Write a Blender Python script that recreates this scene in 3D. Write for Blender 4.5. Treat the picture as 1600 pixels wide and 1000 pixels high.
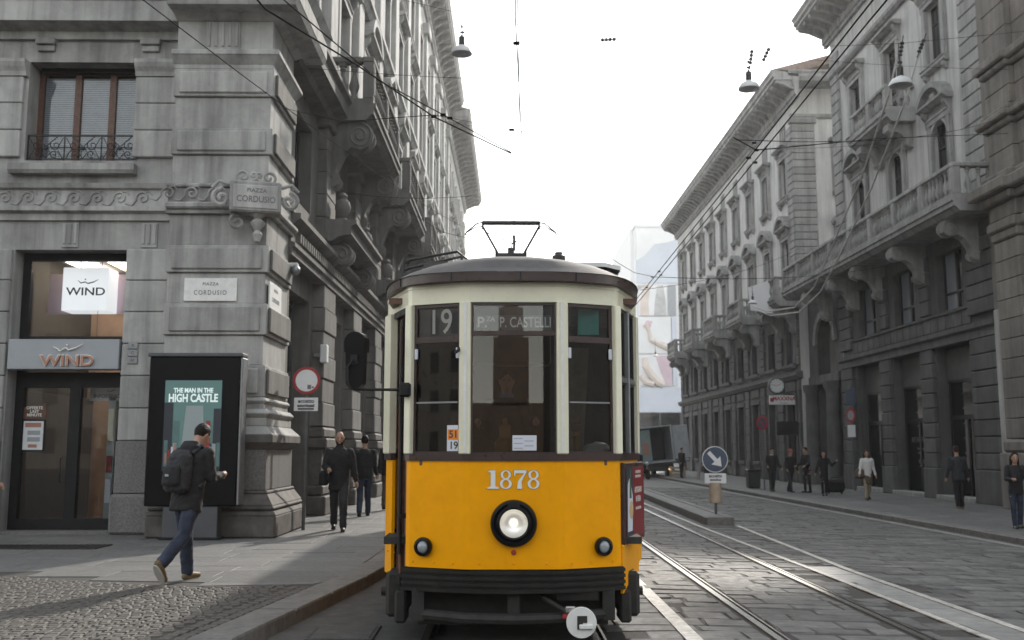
import bpy, bmesh, math, random
from mathutils import Vector, Matrix, noise
R = math.radians
random.seed(7)
for o in list(bpy.data.objects): bpy.data.objects.remove(o)
scene = bpy.context.scene
COL = scene.collection
# ------------------------------------------------------------------ camera, sky, sun, exposure
cam = bpy.data.cameras.new('camera'); cam_o = bpy.data.objects.new('camera', cam); COL.objects.link(cam_o)
cam.sensor_width = 36.0; cam.lens = 35.0; cam.clip_start = 0.05; cam.clip_end = 2000
cam_o.location = (0, 0, 1.6); cam_o.rotation_euler = (R(90 + 7.40), 0, R(-0.731))
cam.dof.use_dof = True; cam.dof.focus_distance = 9.0; cam.dof.aperture_fstop = 2.8
scene.camera = cam_o
SUN_EL, SUN_AZ = 31.0, 20.0          # azimuth measured from +y (street axis) towards +x
world = bpy.data.worlds.new('World'); scene.world = world; world.use_nodes = True
wn = world.node_tree; wn.nodes.clear()
sky = wn.nodes.new('ShaderNodeTexSky'); sky.sky_type = 'NISHITA'; sky.sun_disc = False
sky.sun_elevation = R(SUN_EL); sky.sun_rotation = R(SUN_AZ)
sky.air_density = 2.0; sky.dust_density = 0.4; sky.ozone_density = 1.0; sky.altitude = 0
hsv = wn.nodes.new('ShaderNodeHueSaturation'); hsv.inputs['Saturation'].default_value = 0.22
bgn = wn.nodes.new('ShaderNodeBackground'); bgn.inputs['Strength'].default_value = 0.15
won = wn.nodes.new('ShaderNodeOutputWorld')
wn.links.new(sky.outputs[0], hsv.inputs['Color']); wn.links.new(hsv.outputs[0], bgn.inputs['Color']); wn.links.new(bgn.outputs[0], won.inputs['Surface'])
sun = bpy.data.lights.new('sun', 'SUN'); sun.energy = 1.8; sun.angle = R(2.2); sun.color = (1.0, 0.93, 0.83)
sun_o = bpy.data.objects.new('sun', sun); COL.objects.link(sun_o); sun_o.location = (20, 60, 50)
sd = Vector((math.sin(R(SUN_AZ))*math.cos(R(SUN_EL)), math.cos(R(SUN_AZ))*math.cos(R(SUN_EL)), math.sin(R(SUN_EL))))
sun_o.rotation_euler = sd.to_track_quat('Z', 'Y').to_euler()
vs = scene.view_settings; scene.display_settings.display_device = 'sRGB'
vs.view_transform = 'Standard'; vs.look = 'None'; vs.exposure = 1.25; vs.gamma = 1.0; vs.use_curve_mapping = False
scene.render.engine = 'CYCLES'
scene.cycles.use_denoising = True
scene.cycles.max_bounces = 6; scene.cycles.diffuse_bounces = 2; scene.cycles.glossy_bounces = 3
scene.cycles.transmission_bounces = 4; scene.cycles.transparent_max_bounces = 12; scene.cycles.volume_bounces = 0
scene.cycles.sample_clamp_indirect = 4.0; scene.cycles.caustics_reflective = False; scene.cycles.caustics_refractive = False

# ------------------------------------------------------------------ materials
MATS = {}
def nodes_of(name):
    m = bpy.data.materials.new(name); m.use_nodes = True
    nt = m.node_tree; b = nt.nodes['Principled BSDF']; return m, nt, b
def mat(name, col, rough=0.6, metal=0.0, var=0.0, scale=3.0, bump=0.0, bscale=40.0, streak=0.0, dirt=0.0,
        piece=0.0, spec=0.5, coat=0.0, col2=None, rvar=0.0, bdist=0.01, grime=0.0):
    """procedural surface: noise tint, vertical rain streaks, dirt blotches, per-piece tone, bump"""
    m, nt, b = nodes_of(name); N = nt.nodes.new; L = nt.links.new
    c4 = lambda c: (c[0], c[1], c[2], 1)
    b.inputs['Roughness'].default_value = rough; b.inputs['Metallic'].default_value = metal
    b.inputs['Specular IOR Level'].default_value = spec
    if coat: b.inputs['Coat Weight'].default_value = coat; b.inputs['Coat Roughness'].default_value = 0.12
    geo = N('ShaderNodeNewGeometry')
    cur = None
    def mix(fac, a, bb, mode='MIX'):
        x = N('ShaderNodeMix'); x.data_type = 'RGBA'; x.blend_type = mode
        if isinstance(fac, float): x.inputs[0].default_value = fac
        else: L(fac, x.inputs[0])
        for k, v in ((6, a), (7, bb)):
            if isinstance(v, tuple): x.inputs[k].default_value = v
            else: L(v, x.inputs[k])
        return x.outputs[2]
    def noise_n(sc, det=5, vec=None, rough_=0.6):
        n = N('ShaderNodeTexNoise'); n.inputs['Scale'].default_value = sc; n.inputs['Detail'].default_value = det
        n.inputs['Roughness'].default_value = rough_
        L(vec if vec is not None else geo.outputs['Position'], n.inputs['Vector']); return n.outputs['Fac']
    def ramp(fac, lo, hi, a=0.0, c=1.0):
        r = N('ShaderNodeMapRange'); r.inputs[1].default_value = lo; r.inputs[2].default_value = hi
        r.inputs[3].default_value = a; r.inputs[4].default_value = c; L(fac, r.inputs[0]); return r.outputs[0]
    cur = c4(col)
    if col2: cur = mix(ramp(noise_n(scale*0.7, 4), 0.4, 0.6), c4(col), c4(col2))
    if var:
        f = ramp(noise_n(scale, 6), 0.3, 0.7, 1-var, 1+var)
        cb = N('ShaderNodeCombineColor'); [L(f, cb.inputs[k]) for k in range(3)]
        cur = mix(1.0, cur, cb.outputs[0], 'MULTIPLY')
    if streak:
        mp = N('ShaderNodeMapping'); mp.inputs['Scale'].default_value = (2.2, 2.2, 0.16); L(geo.outputs['Position'], mp.inputs['Vector'])
        f = ramp(noise_n(1.6, 5, mp.outputs[0]), 0.42, 0.72, 0.0, streak)
        cur = mix(f, cur, (0.035, 0.034, 0.033, 1))
    if dirt:
        f = ramp(noise_n(scale*0.45, 7, None, 0.7), 0.48, 0.75, 0.0, dirt)
        cur = mix(f, cur, (0.03, 0.028, 0.026, 1))
    if grime:
        f = ramp(noise_n(14, 6, None, 0.75), 0.5, 0.8, 0.0, grime)
        cur = mix(f, cur, (0.05, 0.045, 0.04, 1))
    if piece:
        oi = N('ShaderNodeObjectInfo'); f = ramp(oi.outputs['Random'], 0, 1, 1-piece, 1+piece)
        cb = N('ShaderNodeCombineColor'); [L(f, cb.inputs[k]) for k in range(3)]
        cur = mix(1.0, cur, cb.outputs[0], 'MULTIPLY')
    if isinstance(cur, tuple): b.inputs['Base Color'].default_value = cur
    else: L(cur, b.inputs['Base Color'])
    if rvar: L(ramp(noise_n(scale*2.3, 5), 0.3, 0.7, max(0.03, rough-rvar), min(1, rough+rvar)), b.inputs['Roughness'])
    if bump:
        bp = N('ShaderNodeBump'); bp.inputs['Strength'].default_value = bump; bp.inputs['Distance'].default_value = bdist
        L(noise_n(bscale, 6, None, 0.65), bp.inputs['Height']); L(bp.outputs[0], b.inputs['Normal'])
    MATS[name] = m; return m
def glass(name, tint=(0.75, 0.78, 0.78), ior=1.5, rough=0.0):
    m, nt, b = nodes_of(name); nt.nodes.remove(b); N = nt.nodes.new; L = nt.links.new
    out = nt.nodes['Material Output']
    fr = N('ShaderNodeFresnel'); fr.inputs[0].default_value = ior
    mr = N('ShaderNodeMath'); mr.operation = 'MULTIPLY'; mr.inputs[1].default_value = 0.75; mr.use_clamp = True; L(fr.outputs[0], mr.inputs[0])
    t = N('ShaderNodeBsdfTransparent'); t.inputs[0].default_value = (*tint, 1)
    g = N('ShaderNodeBsdfGlossy'); g.inputs['Roughness'].default_value = rough; g.inputs[0].default_value = (1, 1, 1, 1)
    x = N('ShaderNodeMixShader'); L(mr.outputs[0], x.inputs[0]); L(t.outputs[0], x.inputs[1]); L(g.outputs[0], x.inputs[2]); L(x.outputs[0], out.inputs[0])
    MATS[name] = m; return m
def emit(name, col, strength):
    m, nt, b = nodes_of(name); b.inputs['Base Color'].default_value = (*col, 1)
    b.inputs['Emission Color'].default_value = (*col, 1); b.inputs['Emission Strength'].default_value = strength
    MATS[name] = m; return m
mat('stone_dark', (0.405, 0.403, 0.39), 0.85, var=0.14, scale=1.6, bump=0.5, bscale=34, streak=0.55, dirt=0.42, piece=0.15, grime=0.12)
mat('stone_side_shaded', (0.155, 0.149, 0.14), 0.85, var=0.24, scale=1.1, bump=0.5, bscale=26, streak=0.5, dirt=0.4, piece=0.12)  # darker copy of the palace stone, side shade put into the colour
mat('granite', (0.18, 0.175, 0.17), 0.7, var=0.35, scale=38, bump=0.4, bscale=60, streak=0.35, dirt=0.3)
mat('plinth', (0.12, 0.11, 0.10), 0.8, var=0.35, scale=5, bump=0.5, bscale=40, streak=0.4, dirt=0.5)
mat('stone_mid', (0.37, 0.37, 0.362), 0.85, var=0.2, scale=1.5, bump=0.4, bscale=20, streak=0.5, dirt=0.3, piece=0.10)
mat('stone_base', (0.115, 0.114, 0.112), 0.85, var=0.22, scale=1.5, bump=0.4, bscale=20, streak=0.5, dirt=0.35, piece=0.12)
mat('plaster', (0.72, 0.715, 0.70), 0.9, var=0.1, scale=0.8, bump=0.15, bscale=30, streak=0.3, dirt=0.12)
mat('plaster_dim', (0.58, 0.578, 0.565), 0.9, var=0.12, scale=0.8, bump=0.15, bscale=30, streak=0.4, dirt=0.2)
mat('stone_warm', (0.225, 0.205, 0.185), 0.85, var=0.22, scale=1.2, bump=0.4, bscale=24, streak=0.45, dirt=0.35, piece=0.1)
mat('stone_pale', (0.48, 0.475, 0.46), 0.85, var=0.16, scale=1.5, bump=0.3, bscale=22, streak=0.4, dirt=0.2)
mat('roof_tile', (0.22, 0.17, 0.14), 0.85, var=0.3, scale=4, piece=0.2)
mat('interior_dark', (0.035, 0.033, 0.03), 0.9, var=0.3, scale=1.0)  # near-black colour stands for the shade of interiors
mat('asphalt', (0.072, 0.070, 0.068), 0.8, var=0.2, scale=2.5, bump=0.5, bscale=120, dirt=0.25, rvar=0.15)
mat('mortar', (0.055, 0.05, 0.046), 0.9, var=0.3, scale=20, bump=0.5, bscale=60)
mat('road_stone', (0.14, 0.137, 0.132), 0.72, var=0.28, scale=5, bump=0.7, bscale=45, dirt=0.35, piece=0.28, rvar=0.12, bdist=0.012, spec=0.35)
mat('slab', (0.145, 0.143, 0.14), 0.6, var=0.14, scale=7, bump=0.3, bscale=90, dirt=0.25, piece=0.12, rvar=0.12, grime=0.25)
mat('cobble', (0.088, 0.08, 0.072), 0.7, var=0.25, scale=16, bump=0.5, bscale=70, dirt=0.3, piece=0.22, rvar=0.12)
mat('kerb', (0.17, 0.163, 0.155), 0.7, var=0.22, scale=12, bump=0.5, bscale=70, dirt=0.45, piece=0.1)
mat('pavement_far', (0.17, 0.165, 0.16), 0.7, var=0.2, scale=2.0, bump=0.3, bscale=60, dirt=0.3)
mat('road_paint', (0.52, 0.50, 0.46), 0.6, var=0.25, scale=9, bump=0.4, bscale=60, dirt=0.5, grime=0.6)
mat('strip_stone', (0.27, 0.265, 0.255), 0.55, var=0.2, scale=7, bump=0.4, bscale=60, dirt=0.3, piece=0.1)
mat('rail_steel', (0.5, 0.49, 0.47), 0.27, metal=1.0)
mat('rail_dark', (0.05, 0.045, 0.04), 0.7, metal=0.3, var=0.3, scale=10)
mat('iron', (0.035, 0.034, 0.034), 0.55, metal=0.4, var=0.3, scale=9, bump=0.2, bscale=40, rvar=0.1)
mat('black_metal', (0.014, 0.014, 0.015), 0.5, spec=0.25, var=0.3, scale=6, rvar=0.12)
mat('black_gloss', (0.008, 0.008, 0.009), 0.25, spec=0.15)
mat('cabinet_black', (0.006, 0.006, 0.007), 0.4, spec=0.12)
mat('dark_frame', (0.02, 0.02, 0.02), 0.45)
mat('grey_metal', (0.26, 0.27, 0.28), 0.42, metal=0.6, var=0.15, scale=6, rvar=0.1)
mat('grey_dark', (0.075, 0.08, 0.088), 0.5, var=0.15, scale=5)
mat('wood_brown', (0.12, 0.055, 0.035), 0.5, var=0.3, scale=12, rvar=0.1)
mat('cream', (0.80, 0.77, 0.60), 0.38, var=0.07, scale=3, dirt=0.10, grime=0.10, coat=0.25, rvar=0.08, bump=0.06, bscale=9, bdist=0.02)
mat('yellow', (0.95, 0.395, 0.0), 0.42, var=0.06, scale=2.2, dirt=0.10, grime=0.10, spec=0.12, coat=0.04, rvar=0.08, bump=0.06, bscale=6, bdist=0.02)
mat('brown_paint', (0.040, 0.022, 0.020), 0.35, var=0.3, scale=7, grime=0.2, rvar=0.1)
mat('roof_paint', (0.095, 0.09, 0.09), 0.75, var=0.2, scale=4, dirt=0.5, grime=0.5, bump=0.2, bscale=20)
mat('roof_tar', (0.06, 0.055, 0.055), 0.55, var=0.3, scale=8, grime=0.3)
mat('under', (0.022, 0.02, 0.018), 0.75, var=0.4, scale=8, bump=0.4, bscale=30)
mat('bumper', (0.02, 0.018, 0.017), 0.42, spec=0.25, var=0.3, scale=8, rvar=0.12)
mat('white_paint', (0.75, 0.75, 0.73), 0.5, var=0.08, scale=8, grime=0.15)
mat('sign_white', (0.72, 0.73, 0.74), 0.45, var=0.06, scale=5, dirt=0.1)
mat('sign_red', (0.34, 0.025, 0.03), 0.45, var=0.1, scale=6)
mat('sign_blue', (0.06, 0.08, 0.125), 0.4, var=0.1, scale=6)
mat('sign_grey', (0.33, 0.35, 0.38), 0.42, var=0.05, scale=3)
mat('letter_dark', (0.05, 0.05, 0.055), 0.6)
mat('letter_grey', (0.16, 0.16, 0.165), 0.6)
mat('letter_copper', (0.42, 0.23, 0.17), 0.35, metal=0.4)
mat('letter_white', (0.78, 0.77, 0.73), 0.5)
mat('orange', (0.80, 0.24, 0.015), 0.5)
mat('teal', (0.0, 0.24, 0.20), 0.4)
mat('teal_poster', (0.10, 0.19, 0.185), 0.5, var=0.25, scale=3)
mat('brass', (0.45, 0.27, 0.09), 0.35, metal=0.8)
mat('paper', (0.66, 0.68, 0.76), 0.7)
mat('plastic_bag', (0.55, 0.57, 0.62), 0.35, var=0.2, scale=20)
mat('ad_red', (0.22, 0.018, 0.022), 0.4, var=0.1, scale=5)
mat('ad_dark', (0.03, 0.035, 0.05), 0.4)
mat('ad_green', (0.06, 0.11, 0.05), 0.5)
mat('ad_tan', (0.55, 0.40, 0.22), 0.6, var=0.3, scale=30)
mat('banner_blue', (0.62, 0.66, 0.74), 0.8, var=0.06, scale=0.3)  # hoarding prints are paled, far haze put into the colours
mat('banner_white', (0.80, 0.81, 0.83), 0.8, var=0.05, scale=0.4)
mat('banner_skin_hazed', (0.70, 0.62, 0.57), 0.8, var=0.12, scale=0.7)  # skin print lightened as if seen through haze
mat('banner_pink', (0.66, 0.52, 0.58), 0.8, var=0.1, scale=0.7)
mat('banner_grey', (0.52, 0.52, 0.53), 0.8, var=0.25, scale=0.9)
mat('curtain', (0.44, 0.46, 0.52), 0.85, var=0.1, scale=6)
mat('shop_wall', (0.30, 0.21, 0.16), 0.8, var=0.3, scale=1.5)
mat('shop_floor', (0.16, 0.12, 0.09), 0.5, var=0.2, scale=3)
mat('shop_panel', (0.32, 0.37, 0.38), 0.6)
mat('skin', (0.40, 0.24, 0.17), 0.55, var=0.12, scale=20)
mat('hair_dark', (0.014, 0.011, 0.010), 0.55, var=0.4, scale=60, bump=0.6, bscale=120, spec=0.12)
mat('hair_brown', (0.035, 0.022, 0.016), 0.55, var=0.4, scale=60, bump=0.6, bscale=120, spec=0.12)
mat('cloth_black', (0.014, 0.014, 0.016), 0.85, var=0.3, scale=14, bump=0.5, bscale=26, bdist=0.012)
mat('cloth_charcoal', (0.028, 0.029, 0.033), 0.85, var=0.3, scale=14, bump=0.5, bscale=26, bdist=0.012)
mat('cloth_brown', (0.09, 0.065, 0.045), 0.9, var=0.25, scale=14, bump=0.4, bscale=30)
mat('cloth_beige', (0.30, 0.25, 0.19), 0.9, var=0.2, scale=14, bump=0.4, bscale=30)
mat('cloth_white', (0.62, 0.61, 0.60), 0.9, var=0.1, scale=14, bump=0.4, bscale=30)
mat('cloth_blue', (0.14, 0.22, 0.42), 0.85, var=0.15, scale=14)
mat('cloth_red', (0.42, 0.10, 0.08), 0.85, var=0.15, scale=14)
mat('denim', (0.028, 0.038, 0.068), 0.85, var=0.45, scale=7, bump=0.6, bscale=24, bdist=0.014)
mat('shoe_dark', (0.018, 0.016, 0.015), 0.5)
mat('shoe_tan', (0.15, 0.115, 0.06), 0.6, var=0.2, scale=20)
mat('rubber', (0.02, 0.019, 0.018), 0.8, var=0.2, scale=20)
mat('sole_white', (0.42, 0.41, 0.38), 0.7)
mat('cable_pale', (0.55, 0.54, 0.52), 0.5, var=0.15, scale=8)
mat('lamp_white', (0.70, 0.71, 0.72), 0.4, var=0.06, scale=5, dirt=0.12)
mat('truck_white', (0.42, 0.44, 0.47), 0.5, var=0.1, scale=3, dirt=0.2)  # truck greyed and dulled, far haze put into its colours
mat('truck_teal', (0.22, 0.29, 0.29), 0.5, var=0.15, scale=2)
mat('bin_dark', (0.03, 0.03, 0.032), 0.6, var=0.2, scale=6)
mat('pole_grey', (0.12, 0.125, 0.13), 0.5, metal=0.4, var=0.2, scale=8)
mat('tan_paint', (0.42, 0.33, 0.25), 0.55, var=0.12, scale=8, grime=0.2)
mat('pane_dark', (0.012, 0.012, 0.013), 0.06, spec=0.5)
mat('pane_blind', (0.28, 0.30, 0.335), 0.10, spec=0.6)
mat('shutter', (0.10, 0.10, 0.095), 0.7, var=0.15, scale=4)
glass('glass_clear', (0.9, 0.91, 0.91)); glass('glass_tram', (0.62, 0.62, 0.60), 1.5); glass('glass_lens', (0.95, 0.93, 0.88), 1.45)
glass('glass_teal', (0.10, 0.45, 0.38))  # tint puts a teal reflection into the glass colour
emit('lamp_lit', (1.0, 0.90, 0.72), 0.9); emit('shop_light', (1.0, 0.82, 0.62), 4.0); emit('light_box', (0.85, 0.87, 0.9), 0.42); emit('tail_lit', (1.0, 0.55, 0.2), 3.0)
mat('lamp_reflector', (0.93, 0.92, 0.9), 0.35, metal=1.0)
mat('lens_frost0', (0.9, 0.85, 0.75), 0.2)
glass('lens_frost', (1, 1, 1), 1.45)
mat('lens_dull', (0.30, 0.33, 0.36), 0.12, coat=0.5)
emit('poster_lit', (0.07, 0.135, 0.13), 0.22); emit('letter_lit', (0.6, 0.7, 0.69), 0.25)
mat('wire_black', (0.010, 0.010, 0.010), 0.9, spec=0.05)
emit('screen_glow', (0.75, 0.85, 0.86), 0.35)

# ------------------------------------------------------------------ mesh helpers
class MB:
    def __init__(s): s.v = []; s.f = []; s.m = []; s.cur = 0
    def add(s, vs, fs):
        k = len(s.v); s.v += [tuple(p) for p in vs]; s.f += [tuple(i+k for i in f) for f in fs]; s.m += [s.cur]*len(fs); return s
    def box(s, x0, x1, y0, y1, z0, z1):
        return s.add([(x0,y0,z0),(x1,y0,z0),(x1,y1,z0),(x0,y1,z0),(x0,y0,z1),(x1,y0,z1),(x1,y1,z1),(x0,y1,z1)],
                     [(0,3,2,1),(4,5,6,7),(0,1,5,4),(1,2,6,5),(2,3,7,6),(3,0,4,7)])
    def cbox(s, x0, x1, y0, y1, z0, z1, b=0.01):
        """box with chamfered edges, 44 triangles"""
        b = min(b, (x1-x0)*.45, (y1-y0)*.45, (z1-z0)*.45)
        X = (x0, x1); Y = (y0, y1); Z = (z0, z1); v = []; ix = {}
        for i in (0,1):
            for j in (0,1):
                for k in (0,1):
                    sx, sy, sz = (1-2*i)*b, (1-2*j)*b, (1-2*k)*b
                    for a, p in enumerate(((X[i], Y[j]+sy, Z[k]+sz), (X[i]+sx, Y[j], Z[k]+sz), (X[i]+sx, Y[j]+sy, Z[k]))):
                        ix[(i,j,k,a)] = len(v); v.append(p)
        f = []
        for i in (0,1):
            q = [ix[(i,0,0,0)], ix[(i,1,0,0)], ix[(i,1,1,0)], ix[(i,0,1,0)]]; f.append(q if i else q[::-1])
            q = [ix[(0,i,0,1)], ix[(1,i,0,1)], ix[(1,i,1,1)], ix[(0,i,1,1)]]; f.append(q[::-1] if i else q)
            q = [ix[(0,0,i,2)], ix[(1,0,i,2)], ix[(1,1,i,2)], ix[(0,1,i,2)]]; f.append(q if i else q[::-1])
        for p in (0,1):
            for q in (0,1):
                f.append((ix[(0,p,q,1)], ix[(1,p,q,1)], ix[(1,p,q,2)], ix[(0,p,q,2)]))
                f.append((ix[(p,0,q,0)], ix[(p,1,q,0)], ix[(p,1,q,2)], ix[(p,0,q,2)]))
                f.append((ix[(p,q,0,0)], ix[(p,q,1,0)], ix[(p,q,1,1)], ix[(p,q,0,1)]))
        for i in (0,1):
            for j in (0,1):
                for k in (0,1): f.append((ix[(i,j,k,0)], ix[(i,j,k,1)], ix[(i,j,k,2)]))
        return s.add(v, f)
    def prism(s, poly, a, b, plane='xz'):
        """extrude a closed polygon along the axis missing from plane, from a to b"""
        n = len(poly)
        def P(p, t): return {'xz': (p[0], t, p[1]), 'xy': (p[0], p[1], t), 'yz': (t, p[0], p[1])}[plane]
        v = [P(p, a) for p in poly] + [P(p, b) for p in poly]
        f = [tuple(range(n)), tuple(range(2*n-1, n-1, -1))] + [(i, i+n, (i+1) % n + n, (i+1) % n) for i in range(n)]
        return s.add(v, f)
    def mould(s, prof, u0, u1, cap0=True, cap1=True):
        """moulding: profile [(n_out, z)] extruded along local x; outward is -y"""
        return s.prism([(-p[0], p[1]) for p in prof], u0, u1, 'yz')
    def lathe(s, prof, c=(0,0,0), seg=16, axis='z', cap=True):
        n = len(prof); v = []
        for r, h in prof:
            for k in range(seg):
                a = 2*math.pi*k/seg; x, y = r*math.cos(a), r*math.sin(a)
                p = {'z': (x, y, h), 'y': (x, h, y), 'x': (h, x, y)}[axis]
                v.append((p[0]+c[0], p[1]+c[1], p[2]+c[2]))
        f = [(i*seg+k, i*seg+(k+1) % seg, (i+1)*seg+(k+1) % seg, (i+1)*seg+k) for i in range(n-1) for k in range(seg)]
        if cap: f += [tuple(range(seg))[::-1], tuple((n-1)*seg+k for k in range(seg))]
        return s.add(v, f)
    def tube(s, pts, r, seg=8, cap=True, closed=False):
        pts = [Vector(p) for p in pts]; n = len(pts); rr = r if isinstance(r, (list, tuple)) else [r]*n; v = []
        last = None
        for i, p in enumerate(pts):
            a = pts[i-1] if (i or closed) else p; b = pts[(i+1) % n] if (i < n-1 or closed) else p
            t = (b-a).normalized() if (b-a).length > 1e-9 else Vector((0,0,1))
            if last is None:
                up = Vector((0,0,1)) if abs(t.z) < 0.9 else Vector((1,0,0)); e1 = t.cross(up).normalized()
            else: e1 = (last - t*last.dot(t)).normalized()
            last = e1; e2 = t.cross(e1)
            for k in range(seg):
                an = 2*math.pi*k/seg; v.append(p + (e1*math.cos(an)+e2*math.sin(an))*rr[i])
        m = n if closed else n-1
        f = [(i*seg+k, i*seg+(k+1) % seg, ((i+1) % n)*seg+(k+1) % seg, ((i+1) % n)*seg+k) for i in range(m) for k in range(seg)]
        if cap and not closed: f += [tuple(range(seg))[::-1], tuple((n-1)*seg+k for k in range(seg))]
        return s.add(v, f)
    def ball(s, c, r, seg=12, rings=8):
        rx, ry, rz = r if isinstance(r, (tuple, list)) else (r, r, r); v = []; f = []
        v.append((c[0], c[1], c[2]-rz))
        for i in range(1, rings):
            a = -math.pi/2 + math.pi*i/rings
            for k in range(seg):
                b = 2*math.pi*k/seg; v.append((c[0]+rx*math.cos(a)*math.cos(b), c[1]+ry*math.cos(a)*math.sin(b), c[2]+rz*math.sin(a)))
        v.append((c[0], c[1], c[2]+rz)); t = len(v)-1
        for k in range(seg):
            f.append((0, 1+(k+1) % seg, 1+k)); f.append((t, 1+(rings-2)*seg+k, 1+(rings-2)*seg+(k+1) % seg))
        for i in range(rings-2):
            for k in range(seg): f.append((1+i*seg+k, 1+i*seg+(k+1) % seg, 1+(i+1)*seg+(k+1) % seg, 1+(i+1)*seg+k))
        return s.add(v, f)
    def ribbon(s, pts, off, z0, z1):
        """solid band along an xy polyline; off = (outer, inner) offsets to the right-hand side of travel"""
        o = offset(pts, off[0]); i = offset(pts, off[1]); n = len(pts)
        v = [(p[0], p[1], z0) for p in o] + [(p[0], p[1], z1) for p in o] + [(p[0], p[1], z1) for p in i] + [(p[0], p[1], z0) for p in i]
        f = []
        for k in range(n-1):
            f += [(k, k+1, n+k+1, n+k), (n+k, n+k+1, 2*n+k+1, 2*n+k), (2*n+k, 2*n+k+1, 3*n+k+1, 3*n+k), (3*n+k, 3*n+k+1, k+1, k)]
        f += [(0, n, 2*n, 3*n), (n-1, 4*n-1, 3*n-1, 2*n-1)]
        return s.add(v, f)
    def mesh(s, mats, smooth=False, name='m'):
        me = bpy.data.meshes.new(name); me.from_pydata(s.v, [], s.f)
        for mm in (mats if isinstance(mats, (list, tuple)) else [mats]): me.materials.append(MATS[mm])
        if any(s.m): me.polygons.foreach_set('material_index', s.m)
        bm = bmesh.new(); bm.from_mesh(me); bmesh.ops.recalc_face_normals(bm, faces=bm.faces); bm.to_mesh(me); bm.free()
        if smooth:
            me.polygons.foreach_set('use_smooth', [True]*len(me.polygons))
            try: me.set_sharp_from_angle(angle=R(38))
            except Exception: pass
        me.update(); return me
    def build(s, name, mats, parent=None, loc=(0,0,0), rotz=0.0, smooth=False, rot=None):
        return link(name, s.mesh(mats, smooth, name), parent, loc, rotz, rot)
def offset(pts, d):
    out = []; n = len(pts)
    for i, p in enumerate(pts):
        ns = []
        for a, b in ((i-1, i), (i, i+1)):
            if a >= 0 and b < n:
                dx, dy = pts[b][0]-pts[a][0], pts[b][1]-pts[a][1]; l = math.hypot(dx, dy) or 1; ns.append((dy/l, -dx/l))
        nx = sum(q[0] for q in ns)/len(ns); ny = sum(q[1] for q in ns)/len(ns); l2 = nx*nx+ny*ny or 1
        out.append((p[0]+nx/l2*d, p[1]+ny/l2*d))
    return out
def link(name, data, parent=None, loc=(0,0,0), rotz=0.0, rot=None):
    o = bpy.data.objects.new(name, data); COL.objects.link(o)
    o.location = loc; o.rotation_euler = rot if rot else (0, 0, rotz)
    if parent: o.parent = parent
    return o
def tag(o, label=None, cat=None, group=None, kind=None):
    for k, v in (('label', label), ('category', cat), ('group', group), ('kind', kind)):
        if v: o[k] = v
    return o
def thing(name, label, cat, loc=(0,0,0), rotz=0.0, group=None):
    return tag(link(name, None, None, loc, rotz), label, cat, group)
def copy_tree(o, parent=None):
    c = o.copy(); COL.objects.link(c); c.parent = parent
    for ch in list(o.children): copy_tree(ch, c)
    return c
CACHE = {}
def cached(key, fn):
    if key not in CACHE: CACHE[key] = fn()
    return CACHE[key]
def block(parent, x0, x1, y0, y1, z0, z1, m='stone_dark', name='stone_block', b=0.012, loc=(0,0,0), rotz=0.0):
    """one chamfered block, mesh shared between equal sizes"""
    w, d, h = round(x1-x0, 3), round(y1-y0, 3), round(z1-z0, 3)
    me = cached(('blk', w, d, h, m, b), lambda: MB().cbox(-w/2, w/2, -d/2, d/2, -h/2, h/2, b).mesh(m, name=name))
    c, s_ = math.cos(rotz), math.sin(rotz); x, y = (x0+x1)/2, (y0+y1)/2
    return link(name, me, parent, (loc[0]+x*c-y*s_, loc[1]+x*s_+y*c, loc[2]+(z0+z1)/2), rotz)
TEXTS = []; FUSED = []
def text(name, s, size, m, parent, loc, rotz=0.0, extrude=0.002, align='CENTER', space=1.0, bold=0.0, sx=1.0):
    """lettering standing upright, facing local -y before rotz; its mesh is made in one pass at the end"""
    o = link(name, bpy.data.meshes.new('lettering'), parent, loc, rot=(R(90), 0, rotz))
    TEXTS.append((o, (s, size, m, extrude, align, space, bold, sx))); return o
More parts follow.
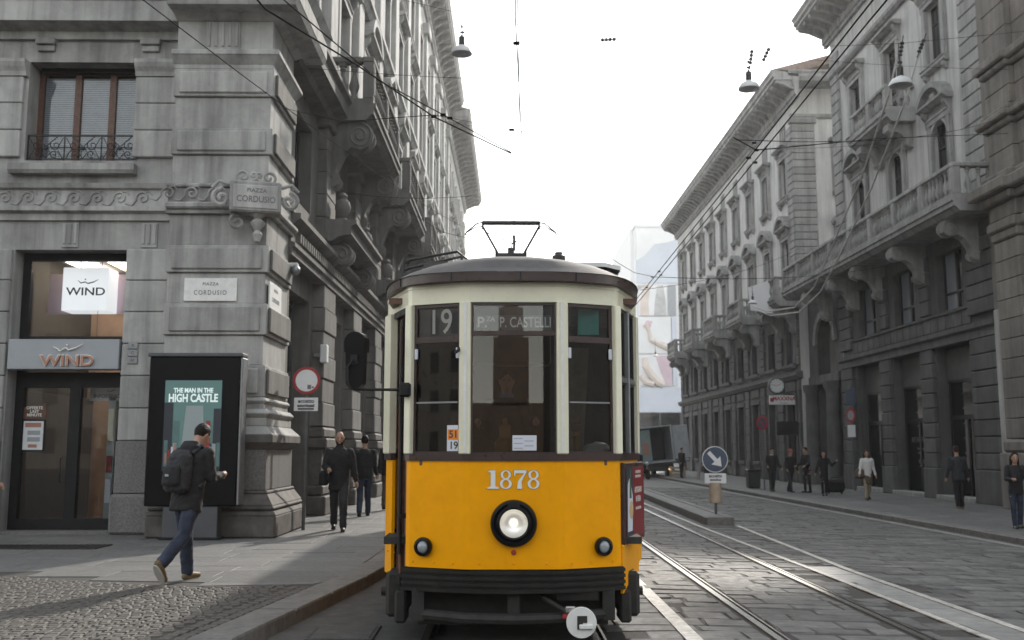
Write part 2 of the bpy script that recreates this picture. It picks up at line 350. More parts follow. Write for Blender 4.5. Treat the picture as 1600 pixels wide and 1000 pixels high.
def finish_meshes():
    """turn all lettering and all welded volumes into meshes with a single evaluation of the scene"""
    tmp = {}
    for o, p in TEXTS:
        if p in tmp: continue
        cu = bpy.data.curves.new('text', 'FONT'); cu.body, cu.size, cu.extrude, cu.align_x, cu.space_character, cu.offset = p[0], p[1], p[3], p[4], p[5], p[6]
        cu.align_y = 'CENTER'; cu.resolution_u = 4; t = bpy.data.objects.new('text', cu); COL.objects.link(t); tmp[p] = t
    vis = []
    for me, m, vox, fold, fs, smooth, seed in FUSED:
        t = bpy.data.objects.new('weld', me); COL.objects.link(t); vis.append(t)
        r = t.modifiers.new('r', 'REMESH'); r.mode = 'VOXEL'; r.voxel_size = vox; r.use_smooth_shade = True
        q = t.modifiers.new('s', 'SMOOTH'); q.iterations = smooth; q.factor = .5
    dg = bpy.context.evaluated_depsgraph_get(); done = {}
    def grab(t):
        ev = t.evaluated_get(dg); me = ev.to_mesh(); g = ([tuple(v.co) for v in me.vertices], [tuple(q.vertices) for q in me.polygons]); ev.to_mesh_clear(); return g
    raw_t = {p: grab(t) for p, t in tmp.items()}; raw_v = [grab(t) for t in vis]
    def make(g): me = bpy.data.meshes.new('shape'); me.from_pydata(g[0], [], g[1]); me.update(); return me
    for p, t in tmp.items():
        me = make(raw_t[p]); me.materials.append(MATS[p[2]])
        if p[7] != 1.0: me.transform(Matrix.Diagonal((p[7], 1, 1, 1)))
        done[p] = me
    outs = [make(g) for g in raw_v]
    bpy.data.batch_remove(list(tmp.values())+vis)
    for o, p in TEXTS: o.data = done[p]
    swap = {}
    for (me, m, vox, fold, fs, smooth, seed), out in zip(FUSED, outs):
        if fold:
            nrm = [v.normal.copy() for v in out.vertices]
            for v, vn in zip(out.vertices, nrm):
                c = v.co; n1 = noise.noise(Vector((c.x*fs, c.y*fs, c.z*fs*.55+seed))); n2 = abs(noise.noise(Vector((c.x*fs*.7+5, c.y*fs*.7, c.z*fs*1.5+seed+c.x*8))))
                v.co = c+vn*fold*(n1*.7+(.35-n2)*1.2)
        out.materials.clear(); out.materials.append(MATS[m]); out.polygons.foreach_set('use_smooth', [True]*len(out.polygons)); swap[me.name] = out
    for o in COL.objects:
        if o.type == 'MESH' and o.data.name in swap: o.data = swap[o.data.name]
def wall_mesh(u0, u1, v0, v1, ops, depth, m):
    """wall sheet at y=0 facing -y with rectangular openings (a,b,c,d) and reveals going to +depth"""
    us = sorted({u0, u1, *[q for o in ops for q in o[:2]]}); vs_ = sorted({v0, v1, *[q for o in ops for q in o[2:4]]})
    mb = MB()
    for a, b in zip(us, us[1:]):
        for c, d in zip(vs_, vs_[1:]):
            cu, cv = (a+b)/2, (c+d)/2
            if any(o[0] < cu < o[1] and o[2] < cv < o[3] for o in ops): continue
            mb.add([(a,0,c),(b,0,c),(b,0,d),(a,0,d)], [(0,1,2,3)])
    for a, b, c, d in [o[:4] for o in ops]:
        mb.add([(a,0,c),(b,0,c),(b,0,d),(a,0,d),(a,depth,c),(b,depth,c),(b,depth,d),(a,depth,d)],
               [(0,4,5,1),(1,5,6,2),(2,6,7,3),(3,7,4,0)])
    me = bpy.data.meshes.new('wall'); me.from_pydata(mb.v, [], mb.f); me.materials.append(MATS[m])
    bm = bmesh.new(); bm.from_mesh(me); bmesh.ops.remove_doubles(bm, verts=bm.verts, dist=1e-5); bmesh.ops.recalc_face_normals(bm, faces=bm.faces); bm.to_mesh(me); bm.free()
    return me
# ------------------------------------------------------------------ ground, road, pavements
def gz(x): return 0.0 if x < 2 else (-0.0272*(x-2) if x < 10.1 else -0.22)
def in_view(x, y, z=0.0):
    if y < 4: return False
    px = 780+1555*x/y; py = 702-1555*(z-1.6)/y
    return -20 < px < 1620 and py < 1010
ground = MB().box(-150, 150, -140, 300, -1.0, -0.32).build('ground', 'asphalt'); tag(ground, kind='structure')
def strip_sheet(xs, ys, zf, m, name, parent=None):
    v = [(x, y, zf(x, y)) for y in ys for x in xs]; n = len(xs)
    f = [(j*n+i, j*n+i+1, (j+1)*n+i+1, (j+1)*n+i) for j in range(len(ys)-1) for i in range(n-1)]
    return MB().add(v, f).build(name, m, parent)
road = strip_sheet([-6, -3, -1.2, 0.9, 2, 10.3, 40], [-60, 0, 20, 45, 100, 290], lambda x, y: gz(x)-0.012 if x < 11 else -0.25, 'asphalt', 'road')
tag(road, kind='structure')
bed = strip_sheet([0.9, 2, 10.05], [2, 20, 46], lambda x, y: gz(x)-0.008, 'mortar', 'joint_bed', road)
rfar = strip_sheet([0.9, 2, 10.05], [46, 70, 150, 280], lambda x, y: gz(x)+0.004, 'road_stone', 'far_paving', road)
# stone setts of the carriageway: rows across the street
RAILX = [lambda y: 2.31+0.0115*y, lambda y: 3.62+0.0145*y, lambda y: -0.60, lambda y: 0.845]
def stone_mesh(w, d, seed):
    rnd = random.Random(seed); mb = MB(); mb.cbox(-w/2, w/2, -d/2, d/2, -0.09, 0, 0.014)
    mb.v = [(x+rnd.uniform(-.009, .009), y+rnd.uniform(-.009, .009), z+rnd.uniform(-.005, .003)) for x, y, z in mb.v]
    return mb
rnd = random.Random(11); stones = []
y = 5.0
while y < 46:
    d = rnd.choice((0.29, 0.33, 0.37)); x = 0.9 + rnd.uniform(0, 0.4); skew = 0.02*math.sin(y*1.7)
    while x < 9.95:
        w = rnd.choice((0.42, 0.52, 0.62, 0.74, 0.86))
        if x + w > 10.03: w = 10.03 - x
        if w > 0.15:
            cx, cy = x+w/2, y+d/2 + 0.05*math.sin(x*0.9+y)
            rail = any(abs(r(cy)-cx) < w/2+0.10 for r in RAILX[:2])
            if 4.28 < cx < 4.92 and 6 < cy < 14.2: pass
            elif rail:                                   # cut the stone to one side of the rail groove
                for r in RAILX[:2]:
                    rx = r(cy)
                    if abs(rx-cx) < w/2+0.10:
                        for a, b in ((cx-w/2, rx-0.085), (rx+0.095, cx+w/2)):
                            if b-a > 0.09: stones.append((round((a+b)/2, 3), cy, round((b-a)/.04)*.04, d))
            else: stones.append((cx, cy, w, d))
        x += w
    y += d
def shows(s):
    x, y = s[0], s[1]
    if not in_view(x, y): return -1
    if x < 1.33 and y > 8.2: return -1
    if 780+1555*x/y < 1003 and y > 9.0: return -1
    return s[2]*s[3]*1.6/(y**3)
stones.sort(key=lambda s: -shows(s))
rest = MB()
for i, (x, y, w, d) in enumerate(stones):
    z = gz(x)+rnd.uniform(-0.003, 0.009); tx, ty, tz = rnd.gauss(0, .012), rnd.gauss(0, .010)+(0.027 if x > 2 else 0), rnd.gauss(0, .018)
    if i < 300:
        k = rnd.randrange(3); w_, d_ = round(w-0.022, 2), round(d-0.022, 2)
        me = cached(('sett', w_, d_, k), lambda: stone_mesh(w_, d_, hash((w_, d_, k))).mesh('road_stone'))
        link('paving_stone', me, road, (x, y, z), rot=(tx, ty, tz))
    else:
        s = stone_mesh(w-0.022, d-0.022, i); mt = Matrix.Translation((x, y, z)) @ Matrix.Rotation(tz, 4, 'Z') @ Matrix.Rotation(tx, 4, 'X') @ Matrix.Rotation(ty, 4, 'Y')
        rest.add([mt @ Vector(p) for p in s.v], s.f)
tag(rest.build('paving_stones_beyond', 'road_stone', road), kind='stuff')
# tram rails: running head, groove and check lip
for ri, r in enumerate(RAILX):
    ys = [-20, 0, 5, 10, 15, 20, 30, 45, 70, 110, 200]; mb = MB()
    for a, b, m, z in ((-0.055, 0.008, 0, 0.014), (0.008, 0.045, 1, -0.02), (0.045, 0.066, 0, 0.010)):
        mb.cur = m
        n = len(ys); v = []
        for q in ys: g = gz(r(q)); v += [(r(q)+a, q, g+z), (r(q)+b, q, g+z), (r(q)+b, q, g-.06), (r(q)+a, q, g-.06)]
        f = []
        for j in range(n-1): f += [(4*j, 4*j+1, 4*j+5, 4*j+4), (4*j+1, 4*j+2, 4*j+6, 4*j+5), (4*j+3, 4*j, 4*j+4, 4*j+7)]
        mb.add(v, f)
    mb.build('tram_rail', ['rail_steel', 'rail_dark'], road)
def paint(pts, w, m='road_paint', dz=0.013, name='painted_line'):
    a = offset(pts, w/2); b = offset(pts, -w/2); mb = MB(); n = len(pts)
    v = [(p[0], p[1], gz(p[0])+dz) for p in a]+[(p[0], p[1], gz(p[0])+dz) for p in b]
    v += [(p[0], p[1], p[2]-0.012) for p in v]
    f = [(i, i+1, n+i+1, n+i) for i in range(n-1)] + [(2*n+i, 2*n+i+1, i+1, i) for i in range(n-1)] + [(n+i, n+i+1, 3*n+i+1, 3*n+i) for i in range(n-1)]
    return mb.add(v, f).build(name, m, road)
paint([(1.62, 3), (1.65, 8.68), (1.67, 12.07), (1.70, 19), (1.78, 24)], 0.14)
paint([(4.20, 3), (4.33, 8.3), (4.36, 13.2), (4.34, 22), (4.5, 32)], 0.085)
paint([(4.86, 3), (4.87, 9), (4.88, 14), (5.28, 22.4)], 0.10)
paint([(9.72, 8), (9.72, 30), (9.72, 60), (9.72, 90)], 0.22, 'strip_stone', name='gutter_strip')
y = 6.0
while y < 14.1:                                      # pale strip of long slabs between the two lines
    block(road, 4.42, 4.80, y, y+0.93, gz(4.6)-0.07, gz(4.6)+0.008, 'strip_stone', 'strip_slab', 0.012); y += 0.95
mh = MB().cbox(-0.29, 0.29, -0.34, 0.34, -0.02, 0.004, 0.006).build('manhole_frame', 'iron', road, (-1.36, 9.06, 0))
MB().cbox(-0.255, 0.255, -0.305, 0.305, -0.02, 0.008, 0.006).build('manhole_cover', 'asphalt', mh)
# --- pavement of the corner
def poly_at(pl, y):
    for (x0, y0), (x1, y1) in zip(pl, pl[1:]):
        if y0 <= y <= y1: return x0+(x1-x0)*(y-y0)/(y1-y0)
    return pl[-1][0]
KERB = [(-3.2, 1.0), (-2.1, 8.1), (-1.42, 12.93), (-1.36, 15.2), (-1.34, 45), (-1.2, 120)]
KW = 0.36
inner = offset(KERB, -KW)
pav = MB(); PZ = 0.12
v = [(-30, p[1], PZ-0.012) for p in KERB]+[(p[0]-0.05, p[1], PZ-0.012) for p in KERB]; n = len(KERB)
pav.add(v, [(i, n+i, n+i+1, i+1) for i in range(n-1)]); pav.add([(-30, -40, PZ-0.012), (-3.25, -40, PZ-0.012), (-3.25, 1, PZ-0.012), (-30, 1, PZ-0.012)], [(0, 1, 2, 3)])
pavement = pav.build('pavement_corner', 'mortar'); tag(pavement, kind='structure')
def slab_obj(pts, parent, m, name, h=0.08, ch=0.0025, ztop=PZ, zj=0.003, gap=0.005):
    cx = sum(p[0] for p in pts)/len(pts); cy = sum(p[1] for p in pts)/len(pts)
    pts = [(p[0]-cx, p[1]-cy) for p in pts]; q = offset(pts+[pts[0]], 0)
    def shrink(d): return [(x*(1-d/max(.05, math.hypot(x, y)))*1.0, y*(1-d/max(.05, math.hypot(x, y)))) for x, y in pts]
    a, b = shrink(gap), shrink(gap+ch*1.6); n = len(pts)
    v = [(x, y, -h) for x, y in a]+[(x, y, -ch) for x, y in a]+[(x, y, 0) for x, y in b]
    f = [(i, (i+1) % n, n+(i+1) % n, n+i) for i in range(n)]+[(n+i, n+(i+1) % n, 2*n+(i+1) % n, 2*n+i) for i in range(n)]+[tuple(2*n+i for i in range(n))]
    return MB().add(v, f).build(name, m, parent, (cx, cy, ztop+random.uniform(-zj, zj)), rot=(random.gauss(0, .002), random.gauss(0, .002), 0))
# kerb stones
s0 = 2.0
while s0 < 40:
    s1 = s0 + random.choice((1.1, 1.3, 1.5)) * (1 if s0 < 20 else 2)
    o0, o1 = poly_at(KERB, s0), poly_at(KERB, s1)
    slab_obj([(o0-KW, s0), (o0, s0), (o1, s1), (o1-KW, s1)], pavement, 'kerb', 'kerb_stone', h=0.30, ch=0.018, ztop=PZ+0.004)
    s0 = s1
def bound(x): 
    return 11.36 if x > -2.13 else (11.22+(x+3.36)/1.23*0.14 if x > -3.36 else 11.22-(x+3.36)*0.38)
# granite slabs
rr = random.Random(5); y = 11.0; row = 0
while y < 40:
    dpt = 0.52 if y < 17.2 else 0.75
    xr0, xr1 = poly_at(KERB, y)-KW-0.01, poly_at(KERB, y+dpt)-KW-0.01
    x = xr0; first = True; xl = -9.6 if y+dpt < 18.9 else -4.5
    while x > xl:
        w = rr.choice((0.7, 0.95, 1.25, 1.45)); x2 = max(x-w, xl-0.3)
        a = [x2, x, x if not first else xr1, x2]
        yb0, yb1 = max(y, bound(x2)), max(y, bound(x))
        if max(yb0, yb1) < y+dpt-0.06 and not (-8.3 < (x+x2)/2 < -6.2 and 15.0 < y+dpt/2 < 15.7 and False):
            slab_obj([(a[0], yb0), (a[1], yb1), (a[2], y+dpt), (a[3], y+dpt)], pavement, 'slab', 'granite_slab')
        x = x2; first = False
    y += dpt; row += 1
gr = MB().box(-9.6, -6.03, 15.25, 15.95, 0.06, 0.127)
for k in range(40): gr.box(-9.58+k*0.09, -9.55+k*0.09, 15.28, 15.92, 0.127, 0.133)
gr.build('floor_grille', 'iron', pavement)
slab_cover = MB().cbox(-0.45, 0.45, -0.22, 0.22, -0.03, 0.006, 0.005).build('inspection_cover', 'slab', pavement, (-2.55, 14.9, 0.122), 0.1)
# small cobbles in wavy rows, and two straight courses beside the kerb
cobs = []; rr = random.Random(9); y = 6.9; row = 0
while y < 13.0:
    d = 0.098; x = poly_at(KERB, y)-KW-0.26-(0.05 if row % 2 else 0); nrow = 0
    while x > -8.6:
        w = rr.uniform(0.085, 0.135); yy = y+0.05*math.sin(x*2.1)+rr.uniform(-.006, .006)
        if yy+0.06 < bound(x) and in_view(x-w/2, yy, .12): cobs.append((x-w/2, yy, w, d))
        x -= w
    y += d; row += 1
for c in (0, 1):
    y = 6.9
    while y < 11.2:
        d = 0.14; cobs.append((poly_at(KERB, y)-KW-0.07-0.125*c, y, 0.12, d)); y += d
cobs.sort(key=lambda c: c[1])
def cob_mesh(w, d, seed):
    r_ = random.Random(seed); mb = MB(); mb.cbox(-w/2, w/2, -d/2, d/2, -0.05, 0, 0.009)
    mb.v = [(x+r_.uniform(-.005, .005), y+r_.uniform(-.005, .005), z) for x, y, z in mb.v]; return mb
rest = MB()
for i, (x, y, w, d) in enumerate(cobs):
    z = PZ+rr.uniform(-.002, .003); tx, ty, tz = rr.gauss(0, .012), rr.gauss(0, .012), rr.gauss(0, .06)+math.cos(x*2.1)*0.1*(d < .12)
    if i < 300:
        w_ = round(w-0.013, 2); d_ = round(d-0.012, 2); k = i % 3
        link('cobble', cached(('cob', w_, d_, k), lambda: cob_mesh(w_, d_, k).mesh('cobble')), pavement, (x, y, z), rot=(tx, ty, tz))
    else:
        s = cob_mesh(w-0.013, d-0.012, i); mt = Matrix.Translation((x, y, z)) @ Matrix.Rotation(tz, 4, 'Z') @ Matrix.Rotation(tx, 4, 'X') @ Matrix.Rotation(ty, 4, 'Y')
        rest.add([mt @ Vector(p) for p in s.v], s.f)
tag(rest.build('cobbles_beyond', 'cobble', pavement), kind='stuff')
# --- pavement of the far side
pr = MB().box(10.40, 40, -30, 290, -0.35, -0.10).build('pavement_opposite', 'pavement_far'); tag(pr, kind='structure')
y = 14.0
while y < 92:
    l = 1.4 if y < 45 else 2.8
    me = cached(('rk', l), lambda: MB().cbox(-0.15, 0.15, -l/2+.006, l/2-.006, -0.3, 0, 0.02).mesh('kerb'))
    link('kerb_stone', me, pr, (10.245, y+l/2, -0.097+random.uniform(-.004, .004))); y += l
# paving slabs of that pavement, nearest rows
rr = random.Random(3); y = 18.0
while y < 46:
    x = 10.41
    while x < 15.1:
        w = min(rr.choice((0.9, 1.2, 1.5)), 15.2-x)
        me = cached(('rs', round(w, 2)), lambda: MB().cbox(-w/2+.006, w/2-.006, -.394, .394, -.04, 0, .008).mesh('slab'))
        link('paving_slab', me, pr, (x+w/2, y+.4, -0.092+rr.uniform(-.003, .003))); x += w
    y += 0.8
# --- traffic island between tracks and carriageway
isl = [(4.62, 22.75), (5.25, 22.75), (5.58, 34.8), (6.5, 70), (5.75, 70), (4.98, 34.8)]
bed = MB().prism([(p[0]+(.05 if p[0] < 5.3 else -.05), p[1]+.05) for p in isl], -0.2, 0.085, 'xy').build('traffic_island', 'pavement_far'); tag(bed, kind='structure')
for side in (0, 1):
    y = 22.7
    while y < 66:
        l = 1.2 if y < 45 else 3.0; y1 = y+l
        f = (lambda q: 4.60+(q-22.75)*0.0305) if side == 0 else (lambda q: 5.08+(q-22.75)*0.0272)
        slab_obj([(f(y), y), (f(y)+.2, y), (f(y1)+.2, y1), (f(y1), y1)], bed, 'kerb', 'kerb_stone', h=0.3, ch=0.02, ztop=0.10); y = y1
slab_obj([(4.64, 22.50), (5.24, 22.50), (5.28, 22.69), (4.6, 22.69)], bed, 'kerb', 'kerb_stone', h=0.3, ch=0.02, ztop=0.10)
# ------------------------------------------------------------------ tram
TX, TY = 0.12, 8.3
tram = thing('tram', 'yellow and cream single tram number 1878 coming towards us on line 19', 'tram', (TX, TY, 0))
HALF = [(0.36, 0.0), (0.42, 0.012), (0.87, 0.205), (0.905, 0.25), (1.155, 0.95), (1.17, 1.05), (1.17, 13.2), (0.95, 13.8)]
OUT = [(-x, y) for x, y in HALF][::-1] + HALF          # walks left rear -> front -> right rear; right-hand side of travel is outside? fixed below
SGN = 1
def ob(i0, i1): return OUT[i0:i1]
NL = len(HALF)                                         # OUT[NL-1] = front left of centre facet, OUT[NL] = front right
def band(name, pts, z0, z1, t_out, t_in, m, parent=tram, smooth=False):
    return MB().ribbon(pts, (t_out, t_in), z0, z1).build(name, m, parent, smooth=smooth)
front = OUT[NL-4:NL+4]                                 # corner to corner across the nose
rside = OUT[NL+3:NL+7]; lside_b = OUT[1:5]
zb0, zb1 = 0.63, 1.505
zw1 = 2.83; zf1 = 3.0
corner_l = OUT[NL-4]; lfac = OUT[NL-5]
def lerp(a, b, t): return (a[0]+(b[0]-a[0])*t, a[1]+(b[1]-a[1])*t)
door_a, door_b = lerp(corner_l, lfac, 0.10), lerp(corner_l, lfac, 0.70)
band('front_panel', front, zb0, zb1, 0.0, -0.03, 'yellow')
band('side_panel', [OUT[NL+3], OUT[NL+4], OUT[NL+5], OUT[NL+6]], 0.50, zb1, -0.002, -0.03, 'yellow', smooth=True)
band('side_panel', [OUT[1], OUT[2], OUT[3], door_b], 0.50, zb1, -0.002, -0.03, 'yellow', smooth=True)
band('rear_panel', [OUT[NL+6], OUT[NL+7], OUT[0], OUT[1]], 0.55, zf1, -0.002, -0.03, 'cream')
band('belt_rail', [door_a]+front+[OUT[NL+4], OUT[NL+5], OUT[NL+6]], zb1, 1.56, 0.016, -0.03, 'brown_paint')
band('belt_rail', [OUT[1], OUT[2], OUT[3], door_b], zb1, 1.56, 0.016, -0.03, 'brown_paint')
band('fascia', OUT[1:2*NL-1], zw1, zf1, 0.004, -0.035, 'cream')
band('fascia_trim', OUT[1:2*NL-1], zf1-0.035, zf1-0.018, 0.012, -0.03, 'cream')

# window posts: two beside the windscreen, two at the corners
def post(x, y, w, d, ang, z0=1.56, z1=zw1, m='cream'):
    return MB().cbox(-w/2, w/2, -d/2, d/2, z0, z1, 0.008).build('window_post', m, tram, (x, y, 0), ang)
for s in (-1, 1):
    post(s*0.405, 0.012, 0.095, 0.06, s*R(12)); post(s*0.885, 0.225, 0.075, 0.07, s*R(38))
    MB().box(-0.012, 0.012, -0.004, 0.004, 1.57, zw1).build('post_bead', 'white_paint', tram, (s*0.405, -0.022, 0), s*R(12))
fa, fb = OUT[NL+3], OUT[NL+4]
for t, w in ((0.47, 0.03), (0.97, 0.06)):
    p = lerp(fa, fb, t); post(p[0], p[1], w, 0.05, R(70), m='grey_metal' if t < .9 else 'cream')
p = lerp(fa, fb, 0.5); q = lerp(corner_l, lfac, 0.84)
band('window_transom', [lerp(fa, fb, 0.04), lerp(fa, fb, 0.94)], 2.185, 2.225, 0.004, -0.03, 'grey_metal')
MB().cbox(-0.10, 0.10, -0.04, 0.04, 1.56, zw1, 0.01).build('window_post', 'cream', tram, (q[0], q[1], 0), R(-70))
for yy in [2.3+1.1*k for k in range(10)]:
    for s in (-1, 1): post(s*1.155, yy, 0.03, 0.12, 0)
# windows
def facet_pane(name, a, b, z0, z1, inset, m, parent=tram, t=0.006): return band(name, [a, b], z0, z1, -inset, -inset-t, m, parent)
A, B = OUT[NL-1], OUT[NL]
wl, wr = (-0.36, 0.0), (0.36, 0.0)
def sash(a, b, z0, z1, w=0.03, m='brown_paint', name='window_frame', inset=0.012, d=0.03):
    L = math.hypot(b[0]-a[0], b[1]-a[1]); ang = math.atan2(b[1]-a[1], b[0]-a[0]); mb = MB()
    mb.box(0, w, inset, inset+d, z0, z1).box(L-w, L, inset, inset+d, z0, z1).box(w, L-w, inset, inset+d, z0, z0+w).box(w, L-w, inset, inset+d, z1-w, z1)
    return mb.build(name, m, tram, (a[0], a[1], 0), ang)
def pane_in(fr, a, b, z0, z1, m='glass_tram', inset=0.028, name='pane'):
    L = math.hypot(b[0]-a[0], b[1]-a[1]); return MB().box(0.01, L-0.01, inset, inset+0.005, z0, z1).build(name, m, fr)
zd = 2.565                                             # bottom of the destination row
f = sash(wl, wr, 1.56, zd, 0.016); pane_in(f, wl, wr, 1.57, zd-.01)
f = sash(wl, wr, zd, zw1, 0.022, name='destination_frame', m='brown_paint'); pane_in(f, wl, wr, zd+.01, zw1-.01, 'glass_clear')
fl0, fl1 = lerp(OUT[NL-3], OUT[NL-2], 0.03), lerp(OUT[NL-3], OUT[NL-2], 0.94)
fr0, fr1 = lerp(OUT[NL+1], OUT[NL+2], 0.06), lerp(OUT[NL+1], OUT[NL+2], 0.97)
zr = 2.52
for a, b in ((fl0, fl1), (fr0, fr1)):
    f = sash(a, b, 1.56, zr, 0.022); pane_in(f, a, b, 1.57, zr-.01)
    L = math.hypot(b[0]-a[0], b[1]-a[1])
    MB().box(0.03, L-.03, 0.01, 0.022, 1.985, 1.998).build('sash_bar', 'grey_metal', f)
    for e in (0.012, L-0.042): MB().cbox(e, e+0.03, -0.004, 0.012, 2.36, 2.45, 0.004).build('window_catch', 'paper', f)
    f2 = sash(a, b, zr, zw1, 0.03, name='route_frame', m='brown_paint'); pane_in(f2, a, b, zr+.01, zw1-.01, 'glass_clear')
for t0, t1 in ((0.06, 0.43), (0.51, 0.93)):
    a, b = lerp(fa, fb, t0), lerp(fa, fb, t1)
    f = sash(a, b, 1.56, 2.185, 0.02, 'dark_frame'); pane_in(f, a, b, 1.57, 2.18)
    f = sash(a, b, 2.225, zw1, 0.02, 'dark_frame'); pane_in(f, a, b, 2.23, zw1-.01, 'glass_teal' if t0 < .3 else 'glass_tram')
    if t0 < .3: MB().box(0.02, math.hypot(b[0]-a[0], b[1]-a[1])-.02, 0.035, 0.04, 2.46, zw1-.02).build('teal_reflection', 'teal', f)  # teal reflection on the pane put in as a coloured board
for s in (-1, 1):
    for k in range(-1, 9):
        y0 = 2.36+1.1*k if k >= 0 else 1.12; y1 = 2.36+1.1*k+0.98 if k >= 0 else 2.24
        a, b = ((1.155, y0), (1.155, y1)) if s > 0 else ((-1.155, y1), (-1.155, y0))
        f = sash(a, b, 1.56, zw1, 0.03, 'wood_brown'); pane_in(f, a, b, 1.57, zw1-.01, 'glass_tram')
# folding door in the recess behind the front corner
door = MB(); L = math.hypot(door_b[0]-door_a[0], door_b[1]-door_a[1]); ang = math.atan2(door_a[1]-door_b[1], door_a[0]-door_b[0])
dr = thing('door', None, None); dr.parent = tram; dr.location = (door_b[0], door_b[1], 0); dr.rotation_euler = (0, 0, ang)
dm = MB()
for k in range(3):
    u0, u1 = L*k/3+.004, L*(k+1)/3-.004; d0 = 0.05+0.03*(k % 2)
    dm.box(u0, u0+.035, d0, d0+.035, 0.55, 2.78).box(u1-.035, u1, d0, d0+.035, 0.55, 2.78)
    for z0, z1 in ((0.55, 1.35), (1.35, 1.42), (2.1, 2.16), (2.70, 2.78)): dm.box(u0+.035, u1-.035, d0+.004, d0+.03, z0, z1)
dm.build('door_leaf', 'wood_brown', dr)
for k in range(3): MB().box(L*k/3+.035, L*(k+1)/3-.035, 0.065+0.03*(k % 2), 0.07+0.03*(k % 2), 1.42, 2.70).build('pane', 'glass_tram', dr)
MB().tube([(L-.02, -0.03, 0.72), (L-.02, -0.03, 2.70)], 0.016).box(L-.05, L+.01, -.04, .05, 2.66, 2.72).box(L-.05, L+.02, -.05, .03, 1.98, 2.12).box(L-.05, L+.02, -.045, .03, 1.02, 1.06).build('door_rod', 'black_metal', dr)
MB().tube([(L-.10, 0.0, 0.55), (L-.10, 0.0, 2.72)], 0.013).build('door_rod', 'wood_brown', dr)
MB().box(0, L, 0.0, 0.04, 2.78, 2.83).box(0, L, -0.03, 0.10, 0.47, 0.53).build('door_sill', 'bumper', dr)
# roof: low dome from inset outlines
def chaikin(pts, n):
    for _ in range(n): pts = [pts[0]]+[q for a, b in zip(pts, pts[1:]) for q in (lerp(a, b, .25), lerp(a, b, .75))]+[pts[-1]]
    return pts
ROUND = chaikin([(-1.19, 13.8), (-1.19, 2.4), (-1.18, 1.0), (-.93, .16), (-.45, -.06), (0, -.06), (.45, -.06), (.93, .16), (1.18, 1.0), (1.19, 2.4), (1.19, 13.8)], 2)
rv = []; rf = []; ringn = len(ROUND)
prof = [(0.045, 3.075), (0.02, 3.092), (-0.06, 3.135), (-0.20, 3.19), (-0.42, 3.245), (-0.70, 3.285), (-0.95, 3.30)]
band('eaves_rim', ROUND, zf1, 3.075, 0.04, -0.12, 'brown_paint', smooth=True)
for q in (13, 17, 22, 26):
    p = offset(ROUND, 0.042)[q]; MB().box(-0.006, 0.006, -0.005, 0.005, 3.002, 3.073).build('rim_joint', 'black_metal', tram, (p[0], p[1], 0))
def inset_outline(d):
    k = max(0.02, (1.17+d)/1.17); yo = -d*0.55
    return [(x*k, max(-d*0.8*0+yo+(y*(13.8-2*yo)/13.8), 0-d*0.2)) if d < 0 else (x*(1+d/1.17), y-(d if y < 1 else -d*0)) for x, y in ROUND]
rings = []
for d, z in prof: rings.append([(x, y, z) for x, y in inset_outline(d)])
for rg in rings: rv += rg
for i in range(len(rings)-1):
    for k in range(ringn): rf.append((i*ringn+k, i*ringn+(k+1) % ringn, (i+1)*ringn+(k+1) % ringn, (i+1)*ringn+k))
rf.append(tuple((len(rings)-1)*ringn+k for k in range(ringn)))
roof = MB().add(rv, rf).build('roof', 'roof_paint', tram, smooth=True)
def roof_z(x, y):
    d = min(1.17-abs(x), max(0, (y-0.05)*1.2) if y < 1 else 9, 0.95); ds = [-p[0] for p in prof]; zs = [p[1] for p in prof]
    for a, b, c, e in zip(ds, ds[1:], zs, zs[1:]):
        if a <= d <= b: return c+(e-c)*(d-a)/(b-a)
    return zs[-1] if d > ds[-1] else zs[0]
def roof_patch(x0, x1, y0, y1, m, name, th=0.012):
    nx, ny = 6, 8; v = []; f = []
    for s_, dz in ((0, th), (1, -0.03)):
        for j in range(ny+1):
            for i in range(nx+1):
                x, y = x0+(x1-x0)*i/nx, y0+(y1-y0)*j/ny; v.append((x, y, roof_z(x, y)+dz))
    n = nx+1; o2 = n*(ny+1)
    for j in range(ny):
        for i in range(nx): f.append((j*n+i, j*n+i+1, (j+1)*n+i+1, (j+1)*n+i))
    edge = [i for i in range(n)]+[j*n+nx for j in range(1, ny+1)]+[ny*n+i for i in range(nx-1, -1, -1)]+[j*n for j in range(ny-1, 0, -1)]
    for a, b in zip(edge, edge[1:]+edge[:1]): f.append((a, a+o2, b+o2, b))
    return MB().add(v, f).build(name, m, roof)
roof_patch(-0.31, 0.20, 0.16, 3.6, 'roof_tar', 'roof_walkway'); roof_patch(-0.80, -0.58, 0.5, 3.4, 'roof_tar', 'roof_walkway'); roof_patch(-0.14, 0.0, 0.12, 0.3, 'white_paint', 'roof_mark', 0.02); roof_patch(-0.56, -0.34, 0.2, 1.2, 'roof_tar', 'roof_walkway', 0.008); roof_patch(.55, .95, 0.35, 2.2, 'white_paint', 'roof_mark', .008); roof_patch(-1.0, -.82, .6, 2.5, 'roof_tar', 'roof_walkway', .008)
MB().box(-.8, .8, .34, .38, .14, .46).build('dark_gap_board', 'under', tram)  # added dark board that blackens the gap under the bumper
for yy, x0, x1 in ((0.52, -0.98, -0.46), (0.85, -1.02, -0.42)):
    z0, z1 = roof_z(x0, yy), roof_z(x1, yy)
    MB().tube([(x0, yy, z0-.02), (x0, yy, z0+.07), (x0+.04, yy, z0+.10), (x1-.04, yy, z1+.10), (x1, yy, z1+.07), (x1, yy, z1-.02)], 0.012).build('roof_grab_rail', 'iron', roof)
